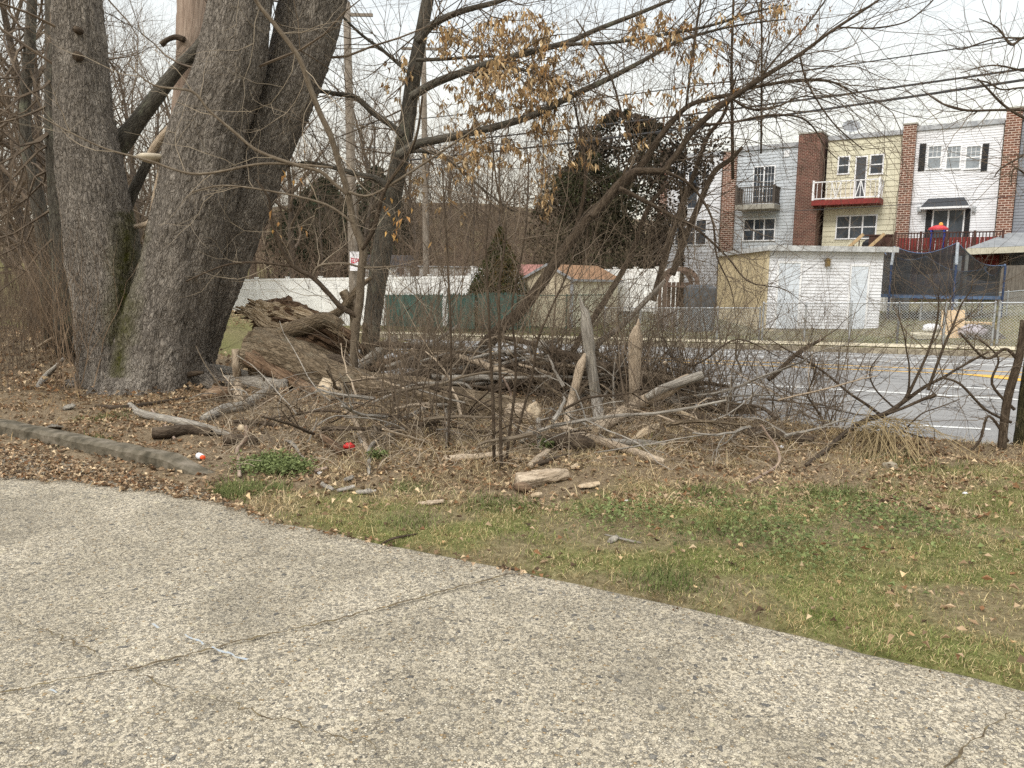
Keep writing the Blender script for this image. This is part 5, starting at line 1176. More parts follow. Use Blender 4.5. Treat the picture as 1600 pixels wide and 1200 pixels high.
for lab, L, Y in (('thick dark broken bough rising right in front of the road lane', [(0, 430, 24), (40, 400, 24), (110, 330, 22), (180, 280, 19), (235, 250, 15), (262, 240, 5)], 9.3), ('wavy thin dark branch arching across the view of the yellow road line', [(-500, 290, 5), (-380, 360, 9), (-300, 340, 9), (-140, 240, 8), (60, 330, 4)], 9.5)):
    pts = settle(c10(L), Y); q = W(pts[0][0], pts[0][1], pts[0][3]); o = empty('broken_bough', q, lab, 'branch'); c = part_tube(o, 'branch', pts, Y, B_dark, 8, 5, bark_disp(3, .1, .03)); mb = MB(); twigify(mb, c, 7, .5, 2, rg, .3, .03, .006, 3); mb.build('twigs', B_twig, o)
# --- fallen trunk with hollow broken end
ft = empty('fallen_log', G(560, 640), 'fallen grey green trunk with a hollow split left end lying through the brush pile', 'log')
YL = 11.4
c = part_tube(ft, 'trunk', [(400, 550, 76, 11.2), (425, 553, 72, 11.1), (470, 568, 58, 10.8), (520, 590, 50, 10.3), (570, 603, 47, 9.95), (640, 613, 49, 9.55), (700, 625, 46, 9.15), (760, 636, 48, 8.8), (800, 642, 44, 8.6), (832, 648, 36, 8.45)], None, B_log, 48, 14, bark_disp(12, .22, .11))
mb = MB(); e_ = c[-1][0]; d_ = (c[-1][0] - c[-3][0]).normalized(); mb.tube([e_, e_ + d_ * .03, e_ + d_ * .10], [.15, .14, .05], 14, disp=bark_disp(3, .2, .1)); mb.build('broken_end', B_cut, ft)
mb = MB(); c9 = crom([(W(795, 643, 8.5), .08), (W(812, 644, 8.42), .11), (W(832, 650, 8.38), .07)], 6); mb.tube([a for a, b in c9], [b for a, b in c9], 20, disp=bark_disp(5, .35, .35)); mb.build('peeled_patch', B_pale, ft)
mb = MB(); mb.tube([W(390, 555, 11.1), W(402, 562, 10.95), W(430, 580, 10.75), W(470, 600, 10.35), W(500, 612, 10.1)], [.18, .21, .14, .09, .05], 26, disp=bark_disp(45, .4, .3), el=.8); mb.build('rotten_flank', B_rot, ft, True)
mb = MB(); mb.tube([W(500, 612, 9.95), W(508, 610, 9.85), W(524, 616, 9.8), W(534, 626, 9.85)], [.08, .17, .18, .1], 14, disp=bark_disp(5, .35, .15)); mb.build('peeled_patch', B_cut, ft, True)
mb = MB(); mb.tube([W(462, 600, 10.2), W(480, 606, 10.1), W(505, 622, 9.9)], [.05, .08, .06], 10, disp=bark_disp(5, .3, .1)); mb.build('broken_stub', B_rot, ft, True)
# rotten shell slabs standing above
rs_ = empty('rotten_slab', G(470, 600), 'orange brown rotten wood shell with jagged top resting on the fallen trunk', 'rotten wood')
def shell(name, pts, rad0, mat, a0, a1, seed, Y, parent, n=24, jag=.55):
    c = crom(pathr(pts, Y), 6); mb = MB(); P = [p for p, r in c]; rows_o, rows_i = [], []
    for i, (p, r) in enumerate(c):
        d = (P[min(i + 1, len(P) - 1)] - P[max(0, i - 1)]).normalized(); x = d.cross(Vector((0, 1, 0))).normalized(); y = d.cross(x); ro, ri = [], []
        for j in range(n + 1):
            a = a0 + (a1 - a0) * j / n; v = x * math.cos(a) + y * math.sin(a); rr = r * (1 + jag * mnoise.noise(Vector((j * .5, i * .35, seed)))); e = d * (mnoise.noise(Vector((j * .7, seed, 2))) * .5 if i in (0, len(c) - 1) else 0)
            ro.append(p + v * rr + e); ri.append(p + v * max(rr - .05 - .03 * rnd.random(), .02) + e)
        rows_o.append(ro); rows_i.append(ri)
    def bk(j, i): return (j * .05, 0, i * .08)
    for i in range(len(c) - 1):
        for j in range(n):
            b = [bk(j, i), bk(j + 1, i), bk(j + 1, i + 1), bk(j, i + 1)]
            mb.quad(rows_o[i][j], rows_o[i][j + 1], rows_o[i + 1][j + 1], rows_o[i + 1][j], b); mb.quad(rows_i[i][j], rows_i[i + 1][j], rows_i[i + 1][j + 1], rows_i[i][j + 1], [b[0], b[3], b[2], b[1]])
        for j in (0, n): mb.quad(rows_o[i][j], rows_i[i][j], rows_i[i + 1][j], rows_o[i + 1][j], [bk(j, i)] * 4)
    for i in (0, len(c) - 1):
        for j in range(n): mb.quad(rows_o[i][j], rows_o[i][j + 1], rows_i[i][j + 1], rows_i[i][j], [bk(j, i), bk(j + 1, i), bk(j + 1, i + .5), bk(j, i + .5)])
    return mb.build(name, mat, parent)
shell('slab', [(402, 500, 52), (430, 500, 60), (462, 508, 60), (500, 520, 50), (540, 545, 40)], 0, B_rot, -.6, 2.6, 3, 11.9, rs_)
shell('slab', [(400, 478, 22), (418, 486, 30), (440, 492, 30), (470, 500, 20)], 0, B_cut, .2, 3.0, 21, 11.75, rs_)
shell('slab', [(440, 487, 36), (470, 492, 34), (510, 512, 26), (545, 535, 18)], 0, B_rot, 0, 3.4, 8, 12.0, rs_)
shell('splinter', [(382, 486, 12), (398, 492, 16), (425, 510, 16), (470, 512, 10)], 0, B_cut, 0, 3.0, 5, 11.6, rs_)
shell('splinter', [(455, 484, 14), (475, 490, 18), (500, 500, 14), (530, 520, 8)], 0, B_cut, .5, 3.6, 15, 11.7, rs_)
for k in range(9):
    x0 = 505 + k * 5; mb = MB(); mb.tube([W(x0, 512 + k * 3, 11.9), W(x0 + 22, 535 + k * 3.2, 11.75), W(x0 + 34, 552 + k * 2, 11.7)], [.012, .03, .012], 5); mb.build('splinter', B_cut if k % 2 else B_rot, rs_)
# --- named logs and branches of the pile
def log(label, pts, Y, mat, n=10, name='fallen_branch', seg=5, d=(.07, .03), cat='branch', ends=None, tip=None):
    if Y is None: g_ = G(pts[0][0], pts[0][1]); Y = g_.y
    c = crom(pathr(settle(pts, Y), None), seg); base = c[0][0]
    o = empty(name, base, label, cat); mb = MB(); sd = rnd.uniform(0, 50)
    mb.tube([p for p, r in c], [r for p, r in c], n, cap=True, disp=bark_disp(sd, *d)); mb.build('bark', mat, o, n > 7)
    for e in (ends or ()):
        p, r = c[0] if e == 0 else c[-1]; q = c[1][0] if e == 0 else c[-2][0]; dd = (p - q).normalized(); mb = MB(); r *= .93; mb.tube([p - dd * .01, p + dd * .006, p + dd * .007], [r, r, r * .02], n, cap=True); mb.build('cut_end', B_cut, o)
    return o, c
log('thick olive green branch lying on top of the rotten trunk with a sawn end', [(432, 526, 22), (455, 516, 25), (480, 508, 26), (505, 500, 25), (520, 503, 22), (532, 510, 19)], 11.2, B_log, 14, ends=[1], cat='log')
log('short upper fork rising from the olive green branch', [(508, 499, 18), (528, 488, 14), (545, 470, 12), (560, 450, 10), (580, 434, 6)], 11.3, B_log, 10)
log('stubby dark branch piece standing up beside the tan sapling', [(536, 455, 14), (543, 468, 15), (550, 484, 14), (558, 510, 12)], 11.4, B_log, 10, ends=[0])
log('dark smooth log wedged under the rotten slab left of the tan sapling', [(468, 535, 9), (490, 543, 12), (515, 556, 14), (540, 566, 15), (562, 574, 14)], 11.3, B_log, 10)
log('broken yellow ended log stub beside the tan sapling foot', [(508, 566, 22), (522, 567, 28), (545, 572, 26), (570, 582, 20)], 11.2, B_dark, 12, ends=[0], cat='log')
log('rough grey branch leaning up right behind the tan sapling', [(540, 590, 16), (565, 572, 18), (590, 552, 18), (612, 535, 20), (622, 532, 12)], 11.1, B_wgrey, 10)
log('small upright bark stripped post left of the fallen trunk', [(373, 628, 15), (372, 600, 14), (369, 570, 13), (368, 546, 12)], 10.9, B_pale, 12, ends=[1], cat='post')
log('smooth grey log pointing out from behind the big trunk', [(305, 573, 13), (340, 577, 15), (375, 584, 15), (400, 590, 12)], 11.4, B_wgrey, 12)
log('second smooth grey log just below, running under the fallen trunk', [(345, 592, 14), (380, 598, 22), (410, 600, 26), (440, 606, 22)], 11.0, B_wgrey, 12)
log('knobbly lichen grey branch below the small upright post', [(318, 655, 14), (350, 640, 18), (380, 634, 16), (405, 618, 14), (430, 600, 12), (448, 596, 7)], 10.3, B_wgrey, 10)
log('long dark grey branch lying in front of the big trunk', [(203, 632, 8), (218, 645, 12), (245, 652, 13), (275, 658, 14), (320, 668, 13), (365, 682, 7)], 9.6, B_wgrey, 10)
log('thick dark damp log end below the long grey branch', [(239, 677, 18), (262, 675, 20), (295, 672, 18), (330, 676, 14)], 8.9, B_dark, 12, ends=[0], cat='log')
log('short black brown log lying right of the damp log', [(351, 688, 18), (372, 687, 18), (400, 688, 13)], 8.6, B_dark, 12, ends=[0], cat='log')
log('dark root like branch stretched across the foot of the big trunk', [(150, 634, 5), (185, 637, 8), (230, 632, 7), (290, 622, 5)], 10.0, B_dark, 8)
log('dark branch curling along the base of the big trunk', [(228, 598, 8), (260, 592, 10), (300, 584, 9), (318, 582, 5)], 10.6, B_dark, 8)
log('pale peeled thin stick leaning over the damp log', [(237, 640, 3), (250, 656, 4), (262, 670, 4.5), (273, 686, 4.5)], 8.8, B_bare, 7, cat='stick')
log('bare tan plant stalk with a pale knot standing in the leaf litter', [(374, 745, 7), (373, 725, 7), (371, 702, 6), (378, 694, 6), (384, 686, 6), (385, 672, 6), (384, 665, 5)], 6.9, B_bare, 8, cat='stalk')
log('thin long leafless whip rising left from the pale knotted stalk', [(384, 664, 2.5), (372, 640, 2.2), (355, 620, 2), (335, 590, 2), (318, 565, 1.6), (306, 540, 1.2)], 7.2, B_tan, 5, cat='stick')
blob('pale cut wood knot on top of the bare tan stalk', W(377, 669, 6.9), .035, .03, .035, B_cut, 'wood_knot', 'wood chip', .2)
log('flaky barked stick standing above the red wrapper', [(575, 705, 9), (566, 684, 9), (556, 662, 8), (545, 645, 8), (540, 638, 3)], 8.0, B_pale, 9)
log('grey forked branch propped right of the red wrapper', [(576, 742, 5), (577, 720, 7), (578, 700, 8), (592, 688, 8), (607, 680, 9), (621, 674, 10)], 7.7, B_wgrey, 9)
log('short rotten log leaning down to the red wrapper', [(502, 682, 11), (514, 690, 14), (526, 700, 15), (537, 708, 13)], 8.0, B_rot, 10, cat='log')
log('small bleached twisted root lying left of the short rotten log', [(444, 688, 3), (456, 692, 6), (464, 702, 5), (474, 716, 4)], 7.7, B_wgrey, 7)
log('tall lichen covered grey post standing in the middle of the brush pile', [(938, 660, 19), (932, 630, 18), (926, 590, 17), (921, 550, 17), (917, 515, 18), (914, 490, 13), (909, 478, 7), (906, 462, 2)], 8.9, B_wgrey, 22, d=(.2, .12), cat='post')
log('broken peeled pole leaning left of the tall grey post', [(886, 664, 12), (892, 630, 14), (900, 600, 14), (906, 575, 14), (911, 562, 10), (914, 552, 3)], 8.8, B_pale, 20, d=(.2, .14), ends=[0])
log('stout pinkish log rising to the right from the foot of the tall grey post', [(926, 673, 20), (945, 662, 22), (985, 638, 20), (1010, 625, 19), (1040, 612, 18), (1062, 598, 16), (1078, 590, 14)], 8.7, B_pale, 14, ends=[0], cat='log')
log('grey bark peeling branch piece lying along the stout pinkish log', [(1010, 622, 10), (1030, 610, 14), (1050, 602, 14), (1080, 592, 16), (1098, 585, 12)], 8.62, B_wgrey, 10)
log('long smooth greenish pole lying across the front of the pile', [(870, 666, 15), (895, 676, 14), (940, 690, 14), (985, 704, 13), (1015, 715, 13), (1038, 722, 10)], 8.1, B_pale, 12, ends=[0], cat='pole')
log('thin grey twig crossing over the long greenish pole', [(890, 652, 5), (910, 660, 5), (935, 678, 4.5), (960, 695, 3)], 7.95, B_wgrey, 6)
log('broken branch with a pale splintered tip lying right of the pile', [(1054, 640, 6), (1075, 648, 14), (1105, 656, 14), (1140, 668, 15), (1180, 676, 16), (1230, 684, 16), (1272, 688, 12)], 9.0, B_dark, 12, ends=[0])
log('pale splintered wood wedge at the tip of the broken branch', [(1052, 640, 4), (1068, 647, 10), (1092, 656, 7), (1100, 660, 3)], 8.9, B_cut, 6, d=(.25, .1), cat='wood chip')
log('upright bark stripped stub right of the tall grey post', [(991, 640, 14), (992, 600, 16), (992, 565, 19), (992, 535, 20), (994, 518, 14), (997, 508, 7), (998, 498, 2)], 9.2, B_pale, 26, d=(.35, .25), cat='stump')
log('pale yellow splintered slab behind the long greenish pole', [(985, 690, 5), (1000, 680, 12), (1014, 672, 16), (1030, 665, 8)], 9.0, B_cut, 7, d=(.3, .1), cat='wood chip')
log('weathered flat plank of wood right of the pole tip', [(945, 690, 10), (1000, 692, 12), (1040, 694, 8)], 8.6, B_wgrey, 8)
log('dark rotten stump block under the long greenish pole', [(855, 688, 18), (875, 690, 28), (905, 692, 28), (925, 696, 18)], 8.6, B_dark, 14, d=(.25, .08), cat='log')
log('small cut grey stick sticking up left of the dark stump block', [(815, 690, 8), (824, 678, 9), (831, 668, 9)], 8.3, B_wgrey, 9, ends=[1], cat='stick')
log('thin grey stick standing upright right of the fallen trunk end', [(842, 700, 6), (842, 670, 7), (839, 645, 7), (834, 626, 5)], 8.7, B_wgrey, 8, cat='stick')
log('pale narrow wood splinter bent like an elbow on the fallen trunk', [(783, 637, 2.5), (798, 620, 3), (793, 603, 4), (785, 588, 3)], 9.5, B_bare, 6, cat='stick')
log('grey hooked stick hanging down in front of the fallen trunk', [(697, 700, 4), (697, 670, 5), (697, 640, 5), (702, 627, 5), (712, 630, 4)], 9.0, B_wgrey, 7, cat='stick')
log('grey arching branch crossing in front of the fallen trunk', [(580, 680, 6), (600, 667, 7), (640, 650, 7), (670, 635, 6), (720, 630, 5), (750, 622, 5)], 8.9, B_wgrey, 7)
log('thin long grey branch arching over the fallen trunk', [(580, 630, 4), (615, 615, 5), (650, 600, 5), (690, 599, 5), (725, 600, 5), (738, 612, 4), (742, 620, 3)], 9.1, B_wgrey, 7)
log('dark crooked branch lying under the whip stems beside the trunk end', [(703, 650, 10), (715, 636, 9), (735, 627, 8), (760, 617, 6), (790, 605, 3)], 9.4, B_dark, 8)
log('thin dark straight rod lying level in front of the pile', [(724, 672, 2.5), (760, 675, 4), (820, 678, 4), (880, 680, 4), (950, 683, 4), (1010, 688, 3.5), (1070, 700, 2.5)], 8.0, B_dark, 6, cat='stick')
log('large greenish log lying level behind the pile near the road', [(800, 600, 24), (830, 598, 28), (860, 597, 28), (890, 600, 25)], 11.2, B_log, 14, cat='log')
log('pale ended log poking out left of the leaning dark trunk', [(660, 560, 24), (685, 556, 30), (710, 552, 30), (727, 548, 26)], 11.6, B_log, 14, ends=[1], cat='log')
log('curved dark green branch arching below the pale ended log', [(650, 585, 9), (680, 574, 11), (705, 570, 11), (730, 578, 9)], 11.2, B_log, 9)
log('brown barkless log beneath the curved dark green branch', [(570, 575, 14), (600, 570, 20), (630, 566, 18), (655, 570, 12)], 11.6, B_rot, 10, cat='log')
log('mossy dark branch standing at the foot of the middle tree', [(572, 555, 10), (571, 530, 10), (570, 505, 8)], 12.0, B_log, 9)
log('orange brown half rotten chunk of wood below the small post', [(318, 622, 12), (340, 616, 24), (362, 614, 18)], 10.4, B_rot, 12, d=(.35, .1), cat='rotten wood')
log('weathered tan stump block in the grass edge before the pile', [(808, 754, 22), (822, 753, 25), (840, 749, 24), (862, 744, 22), (884, 740, 19)], 7.15, B_pale, 34, d=(.5, .3), cat='stump', seg=12)
log('rotten reddish core spilling from the left end of the tan stump block', [(806, 760, 10), (818, 762, 20), (830, 764, 12)], 7.0, B_rot, 12, d=(.4, .15), cat='rotten wood')
log('pale peeled stick pointing at the tan stump block', [(828, 728, 10), (843, 716, 13), (857, 706, 11)], 7.9, B_pale, 10, cat='stick')
log('dark curved stick beside the pale peeled stick', [(822, 730, 5), (850, 722, 8), (885, 712, 7), (912, 706, 4)], 7.9, B_dark, 8, cat='stick')
log('pale reed stalk bent sharply in the dry grass right of the pile', [(1168, 755, 5), (1192, 742, 5), (1217, 724, 5), (1214, 700, 4), (1200, 680, 3.5), (1190, 664, 3)], 7.0, B_bare, 7, cat='stalk')
log('long thin grey stick lying on the driveway by the kerb', [(25, 742, 3), (60, 740, 5), (110, 744, 5), (160, 750, 4), (192, 751, 2)], 6.35, B_wgrey, 7, cat='stick')
log('second thinner stick along the kerb side litter', [(0, 738, 2), (50, 734, 4), (90, 738, 3), (130, 745, 2)], 6.5, B_dark, 6, cat='stick')
log('dead branch crossing the litter at the far left', [(58, 606, 8), (70, 590, 10), (85, 575, 7), (100, 560, 5)], 11.5, B_wgrey, 8)
log('dark broken branch poking from the litter beside the left trunk', [(140, 582, 9), (125, 572, 10), (112, 560, 8), (104, 552, 4)], 11.0, B_dark, 9)
log('long pale dead branch lying in the brush behind the left trunk', [(50, 548, 3), (75, 532, 5), (95, 522, 6), (115, 512, 5), (135, 500, 4)], 13.5, B_pale, 7)
log('short dark twig on the driveway edge by the joint', [(778, 885, 2), (795, 888, 4), (812, 890, 3)], 4.35, B_dark, 6, cat='stick')
log('thin twig lying on the driveway near the kerb end', [(205, 821, 1.5), (250, 820, 2.5), (310, 823, 2.5), (345, 824, 1.5)], 4.95, B_tan, 5, cat='stick')
log('small grey stick in the grass right of the pile', [(945, 835, 2), (965, 840, 4), (985, 845, 4), (1002, 848, 2)], 5.0, B_wgrey, 6, cat='stick')
log('dark stick at the edge of grass and driveway', [(596, 850, 3), (612, 842, 4), (630, 838, 4), (652, 834, 2)], 4.85, B_dark, 6, cat='stick')
# flat bark and chips
def chip(label, px, py, L, wd, th, mat, ang, name='wood_chip', cat='wood chip', dz=.01, tilt=.1):
    p = G(px, py); d = Vector((math.cos(ang), math.sin(ang), tilt)).normalized(); s = d.cross(Vector((0, 0, 1))).normalized(); nrm = s.cross(d); mb = MB(); n = 7; top, bot = [], []
    for i in range(n + 1):
        u = i / n; w_ = wd * (.35 + .65 * math.sin(math.pi * min(max(u, .08), .92))) * (1 + .25 * mnoise.noise(Vector((i * .9, px * .1, 0)))); c = p + d * L * (u - .5) + Vector((0, 0, dz + th * .5)); z = nrm * (th * (.6 + .5 * mnoise.noise(Vector((i * .8, py * .1, 3)))))
        top.append((c - s * w_ * .5 + z * .3, c + z * 1.1, c + s * w_ * .5 + z * .3)); bot.append((c - s * w_ * .5 - z * .3, c - z * .2, c + s * w_ * .5 - z * .3))
    for i in range(n):
        for k in range(2): mb.quad(top[i][k], top[i][k + 1], top[i + 1][k + 1], top[i + 1][k]); mb.quad(bot[i][k], bot[i + 1][k], bot[i + 1][k + 1], bot[i][k + 1])
        mb.quad(top[i][0], top[i + 1][0], bot[i + 1][0], bot[i][0]); mb.quad(top[i][2], bot[i][2], bot[i + 1][2], top[i + 1][2])
    for i in (0, n): mb.quad(top[i][0], top[i][1], bot[i][1], bot[i][0]); mb.quad(top[i][1], top[i][2], bot[i][2], bot[i][1])
    return tag(mb.build(name, mat), label, cat)
chip('large flat tan bark slab lying before the upright shoots', 742, 718, .55, .16, .04, B_pale, .05, 'bark_slab', 'bark')
chip('grey weathered board scrap standing on the kerb top at left', 86, 676, .22, .14, .05, B_wgrey, 1.9, 'board_scrap', 'board', .03, -.3)
chip('pale wood fragment above the grey board scrap', 107, 640, .18, .12, .04, B_wgrey, 1.4, 'wood_chip', 'wood chip')
for i, (lab, px, py, L, w_, m_, a) in enumerate((('grey bark shard, left one of the bark litter near the driveway corner', 512, 765, .16, .05, B_wgrey, 2.4), ('grey bark shard in the middle of the bark litter', 540, 768, .14, .06, B_wgrey, .6),
        ('dark grey bark shard at the right end of the bark litter', 572, 773, .15, .05, B_wgrey, .1), ('small grey bark scrap above the bark litter', 545, 752, .10, .05, B_wgrey, 1.0), ('whitish wood scrap right of the red wrapper foot', 500, 738, .12, .07, B_bare, .8),
        ('pale yellow torn wood lump in the dry grass below the pile', 920, 762, .17, .12, B_cut, .3), ('tan bark piece beside the yellow wood lump', 898, 733, .12, .06, B_cut, 1.2), ('light tan leaf like chip in the left grass patch', 673, 790, .18, .06, B_pale, .1),
        ('brown chip near the tan stump block', 838, 778, .09, .05, B_cut, .4), ('curled grey bark scrap in the grass near the small stick', 958, 848, .10, .05, B_wgrey, .9))):
    chip(lab, px, py, L, w_, .025, m_, a)
# litter: bottle, wrapper, paper
bt_ = empty('plastic_bottle', G(317, 722), 'small white bottle with orange cap lying in the leaf litter', 'bottle'); p = G(310, 718, .035); q = G(322, 723, .035); d = (q - p).normalized()
mb = MB(); mb.tube([p - d * .01, p, p + d * .01, p + d * .075, p + d * .095], [.005, .024, .028, .028, .018], 14); mb.build('body', bagm, bt_, True)
mb = MB(); mb.tube([p + d * .09, p + d * .095, p + d * .125, p + d * .128], [.018, .02, .02, .005], 14); mb.build('cap', basic('orange_plastic', 'e8552a', 'f0643a', 5, .4), bt_, True)
blob('crumpled red wrapper on the litter beside the rotten log', G(545, 708, .06), .055, .035, .03, basic('red_foil', 'a82424', 'cc3630', 8, .35), 'food_wrapper', 'wrapper', .7, 2, 20)
for i, (lab, px, py, s_) in enumerate((('scrap of white paper in the litter left of the red wrapper', 500, 741, .025), ('white paper scrap in the dry grass below the pale wood slab', 979, 784, .02), ('tiny white scrap in the grass right of the reed', 1220, 700, .03), ('white scrap by the right hand grass clump', 1508, 772, .02), ('pale grey stone at the verge edge beside the road', 1390, 732, .07))):
    blob(lab, G(px, py, s_ * .3), s_, s_ * .7, s_ * .5, bagm if i < 4 else kc, 'paper_scrap' if i < 4 else 'stone', 'paper' if i < 4 else 'stone', .5, i)
# --- random sticks in the pile (countable, alike)
def zone_px(rg):
    return rg.uniform(330, 1290), rg.uniform(575, 735)
rg = random.Random(44)
tb = lambda px: 600 + (px - 400) * .16
for i in range(150):
    px = rg.uniform(330, 1240); py = rg.uniform(600, 715) if i % 3 else rg.uniform(575, 660)
    if px < 850 and tb(px) - 50 < py < tb(px) + 15: py += 60
    b = G(px, py); L = rg.uniform(.35, 1.3) * (.7 if px < 850 else 1) if i % 5 else rg.uniform(1.2, 2.0); az = rg.uniform(0, 6.28); el = rg.uniform(-.05, .45) if i % 3 or px < 850 else rg.uniform(.3, 1.2); r0 = rg.choice((.006, .008, .011, .015, .022))
    d = Vector((math.cos(az) * math.cos(el), math.sin(az) * math.cos(el), math.sin(el))); p = b + Vector((0, 0, rg.uniform(0, .35))); P = [p]; mb = MB(); rs2 = [r0]
    for k in range(6): d = (d + Vector((rg.gauss(0, .13), rg.gauss(0, .13), rg.gauss(-.02, .1)))).normalized(); P.append(P[-1] + d * L / 6); rs2.append(r0 * (1 - .1 * k))
    if max(h_.z - Hs(h_.x, h_.y) for h_ in P) > 1.5: continue
    mb.tube(P, rs2, 6 if r0 > .012 else 4); mb.bk = mb.bk
    if r0 > .01:
        for k in range(2): grow(mb, P[rg.randrange(2, 6)], d + Vector((rg.gauss(0, .6), rg.gauss(0, .6), rg.gauss(0.1, .4))), L * .4, r0 * .5, 1, rg, 0, .2, 4, 2)
    cn, cm = rg.choice((('weathered grey', B_wgrey), ('weathered grey', B_wgrey), ('dark brown', B_dark), ('olive barked', B_log), ('pale peeled', B_pale), ('tan', B_tan)))
    wh = 'left of the upright shoots' if px < 740 else ('around the tall grey post' if px < 1010 else 'right of the stout pinkish log')
    tag(mb.build('brush_stick', cm), 'loose %s%s dead stick in the brush pile %s' % ('thin ' if r0 < .012 else 'thick ', cn, wh), 'stick', 'loose %s sticks of the brush pile' % cn)
for i in range(125):
    px = rg.uniform(640, 1060); Y = rg.uniform(10.0, 11.3); p = W(px, 600, Y); 
    if p.dot(EN) > 9.3: p = p * (9.25 / p.dot(EN))
    p = Vector((p.x, p.y, Hs(p.x, p.y) + rg.uniform(.03, .62))); az = rg.gauss(.1, .55) + (math.pi if rg.random() < .5 else 0); L = rg.uniform(.6, 2.0); r0 = rg.choice((.014, .02, .03, .04, .055)); el = rg.gauss(.05, .16)
    d = Vector((math.cos(az) * math.cos(el), math.sin(az) * math.cos(el), math.sin(el))); P = [p - d * L / 2]; rs2 = [r0]; mb = MB()
    for k in range(7): d = (d + Vector((rg.gauss(0, .1), rg.gauss(0, .1), rg.gauss(-.01, .06)))).normalized(); P.append(P[-1] + d * L / 7); rs2.append(r0 * (1 - .08 * k))
    P = [Vector((a.x, a.y, max(a.z, Hs(a.x, a.y) + r0 * .8))) for a in P]
    mb.tube(P, rs2, 9, disp=bark_disp(i, .12, .05))
    tag(mb.build('stacked_branch', rg.choice((B_dark, B_log, B_wgrey, B_wgrey, B_pale, B_dark)), smoothf=True), 'dead %s stacked in the heap behind the fallen log%s' % ('thin branch' if r0 < .03 else 'thick limb', ', near the leaning dark trunk' if px < 800 else ', by the tall grey post'), 'branch', 'branches heaped behind the fallen log')
# --- brush: uncountable fine stuff
brush = MB(); rg = random.Random(99)
for i in range(900):
    u = rg.random(); px = 330 + 980 * u; py = rg.uniform(592, 720 - 25 * abs(u - .5))
    if px < 850 and py < tb(px) + 12 and rg.random() < .85: continue
    b = G(px, py); az = rg.uniform(0, 6.28); el = rg.uniform(-.1, 1.1); d = Vector((math.cos(az) * math.cos(el), math.sin(az) * math.cos(el), math.sin(el)))
    grow(brush, b + Vector((0, 0, rg.uniform(0, .2))), d, rg.uniform(.2, .6) * (.6 if px < 850 else 1), rg.uniform(.003, .006), 1, rg, -.03, .25, 4, 2)
for i in range(480):
    px = rg.uniform(560, 1100) if i % 2 else rg.uniform(870, 1090); Y = rg.uniform(10.1, 11.3); p = W(px, 600, Y)
    if p.dot(EN) > 9.4: p = p * (9.3 / p.dot(EN))
    az = rg.uniform(0, 6.28); el = rg.uniform(-.2, 1.3); d = Vector((math.cos(az) * math.cos(el), math.sin(az) * math.cos(el), math.sin(el)))
    grow(brush, Vector((p.x, p.y, Hs(p.x, p.y) + rg.uniform(0, .45))), d, rg.uniform(.3, .8), rg.uniform(.004, .010), 1, rg, -.02, .25, 4, 3)
tag(brush.build('brush_twigs', B_twig), 'fine tangled dead twigs filling the brush pile', 'brush', kind='stuff')
brush = MB()
for i in range(1300):
    px = rg.uniform(330, 1300); py = rg.uniform(610, 735)
    if px < 850 and py < tb(px) + 8: continue
    b = G(px, py); az = rg.uniform(0, 6.28); el = rg.uniform(.0, 1.0); d = Vector((math.cos(az) * math.cos(el), math.sin(az) * math.cos(el), math.sin(el)))
    grow(brush, b, d, rg.uniform(.2, .6), rg.uniform(.0025, .0045), 0, rg, -.1, .25, 5, 2)
tag(brush.build('dry_stalks', B_twig2), 'pale dry stalks woven through the brush pile', 'dry stalks', kind='stuff')
# thin bramble growth along the road side (upright shrubs, each its own thing)
def shrub_mesh(seed, n, L, r, up=.12, spread=.55, lvl=2):
    rg = random.Random(seed); mb = MB()
    for i in range(n):
        a = rg.uniform(0, 6.28); s = rg.random() * spread; grow(mb, (rg.gauss(0, .12), rg.gauss(0, .12), 0), (math.cos(a) * s, math.sin(a) * s, 1), L * rg.uniform(.5, 1), r * rg.uniform(.6, 1.2), lvl, rg, up, .16, 6, 3)
    return mb
shm = [shrub_mesh(i, 7, 1.0, .008).build('bare_shrub', B_twig) for i in range(4)]
for i in range(30):
    rg2 = rg; px = rg.uniform(600, 1080); py = rg.uniform(560, 620) if i % 4 else rg.uniform(650, 690)
    b = G(px, py)
    if b.dot(EN) > 9.5: b = b * (9.3 / b.dot(EN)); b.z = Hs(b.x, b.y)
    o = shm[i % 4] if i < 4 else shm[i % 4].copy()
    if i >= 4: col.objects.link(o)
    o.location = b; o.rotation_euler = (rg.gauss(0, .15), rg.gauss(0, .15), rg.uniform(0, 6.28)); s_ = rg.uniform(.6, 1.2); o.scale = (s_, s_, s_)
    tag(o, 'spindly leafless shrub in the brush pile ' + ('left of the leaning dark trunk' if px < 740 else 'between leaning trunk and tall grey post' if px < 920 else 'right of the tall grey post'), 'shrub', 'leafless shrubs along the road verge')
vnm = [shrub_mesh(60 + i, 3, 2.1, .011, .06, .8, 3).build('arching_shrub', B_twig) for i in range(4)]
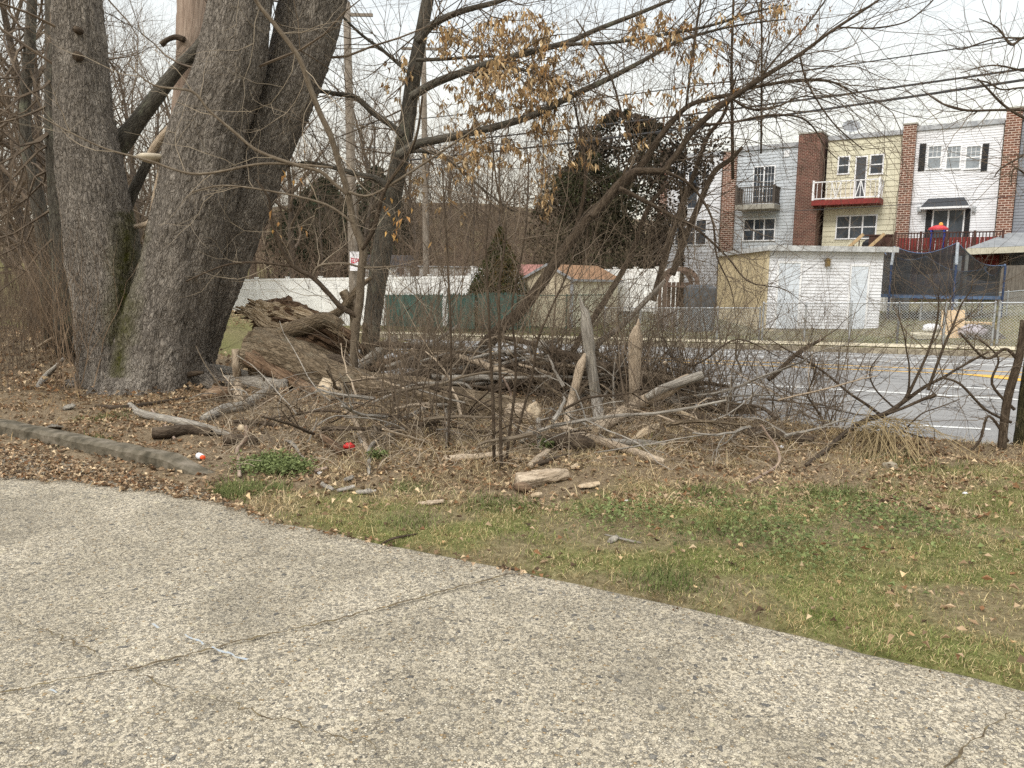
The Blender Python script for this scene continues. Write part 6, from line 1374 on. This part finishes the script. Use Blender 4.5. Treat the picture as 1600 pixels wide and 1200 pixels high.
for i in range(50):
    px = (rg.uniform(820, 1200) if i % 3 else rg.uniform(580, 820)) if i < 34 else rg.uniform(1080, 1340); Y = rg.uniform(9.6, 11.2); b = W(px, 640, Y)
    if b.dot(EN) > 9.3: b = b * (9.2 / b.dot(EN))
    o = vnm[i % 4] if i < 4 else vnm[i % 4].copy()
    if i >= 4: col.objects.link(o)
    o.location = (b.x, b.y, Hs(b.x, b.y)); o.rotation_euler = (rg.gauss(0, .2), rg.uniform(0, .35), rg.uniform(0, 6.28)); s_ = rg.uniform(.6, 1.1) * (1 if i < 34 else .75); o.scale = (s_, s_, s_)
    tag(o, 'tall leafless shrub arching out of the brush pile ' + ('in front of the green privacy screens' if px < 820 else 'in front of the brown roofed shed' if px < 960 else 'in front of the climbing frame' if px < 1080 else 'in front of the tan shed wall' if px < 1200 else 'in front of the white shed doors'), 'shrub', 'tall leafless shrubs in the brush pile')
shm2 = [shrub_mesh(20 + i, 16, 1.3, .006, .2, .3).build('brown_shrub', basic('tan_shrub', '6e5c4a', '8c7862', 3, .9) if i == 0 else B_twig) for i in range(3)]
for i in range(34):
    if i < 20: px, Y = rg.uniform(-60, 130), rg.uniform(10, 19)
    else: px, Y = rg.uniform(340, 960), rg.uniform(24.5, 26)
    if i < 20: p = W(px, 500, Y)
    else: q = FPT(px, 500, 25.4)[0]; p = QT(q, 25.3 + rg.random() * .2)
    o = shm2[i % 3] if i < 3 else shm2[i % 3].copy()
    if i >= 3: col.objects.link(o)
    o.location = (p.x, p.y, Hs(p.x, p.y)); o.rotation_euler = (0, 0, rg.uniform(0, 6.28)); s_ = rg.uniform(.8, 1.3) * (1 if i < 20 else .85); o.scale = (s_, s_, s_)
    if i < 20: tag(o, 'dense tan leafless shrub in the undergrowth behind the left trunk', 'shrub', 'tan shrubs at the left')
    else: tag(o, 'dry brown shrub against the fence line across the road', 'shrub', 'dry shrubs along the far fence')
# --- background bare trees
def bare_tree(seed, hgt=14.0, r=.22, fork=.3, lvl=4, T=B_farT):
    rg = random.Random(seed); tr = MB(); cr = MB(); P = [Vector((0, 0, -.3))]; d = Vector((0, 0, 1)); rs = [r * 1.25]; n = 12
    for i in range(n): d = (d + Vector((rg.gauss(0, .06), rg.gauss(0, .06), .1))).normalized(); P.append(P[-1] + d * hgt * .8 / n); rs.append(r * (1 - .8 * (i + 1) / n))
    tr.tube(P, rs, 9, cap=False)
    for i in range(20):
        j = rg.randrange(int(n * fork), n); a = rg.uniform(0, 6.28); el = rg.uniform(.3, 1.1); dd = Vector((math.cos(a) * math.cos(el), math.sin(a) * math.cos(el), math.sin(el)))
        grow(cr, P[j], dd, hgt * rg.uniform(.14, .26), rs[j] * .5, lvl - 1, rg, .08, .17, 5, 3)
    o = bpy.data.objects.new('bare_tree', None); col.objects.link(o); t_ = tr.build('trunk', B_far, o, True); cr.build('crown', T, o); return o
protos = [bare_tree(100, 15, .2), bare_tree(101, 17, .26, .25, 4, B_farT2), bare_tree(102, 13, .15), bare_tree(103, 16, .2, .4, 4, B_farT2), bare_tree(104, 12, .13, .2)]
rg = random.Random(61); used = set(); k = 0
def put_tree(px, Y, sc, label, group, ty=None):
    global k
    p = W(px, 400, Y); i = (k if ty is None else ty) % 5; o = protos[i]
    if i in used: o = copy_tree(o)
    used.add(i); k += 1; o.location = (p.x, p.y, Hs(p.x, p.y)); o.rotation_euler = (0, 0, rg.uniform(0, 6.28)); o.scale = (sc, sc, sc * rg.uniform(.9, 1.1)); tag(o, label, 'tree', group)
for i in range(22): put_tree(-60 + 17.5 * i + rg.uniform(-9, 9), rg.uniform(16.5, 40) if i < 12 else rg.uniform(34, 50), rg.uniform(.6, 1.0), 'bare woodland tree %s' % ('left of the leftmost big trunk' if -60 + 17.5 * i < 80 else 'showing between the two left big trunks' if -60 + 17.5 * i < 270 else 'showing past the right side of the big trunks'), 'bare trees behind the big trunks')
for i in range(46): put_tree(330 + 13.5 * i + rg.uniform(-12, 12), rg.uniform(52, 105), rg.uniform(.65, 1.15), 'bare grey brown tree on the wooded slope %s' % ('left of the utility pole' if 330 + 13.5 * i < 540 else 'between the two utility poles' if 330 + 13.5 * i < 665 else 'between the slim pole and the conical evergreen' if 330 + 13.5 * i < 780 else 'right of the conical evergreen'), 'bare trees on the far slope')
for i in range(16): put_tree(880 + 48 * i, rg.uniform(68, 85), rg.uniform(.5, .75), 'bare tree whose twigs just show over the house roofs', 'bare trees behind the row houses')
for i in range(14): put_tree(-80 + 60 * i, rg.uniform(80, 130), rg.uniform(.9, 1.2), 'tall bare tree on the crest of the wooded slope', 'bare trees on the crest')
# woods undergrowth: far slopes read as one mass
ug = MB(); rg = random.Random(17)
for i in range(2600):
    px = rg.uniform(-150, 960); Y = rg.uniform(36, 100) if px > 330 else rg.uniform(22, 95); p = W(px, 400, Y)
    if p.dot(EN) < 27.5 or (px > 850 and Y < 50): continue
    b = Vector((p.x, p.y, Hs(p.x, p.y))); 
    if any(abs(b.x - cx_) < 3 and abs(b.y - cy_) < 4 for cx_, cy_ in ((W(600, 400, 57).x, 57), (W(700, 400, 53).x, 53))): continue
    grow(ug, b, (rg.gauss(0, .3), rg.gauss(0, .3), 1), rg.uniform(1.2, 3.2), rg.uniform(.015, .035), 2, rg, .08, .2, 4, 3)
tag(ug.build('woods_undergrowth', basic('undergrowth_brown', '5e4f43', '7d6a59', 2, .95)), 'brown leafless undergrowth covering the wooded slope', 'undergrowth', kind='stuff')
# --- evergreens
def evergreen(name, label, c, prof, n, size, cols, seed, leafname='crown', lump=.35, trunk_r=.15):
    r_ = np.random.default_rng(seed); o = empty(name, c, label, 'tree'); hs = np.array([p[0] for p in prof]); rr = np.array([p[1] for p in prof]); H_ = hs[-1]
    lum = r_.uniform(0, 1, (140, 3)); lum[:, 0] *= H_; la = lum[:, 1] * 6.283; lr = np.interp(lum[:, 0], hs, rr) * np.sqrt(r_.uniform(.25, 1, 140)); L_ = np.stack([lr * np.cos(la), lr * np.sin(la), lum[:, 0]], -1)
    li = r_.integers(0, 140, n); sz = (np.interp(L_[li][:, 2], hs, rr) * lump + .1)[:, None]; P = L_[li] + r_.normal(0, .5, (n, 3)) * sz * np.array([1, 1, .8])
    rad = np.hypot(P[:, 0], P[:, 1]); lim = np.interp(P[:, 2], hs, rr) * 1.08; f = np.minimum(1, lim / np.maximum(rad, 1e-3)); P[:, 0] *= f; P[:, 1] *= f
    P[:, 2] = np.clip(P[:, 2], 0.02, H_ + .2); P += np.array(tuple(c))
    d = r_.normal(0, 1, (n, 3)); d[:, 2] += .5; d /= np.linalg.norm(d, axis=1)[:, None]; s = np.cross(d, r_.normal(0, 1, (n, 3))); s /= np.linalg.norm(s, axis=1)[:, None]; L = (size * r_.uniform(.5, 1.4, n))[:, None]
    V = np.stack([P, P + d * L * .5 + s * L * .3, P + d * L, P + d * L * .5 - s * L * .3], 1).reshape(-1, 3); b = np.arange(n)[:, None] * 4; F = b + np.array([[0, 1, 2, 3]])
    C = np.array([lin(x)[:3] for x in cols]); ci = (r_.uniform(0, 1, 140) * len(C)).astype(int)[li]; cc = np.repeat(C[ci] * r_.uniform(.6, 1.35, (n, 1)), 4, 0)
    npmesh(leafname, V, F, leafm2, cc, o)
    mb = MB(); mb.tube([Vector(c) - Vector((0, 0, .2)), Vector(c) + Vector((0, 0, H_ * .5)), Vector(c) + Vector((0, 0, H_ * .95))], [trunk_r, trunk_r * .7, .02], 8)
    rg = random.Random(seed)
    for i in range(26): h_ = rg.uniform(.15, .9) * H_; a = rg.uniform(0, 6.28); R_ = float(np.interp(h_, hs, rr)); mb.tube([Vector(c) + Vector((0, 0, h_)), Vector(c) + Vector((math.cos(a) * R_ * .85, math.sin(a) * R_ * .85, h_ + .3 * R_))], [trunk_r * .3, .01], 4)
    mb.build('trunk', B_dark, o); return o
leafm2 = tintmat('evergreen_leaf', .9, .1, .1)
p = W(962, 400, 44); gz = Hs(p.x, p.y)
evergreen('dark_evergreen', 'massive dark brown green evergreen beside the left end of the row houses', (p.x, p.y, gz), [(0, 1.8), (2, 2.7), (5, 3.0), (7.5, 3.6), (9.4, 3.0), (10.2, 1.6), (10.6, .4)], 30000, .2, ['2c2a22', '3a332b', '473e35', '2e2f22', '544a40', '3a362a'], 5, lump=.25)
p = W(918, 400, 40); gz = Hs(p.x, p.y)
evergreen('dark_evergreen', 'lower bushy dark evergreen left of the massive one', (p.x, p.y, gz), [(0, 2.2), (2, 2.9), (4.5, 2.8), (6.6, 2.0), (7.9, .5)], 17000, .17, ['2b2c1f', '383527', '473f32', '313421'], 6, lump=.3)
p = W(1078, 400, 43.5); gz = Hs(p.x, p.y)
evergreen('dark_evergreen', 'dark evergreen top spreading over the pale grey house corner', (p.x - .6, p.y - .5, gz), [(0, .05), (6.0, .1), (6.6, 1.2), (7.6, 1.9), (8.8, 2.1), (9.5, 1.5), (10.1, .4)], 8000, .18, ['2c2a22', '38312a', '443b32', '50463c'], 7)
p = W(780, 500, 34); gz = Hs(p.x, p.y)
evergreen('conical_evergreen', 'clipped conical evergreen standing behind the green privacy screens', (p.x, p.y, gz), [(0, 1.05), (.7, 1.25), (1.6, 1.25), (2.6, .85), (3.5, .38), (4.3, .06)], 34000, .09, ['2a3018', '38401f', '4a4a26', '5a4a28', '333a1c'], 8, lump=.35)
p = W(505, 430, 62); gz = Hs(p.x, p.y)
evergreen('dark_evergreen', 'dark green evergreen on the wooded slope behind the utility pole', (p.x, p.y, gz), [(0, 3.5), (2, 4.2), (4, 3.6), (6, 2.2), (8, .4)], 16000, .3, ['1f2a1c', '2a3424', '353c2a'], 9)
p = W(590, 430, 66); gz = Hs(p.x, p.y)
evergreen('dark_evergreen', 'second dark green evergreen, right of the utility pole on the slope', (p.x, p.y, gz), [(0, 3), (2, 3.8), (5, 3.0), (8, 1.5), (9.5, .3)], 12000, .3, ['1f2a1c', '2a3424', '353c2a'], 10)
# ================================================================ GROUND COVER
def blades(name, X, Y_, Lh, wd, cols, seed, lean=.5, label=None, cat='grass', mat=None, flat=False, z0=0.0):
    r_ = np.random.default_rng(seed); n = len(X); Z_ = np.where(Y_ < yedge(X), .004, H(X, Y_) - .006) + z0; P = np.stack([X, Y_, Z_], -1); az = r_.uniform(0, 6.283, n); L = Lh * r_.uniform(.35, 1.0, n) * (1 + 1.2 * (r_.uniform(0, 1, n) > .93)); ln = lean * r_.uniform(.2, 1.6, n)
    d = np.stack([np.cos(az) * ln, np.sin(az) * ln, np.ones(n) if not flat else r_.uniform(.0, .3, n)], -1); d /= np.linalg.norm(d, axis=1)[:, None]; s = np.stack([-np.sin(az), np.cos(az), r_.normal(0, .2, n)], -1); w_ = (wd * r_.uniform(.6, 1.4, n))[:, None]; L = L[:, None]
    d2 = d + np.stack([np.cos(az) * ln, np.sin(az) * ln, -.4 * ln], -1) * .7; d2 /= np.linalg.norm(d2, axis=1)[:, None]; M = P + d * L * .55
    V = np.stack([P - s * w_, P + s * w_, M + s * w_ * .8, M - s * w_ * .8, M + d2 * L * .45], 1).reshape(-1, 3); b = np.arange(n)[:, None] * 5
    F = np.concatenate([b + np.array([[0, 1, 2]]), b + np.array([[0, 2, 3]]), b + np.array([[3, 2, 4]])], 0); C = np.array([lin(c)[:3] for c in cols]); pat = vn(X * 3.1, Y_ * 3.1, seed + 3)
    ci = np.clip(((pat * .7 + r_.uniform(0, .45, n)) * len(C)).astype(int), 0, len(C) - 1); cc = np.repeat(C[ci] * r_.uniform(.7, 1.25, (n, 1)), 5, 0)
    return tag(npmesh(name, V, F, mat or grassm, cc), label or name, cat, kind='stuff')
grassm = tintmat('grass_blade', .8, .25)
def scatter(n, seed, x0, x1, y0, y1, dens):
    r_ = np.random.default_rng(seed); X = r_.uniform(x0, x1, n); Y_ = r_.uniform(y0, y1, n); k = r_.uniform(0, 1, n) < dens(X, Y_); return X[k], Y_[k]
inside = lambda X, Y_: (Y_ > yedge(X) + .015) & ((X * EN.x + Y_ * EN.y) < 9.45)
clump = lambda X, Y_, s, k=9: smooth(.42, .68, fbm(X * k, Y_ * k, s, 2))
GRN = ['6a7838', '7e8a48', '5e6c36', '90985a', 'a09f68', '68763e']
X, Y_ = scatter(640000, 1, -2.2, 8, 2.6, 7.4, lambda X, Y_: inside(X, Y_) * greenness(X, Y_) * (.2 + .8 * clump(X, Y_, 61, 6)))
blades('grass', X, Y_, .034, .0015, GRN, 1, .7, 'short patchy green grass on the verge')
X, Y_ = scatter(380000, 2, -2.2, 8, 2.6, 7.6, lambda X, Y_: inside(X, Y_) * (greenness(X, Y_) * 1.0 + .12) * (.35 + .65 * clump(X, Y_, 63)))
blades('dead_grass', X, Y_, .04, .0014, ['a8956a', 'bda97c', '8e7b54', 'cdbb8e', '78684a'], 2, 1.3, 'straw coloured dead grass mixed in the verge', 'dead grass', z0=.004)
X, Y_ = scatter(170000, 3, -3.2, 8.5, 5.0, 9.6, lambda X, Y_: inside(X, Y_) * (1 - greenness(X, Y_) * .8) * smooth(-2.6, -1.2, X) * (.15 + .85 * clump(X, Y_, 65, 3)))
blades('dry_grass', X, Y_, .12, .0018, ['ad9770', 'c0aa82', '937e5c', 'd0bd95', '7a694e', '9a8a68'], 3, 1.8, 'long flattened dry grass and stalks below the brush pile', 'dry grass')
X, Y_ = scatter(20000, 4, -12, 12, 7, 24, lambda X, Y_: (Y_ > yedge(X) + .1) * ((X * EN.x + Y_ * EN.y) < 9.4) * (.2 + .8 * clump(X, Y_, 67, 1.2)))
blades('tall_dry_grass', X, Y_, .2, .0022, ['a48d62', '8f7552', '8a7450', 'b59a6c', '6f5e42'], 4, .9, 'taller dry stalks around trunks and pile', 'dry grass')
X, Y_ = scatter(60000, 5, 0, 32, 22, 46, lambda X, Y_: ((X * EN.x + Y_ * EN.y) > 25.5) * 1.0)
blades('yard_grass', X, Y_, .07, .012, ['5c6236', '6e7040', '7d7848', '8b8154'], 5, .8, 'thin winter grass of the back yards')
q_r = np.random.default_rng(6); tt_ = q_r.uniform(23.62, 23.98, 16000); qq_ = q_r.uniform(-40, 28, 16000)
blades('kerb_grass', EQ.x * qq_ + EN.x * tt_, EQ.y * qq_ + EN.y * tt_, .05, .01, ['7d7848', '8b8154', '6e7040', 'a0926a'], 6, .8, 'sparse grass strip between kerb and pavement')
X, Y_ = scatter(60000, 51, -3, 4.5, 2.6, 7, lambda X, Y_: (np.abs(Y_ - yedge(X) - .02) < .05 * vn(X * 7, X * 0, 3) * 1.6) * 1.0)
blades('edge_grass', X, Y_, .035, .0016, ['8f7f5c', '6f7240', '7b6a4a', 'a48d62', '5d6a34'], 52, 1.6, 'ragged grass and straw creeping over the driveway edge')
# dark and bright tufts
tx = []; ty_ = []; 
for px, py, rr, n in ((355, 772, .2, 1500), (375, 768, .16, 900), (425, 765, .12, 500), (1300, 775, .13, 900), (1035, 912, .12, 700), (1130, 830, .15, 500), (785, 790, .14, 800), (640, 765, .08, 300), (1105, 770, .1, 400), (1390, 722, .16, 500), (1440, 735, .14, 400), (1160, 790, .12, 350), (640, 822, .1, 400), (160, 655, .25, 400), (140, 690, .15, 500), (1010, 700, .1, 200)):
    g0 = G(px, py); r_ = np.random.default_rng(int(px)); tx.append(g0.x + r_.normal(0, rr * (.6 if px < 500 else 1.1), n)); ty_.append(g0.y + r_.normal(0, rr * (.6 if px < 500 else .9), n))
X = np.concatenate(tx); Y_ = np.concatenate(ty_); kmask = (Y_ > yedge(X) + .02); blades('grass_tufts', X[kmask], Y_[kmask], .07, .0026, ['525c34', '606a3c', '6c7446', '7a7f50'], 7, .7, 'darker green tufts of longer grass')
tx = []; ty_ = []
for px, py, rr, n in ((425, 733, .28, 1500), (450, 738, .2, 700), (1170, 820, .7, 350), (1300, 800, .7, 300), (1000, 815, .5, 200), (960, 810, .4, 150), (860, 700, .15, 300), (1250, 870, .5, 300), (1400, 830, .6, 400), (590, 720, .1, 200)):
    g0 = G(px, py); r_ = np.random.default_rng(int(px) + 5); tx.append(g0.x + r_.normal(0, rr * .45, n)); ty_.append(g0.y + r_.normal(0, rr * .45, n))
X = np.concatenate(tx); Y_ = np.concatenate(ty_); kk_ = Y_ > yedge(X) + .02; X = X[kk_]; Y_ = Y_[kk_]
P = np.stack([X, Y_, H(X, Y_) + np.random.default_rng(3).uniform(.02, .08, len(X))], -1)
tag(leaves('ground_ivy', P, .035, grassm, ['707a4e', '7c8656', '86905e', '626c44'], None, -.1, 4, .8, .1), 'low green leafy weeds in dense patches', 'weeds', kind='stuff')
# leaf litter
def litter(name, n, seed, x0, x1, y0, y1, dens, size, cols, label, lift=.02):
    X, Y_ = scatter(n, seed, x0, x1, y0, y1, dens); r_ = np.random.default_rng(seed); P = np.stack([X, Y_, H(X, Y_) + np.where(Y_ < yedge(X), .055, 0) + r_.uniform(.002, lift, len(X))], -1)
    return tag(leaves(name, P, size, leafm, cols, None, .05, seed, .7, .2), label, 'fallen leaves', kind='stuff')
LC = ['7d6852', '9c8468', 'bca486', '66543f', 'aa9276', 'd0ba98', '564636', '937b60', '8a684a']
litter('leaf_litter', 70000, 31, -9, 7, 5.2, 12, lambda X, Y_: (Y_ > yedge(X) + .02) * ((X * EN.x + Y_ * EN.y) < 9.6) * (1 - .9 * greenness(X, Y_)) * (.25 + .75 * clump(X, Y_, 71, 2)), .05, LC, 'brown fallen leaves covering the ground under the trees')
litter('grass_leaves', 3200, 32, -2, 7, 3, 7, lambda X, Y_: (Y_ > yedge(X) + .05) * .35, .05, LC + ['c8aa80', 'd8be94'], 'scattered fallen leaves on the grass', .05)
de_ = lambda X, Y_: yedge(X) - Y_
litter('kerb_leaves', 160000, 33, -9, .2, 3.5, 11, lambda X, Y_: (de_(X, Y_) > .01) * (de_(X, Y_) < (.12 + .4 * smooth(-1.8, -3.0, X) + .35 * smooth(-3.5, -5, X)) * (.6 + .8 * vn(X * 3, Y_ * 3, 5))) * (.25 + .5 * smooth(-1.2, -2.5, X)), .042, LC, 'drift of brown leaves along the driveway side of the kerb', .03)
litter('woods_leaves', 60000, 34, -40, 4, 10, 30, lambda X, Y_: (((X * EN.x + Y_ * EN.y) < 9.4) | (-(X * EQ.x + Y_ * EQ.y) > 22)) * 1.0, .10, LC, 'leaf litter on the ground behind the big trunks', .08)
litter('hill_leaves', 40000, 35, -90, 10, 40, 110, lambda X, Y_: (X * EN.x + Y_ * EN.y) > 50, .35, ['6e5a48', '7d6a58', '5c4a3c', '86745c'], 'leaf litter on the wooded slope', .1)
# small loose stones and debris on the driveway edge
X, Y_ = scatter(9000, 41, -6, 4, 2.8, 8, lambda X, Y_: (np.abs(Y_ - yedge(X)) < .12) * .5)
P = np.stack([X, Y_, np.where(Y_ < yedge(X), .008, H(X, Y_) + .004)], -1)
tag(leaves('soil_crumbs', P, .014, leafm, ['3a2c20', '54422f', '6e5743', '8a7358'], None, -.2, 5, .9, .2), 'crumbs of soil along the driveway edge', 'soil crumbs', kind='stuff')
# drooping dry grass mound at the fallen limb
mnd = MB(); rg = random.Random(8); c0 = G(1385, 700)
for i in range(130):
    top = W(rg.gauss(1385, 34), rg.gauss(668, 14), 8.15 + rg.uniform(-.15, .15)); e = G(rg.gauss(1385, 55), rg.uniform(680, 735)); mid = top.lerp(e, .5) + Vector((0, 0, .1)); mnd.tube([top, mid, e], [.003, .004, .0025], 3, cap=False)
tag(mnd.build('grass_mound', basic('straw', '75664a', 'a08d68', 9, .9)), 'tent of long straw draped over the fallen limb near the road', 'dry grass', kind='stuff')
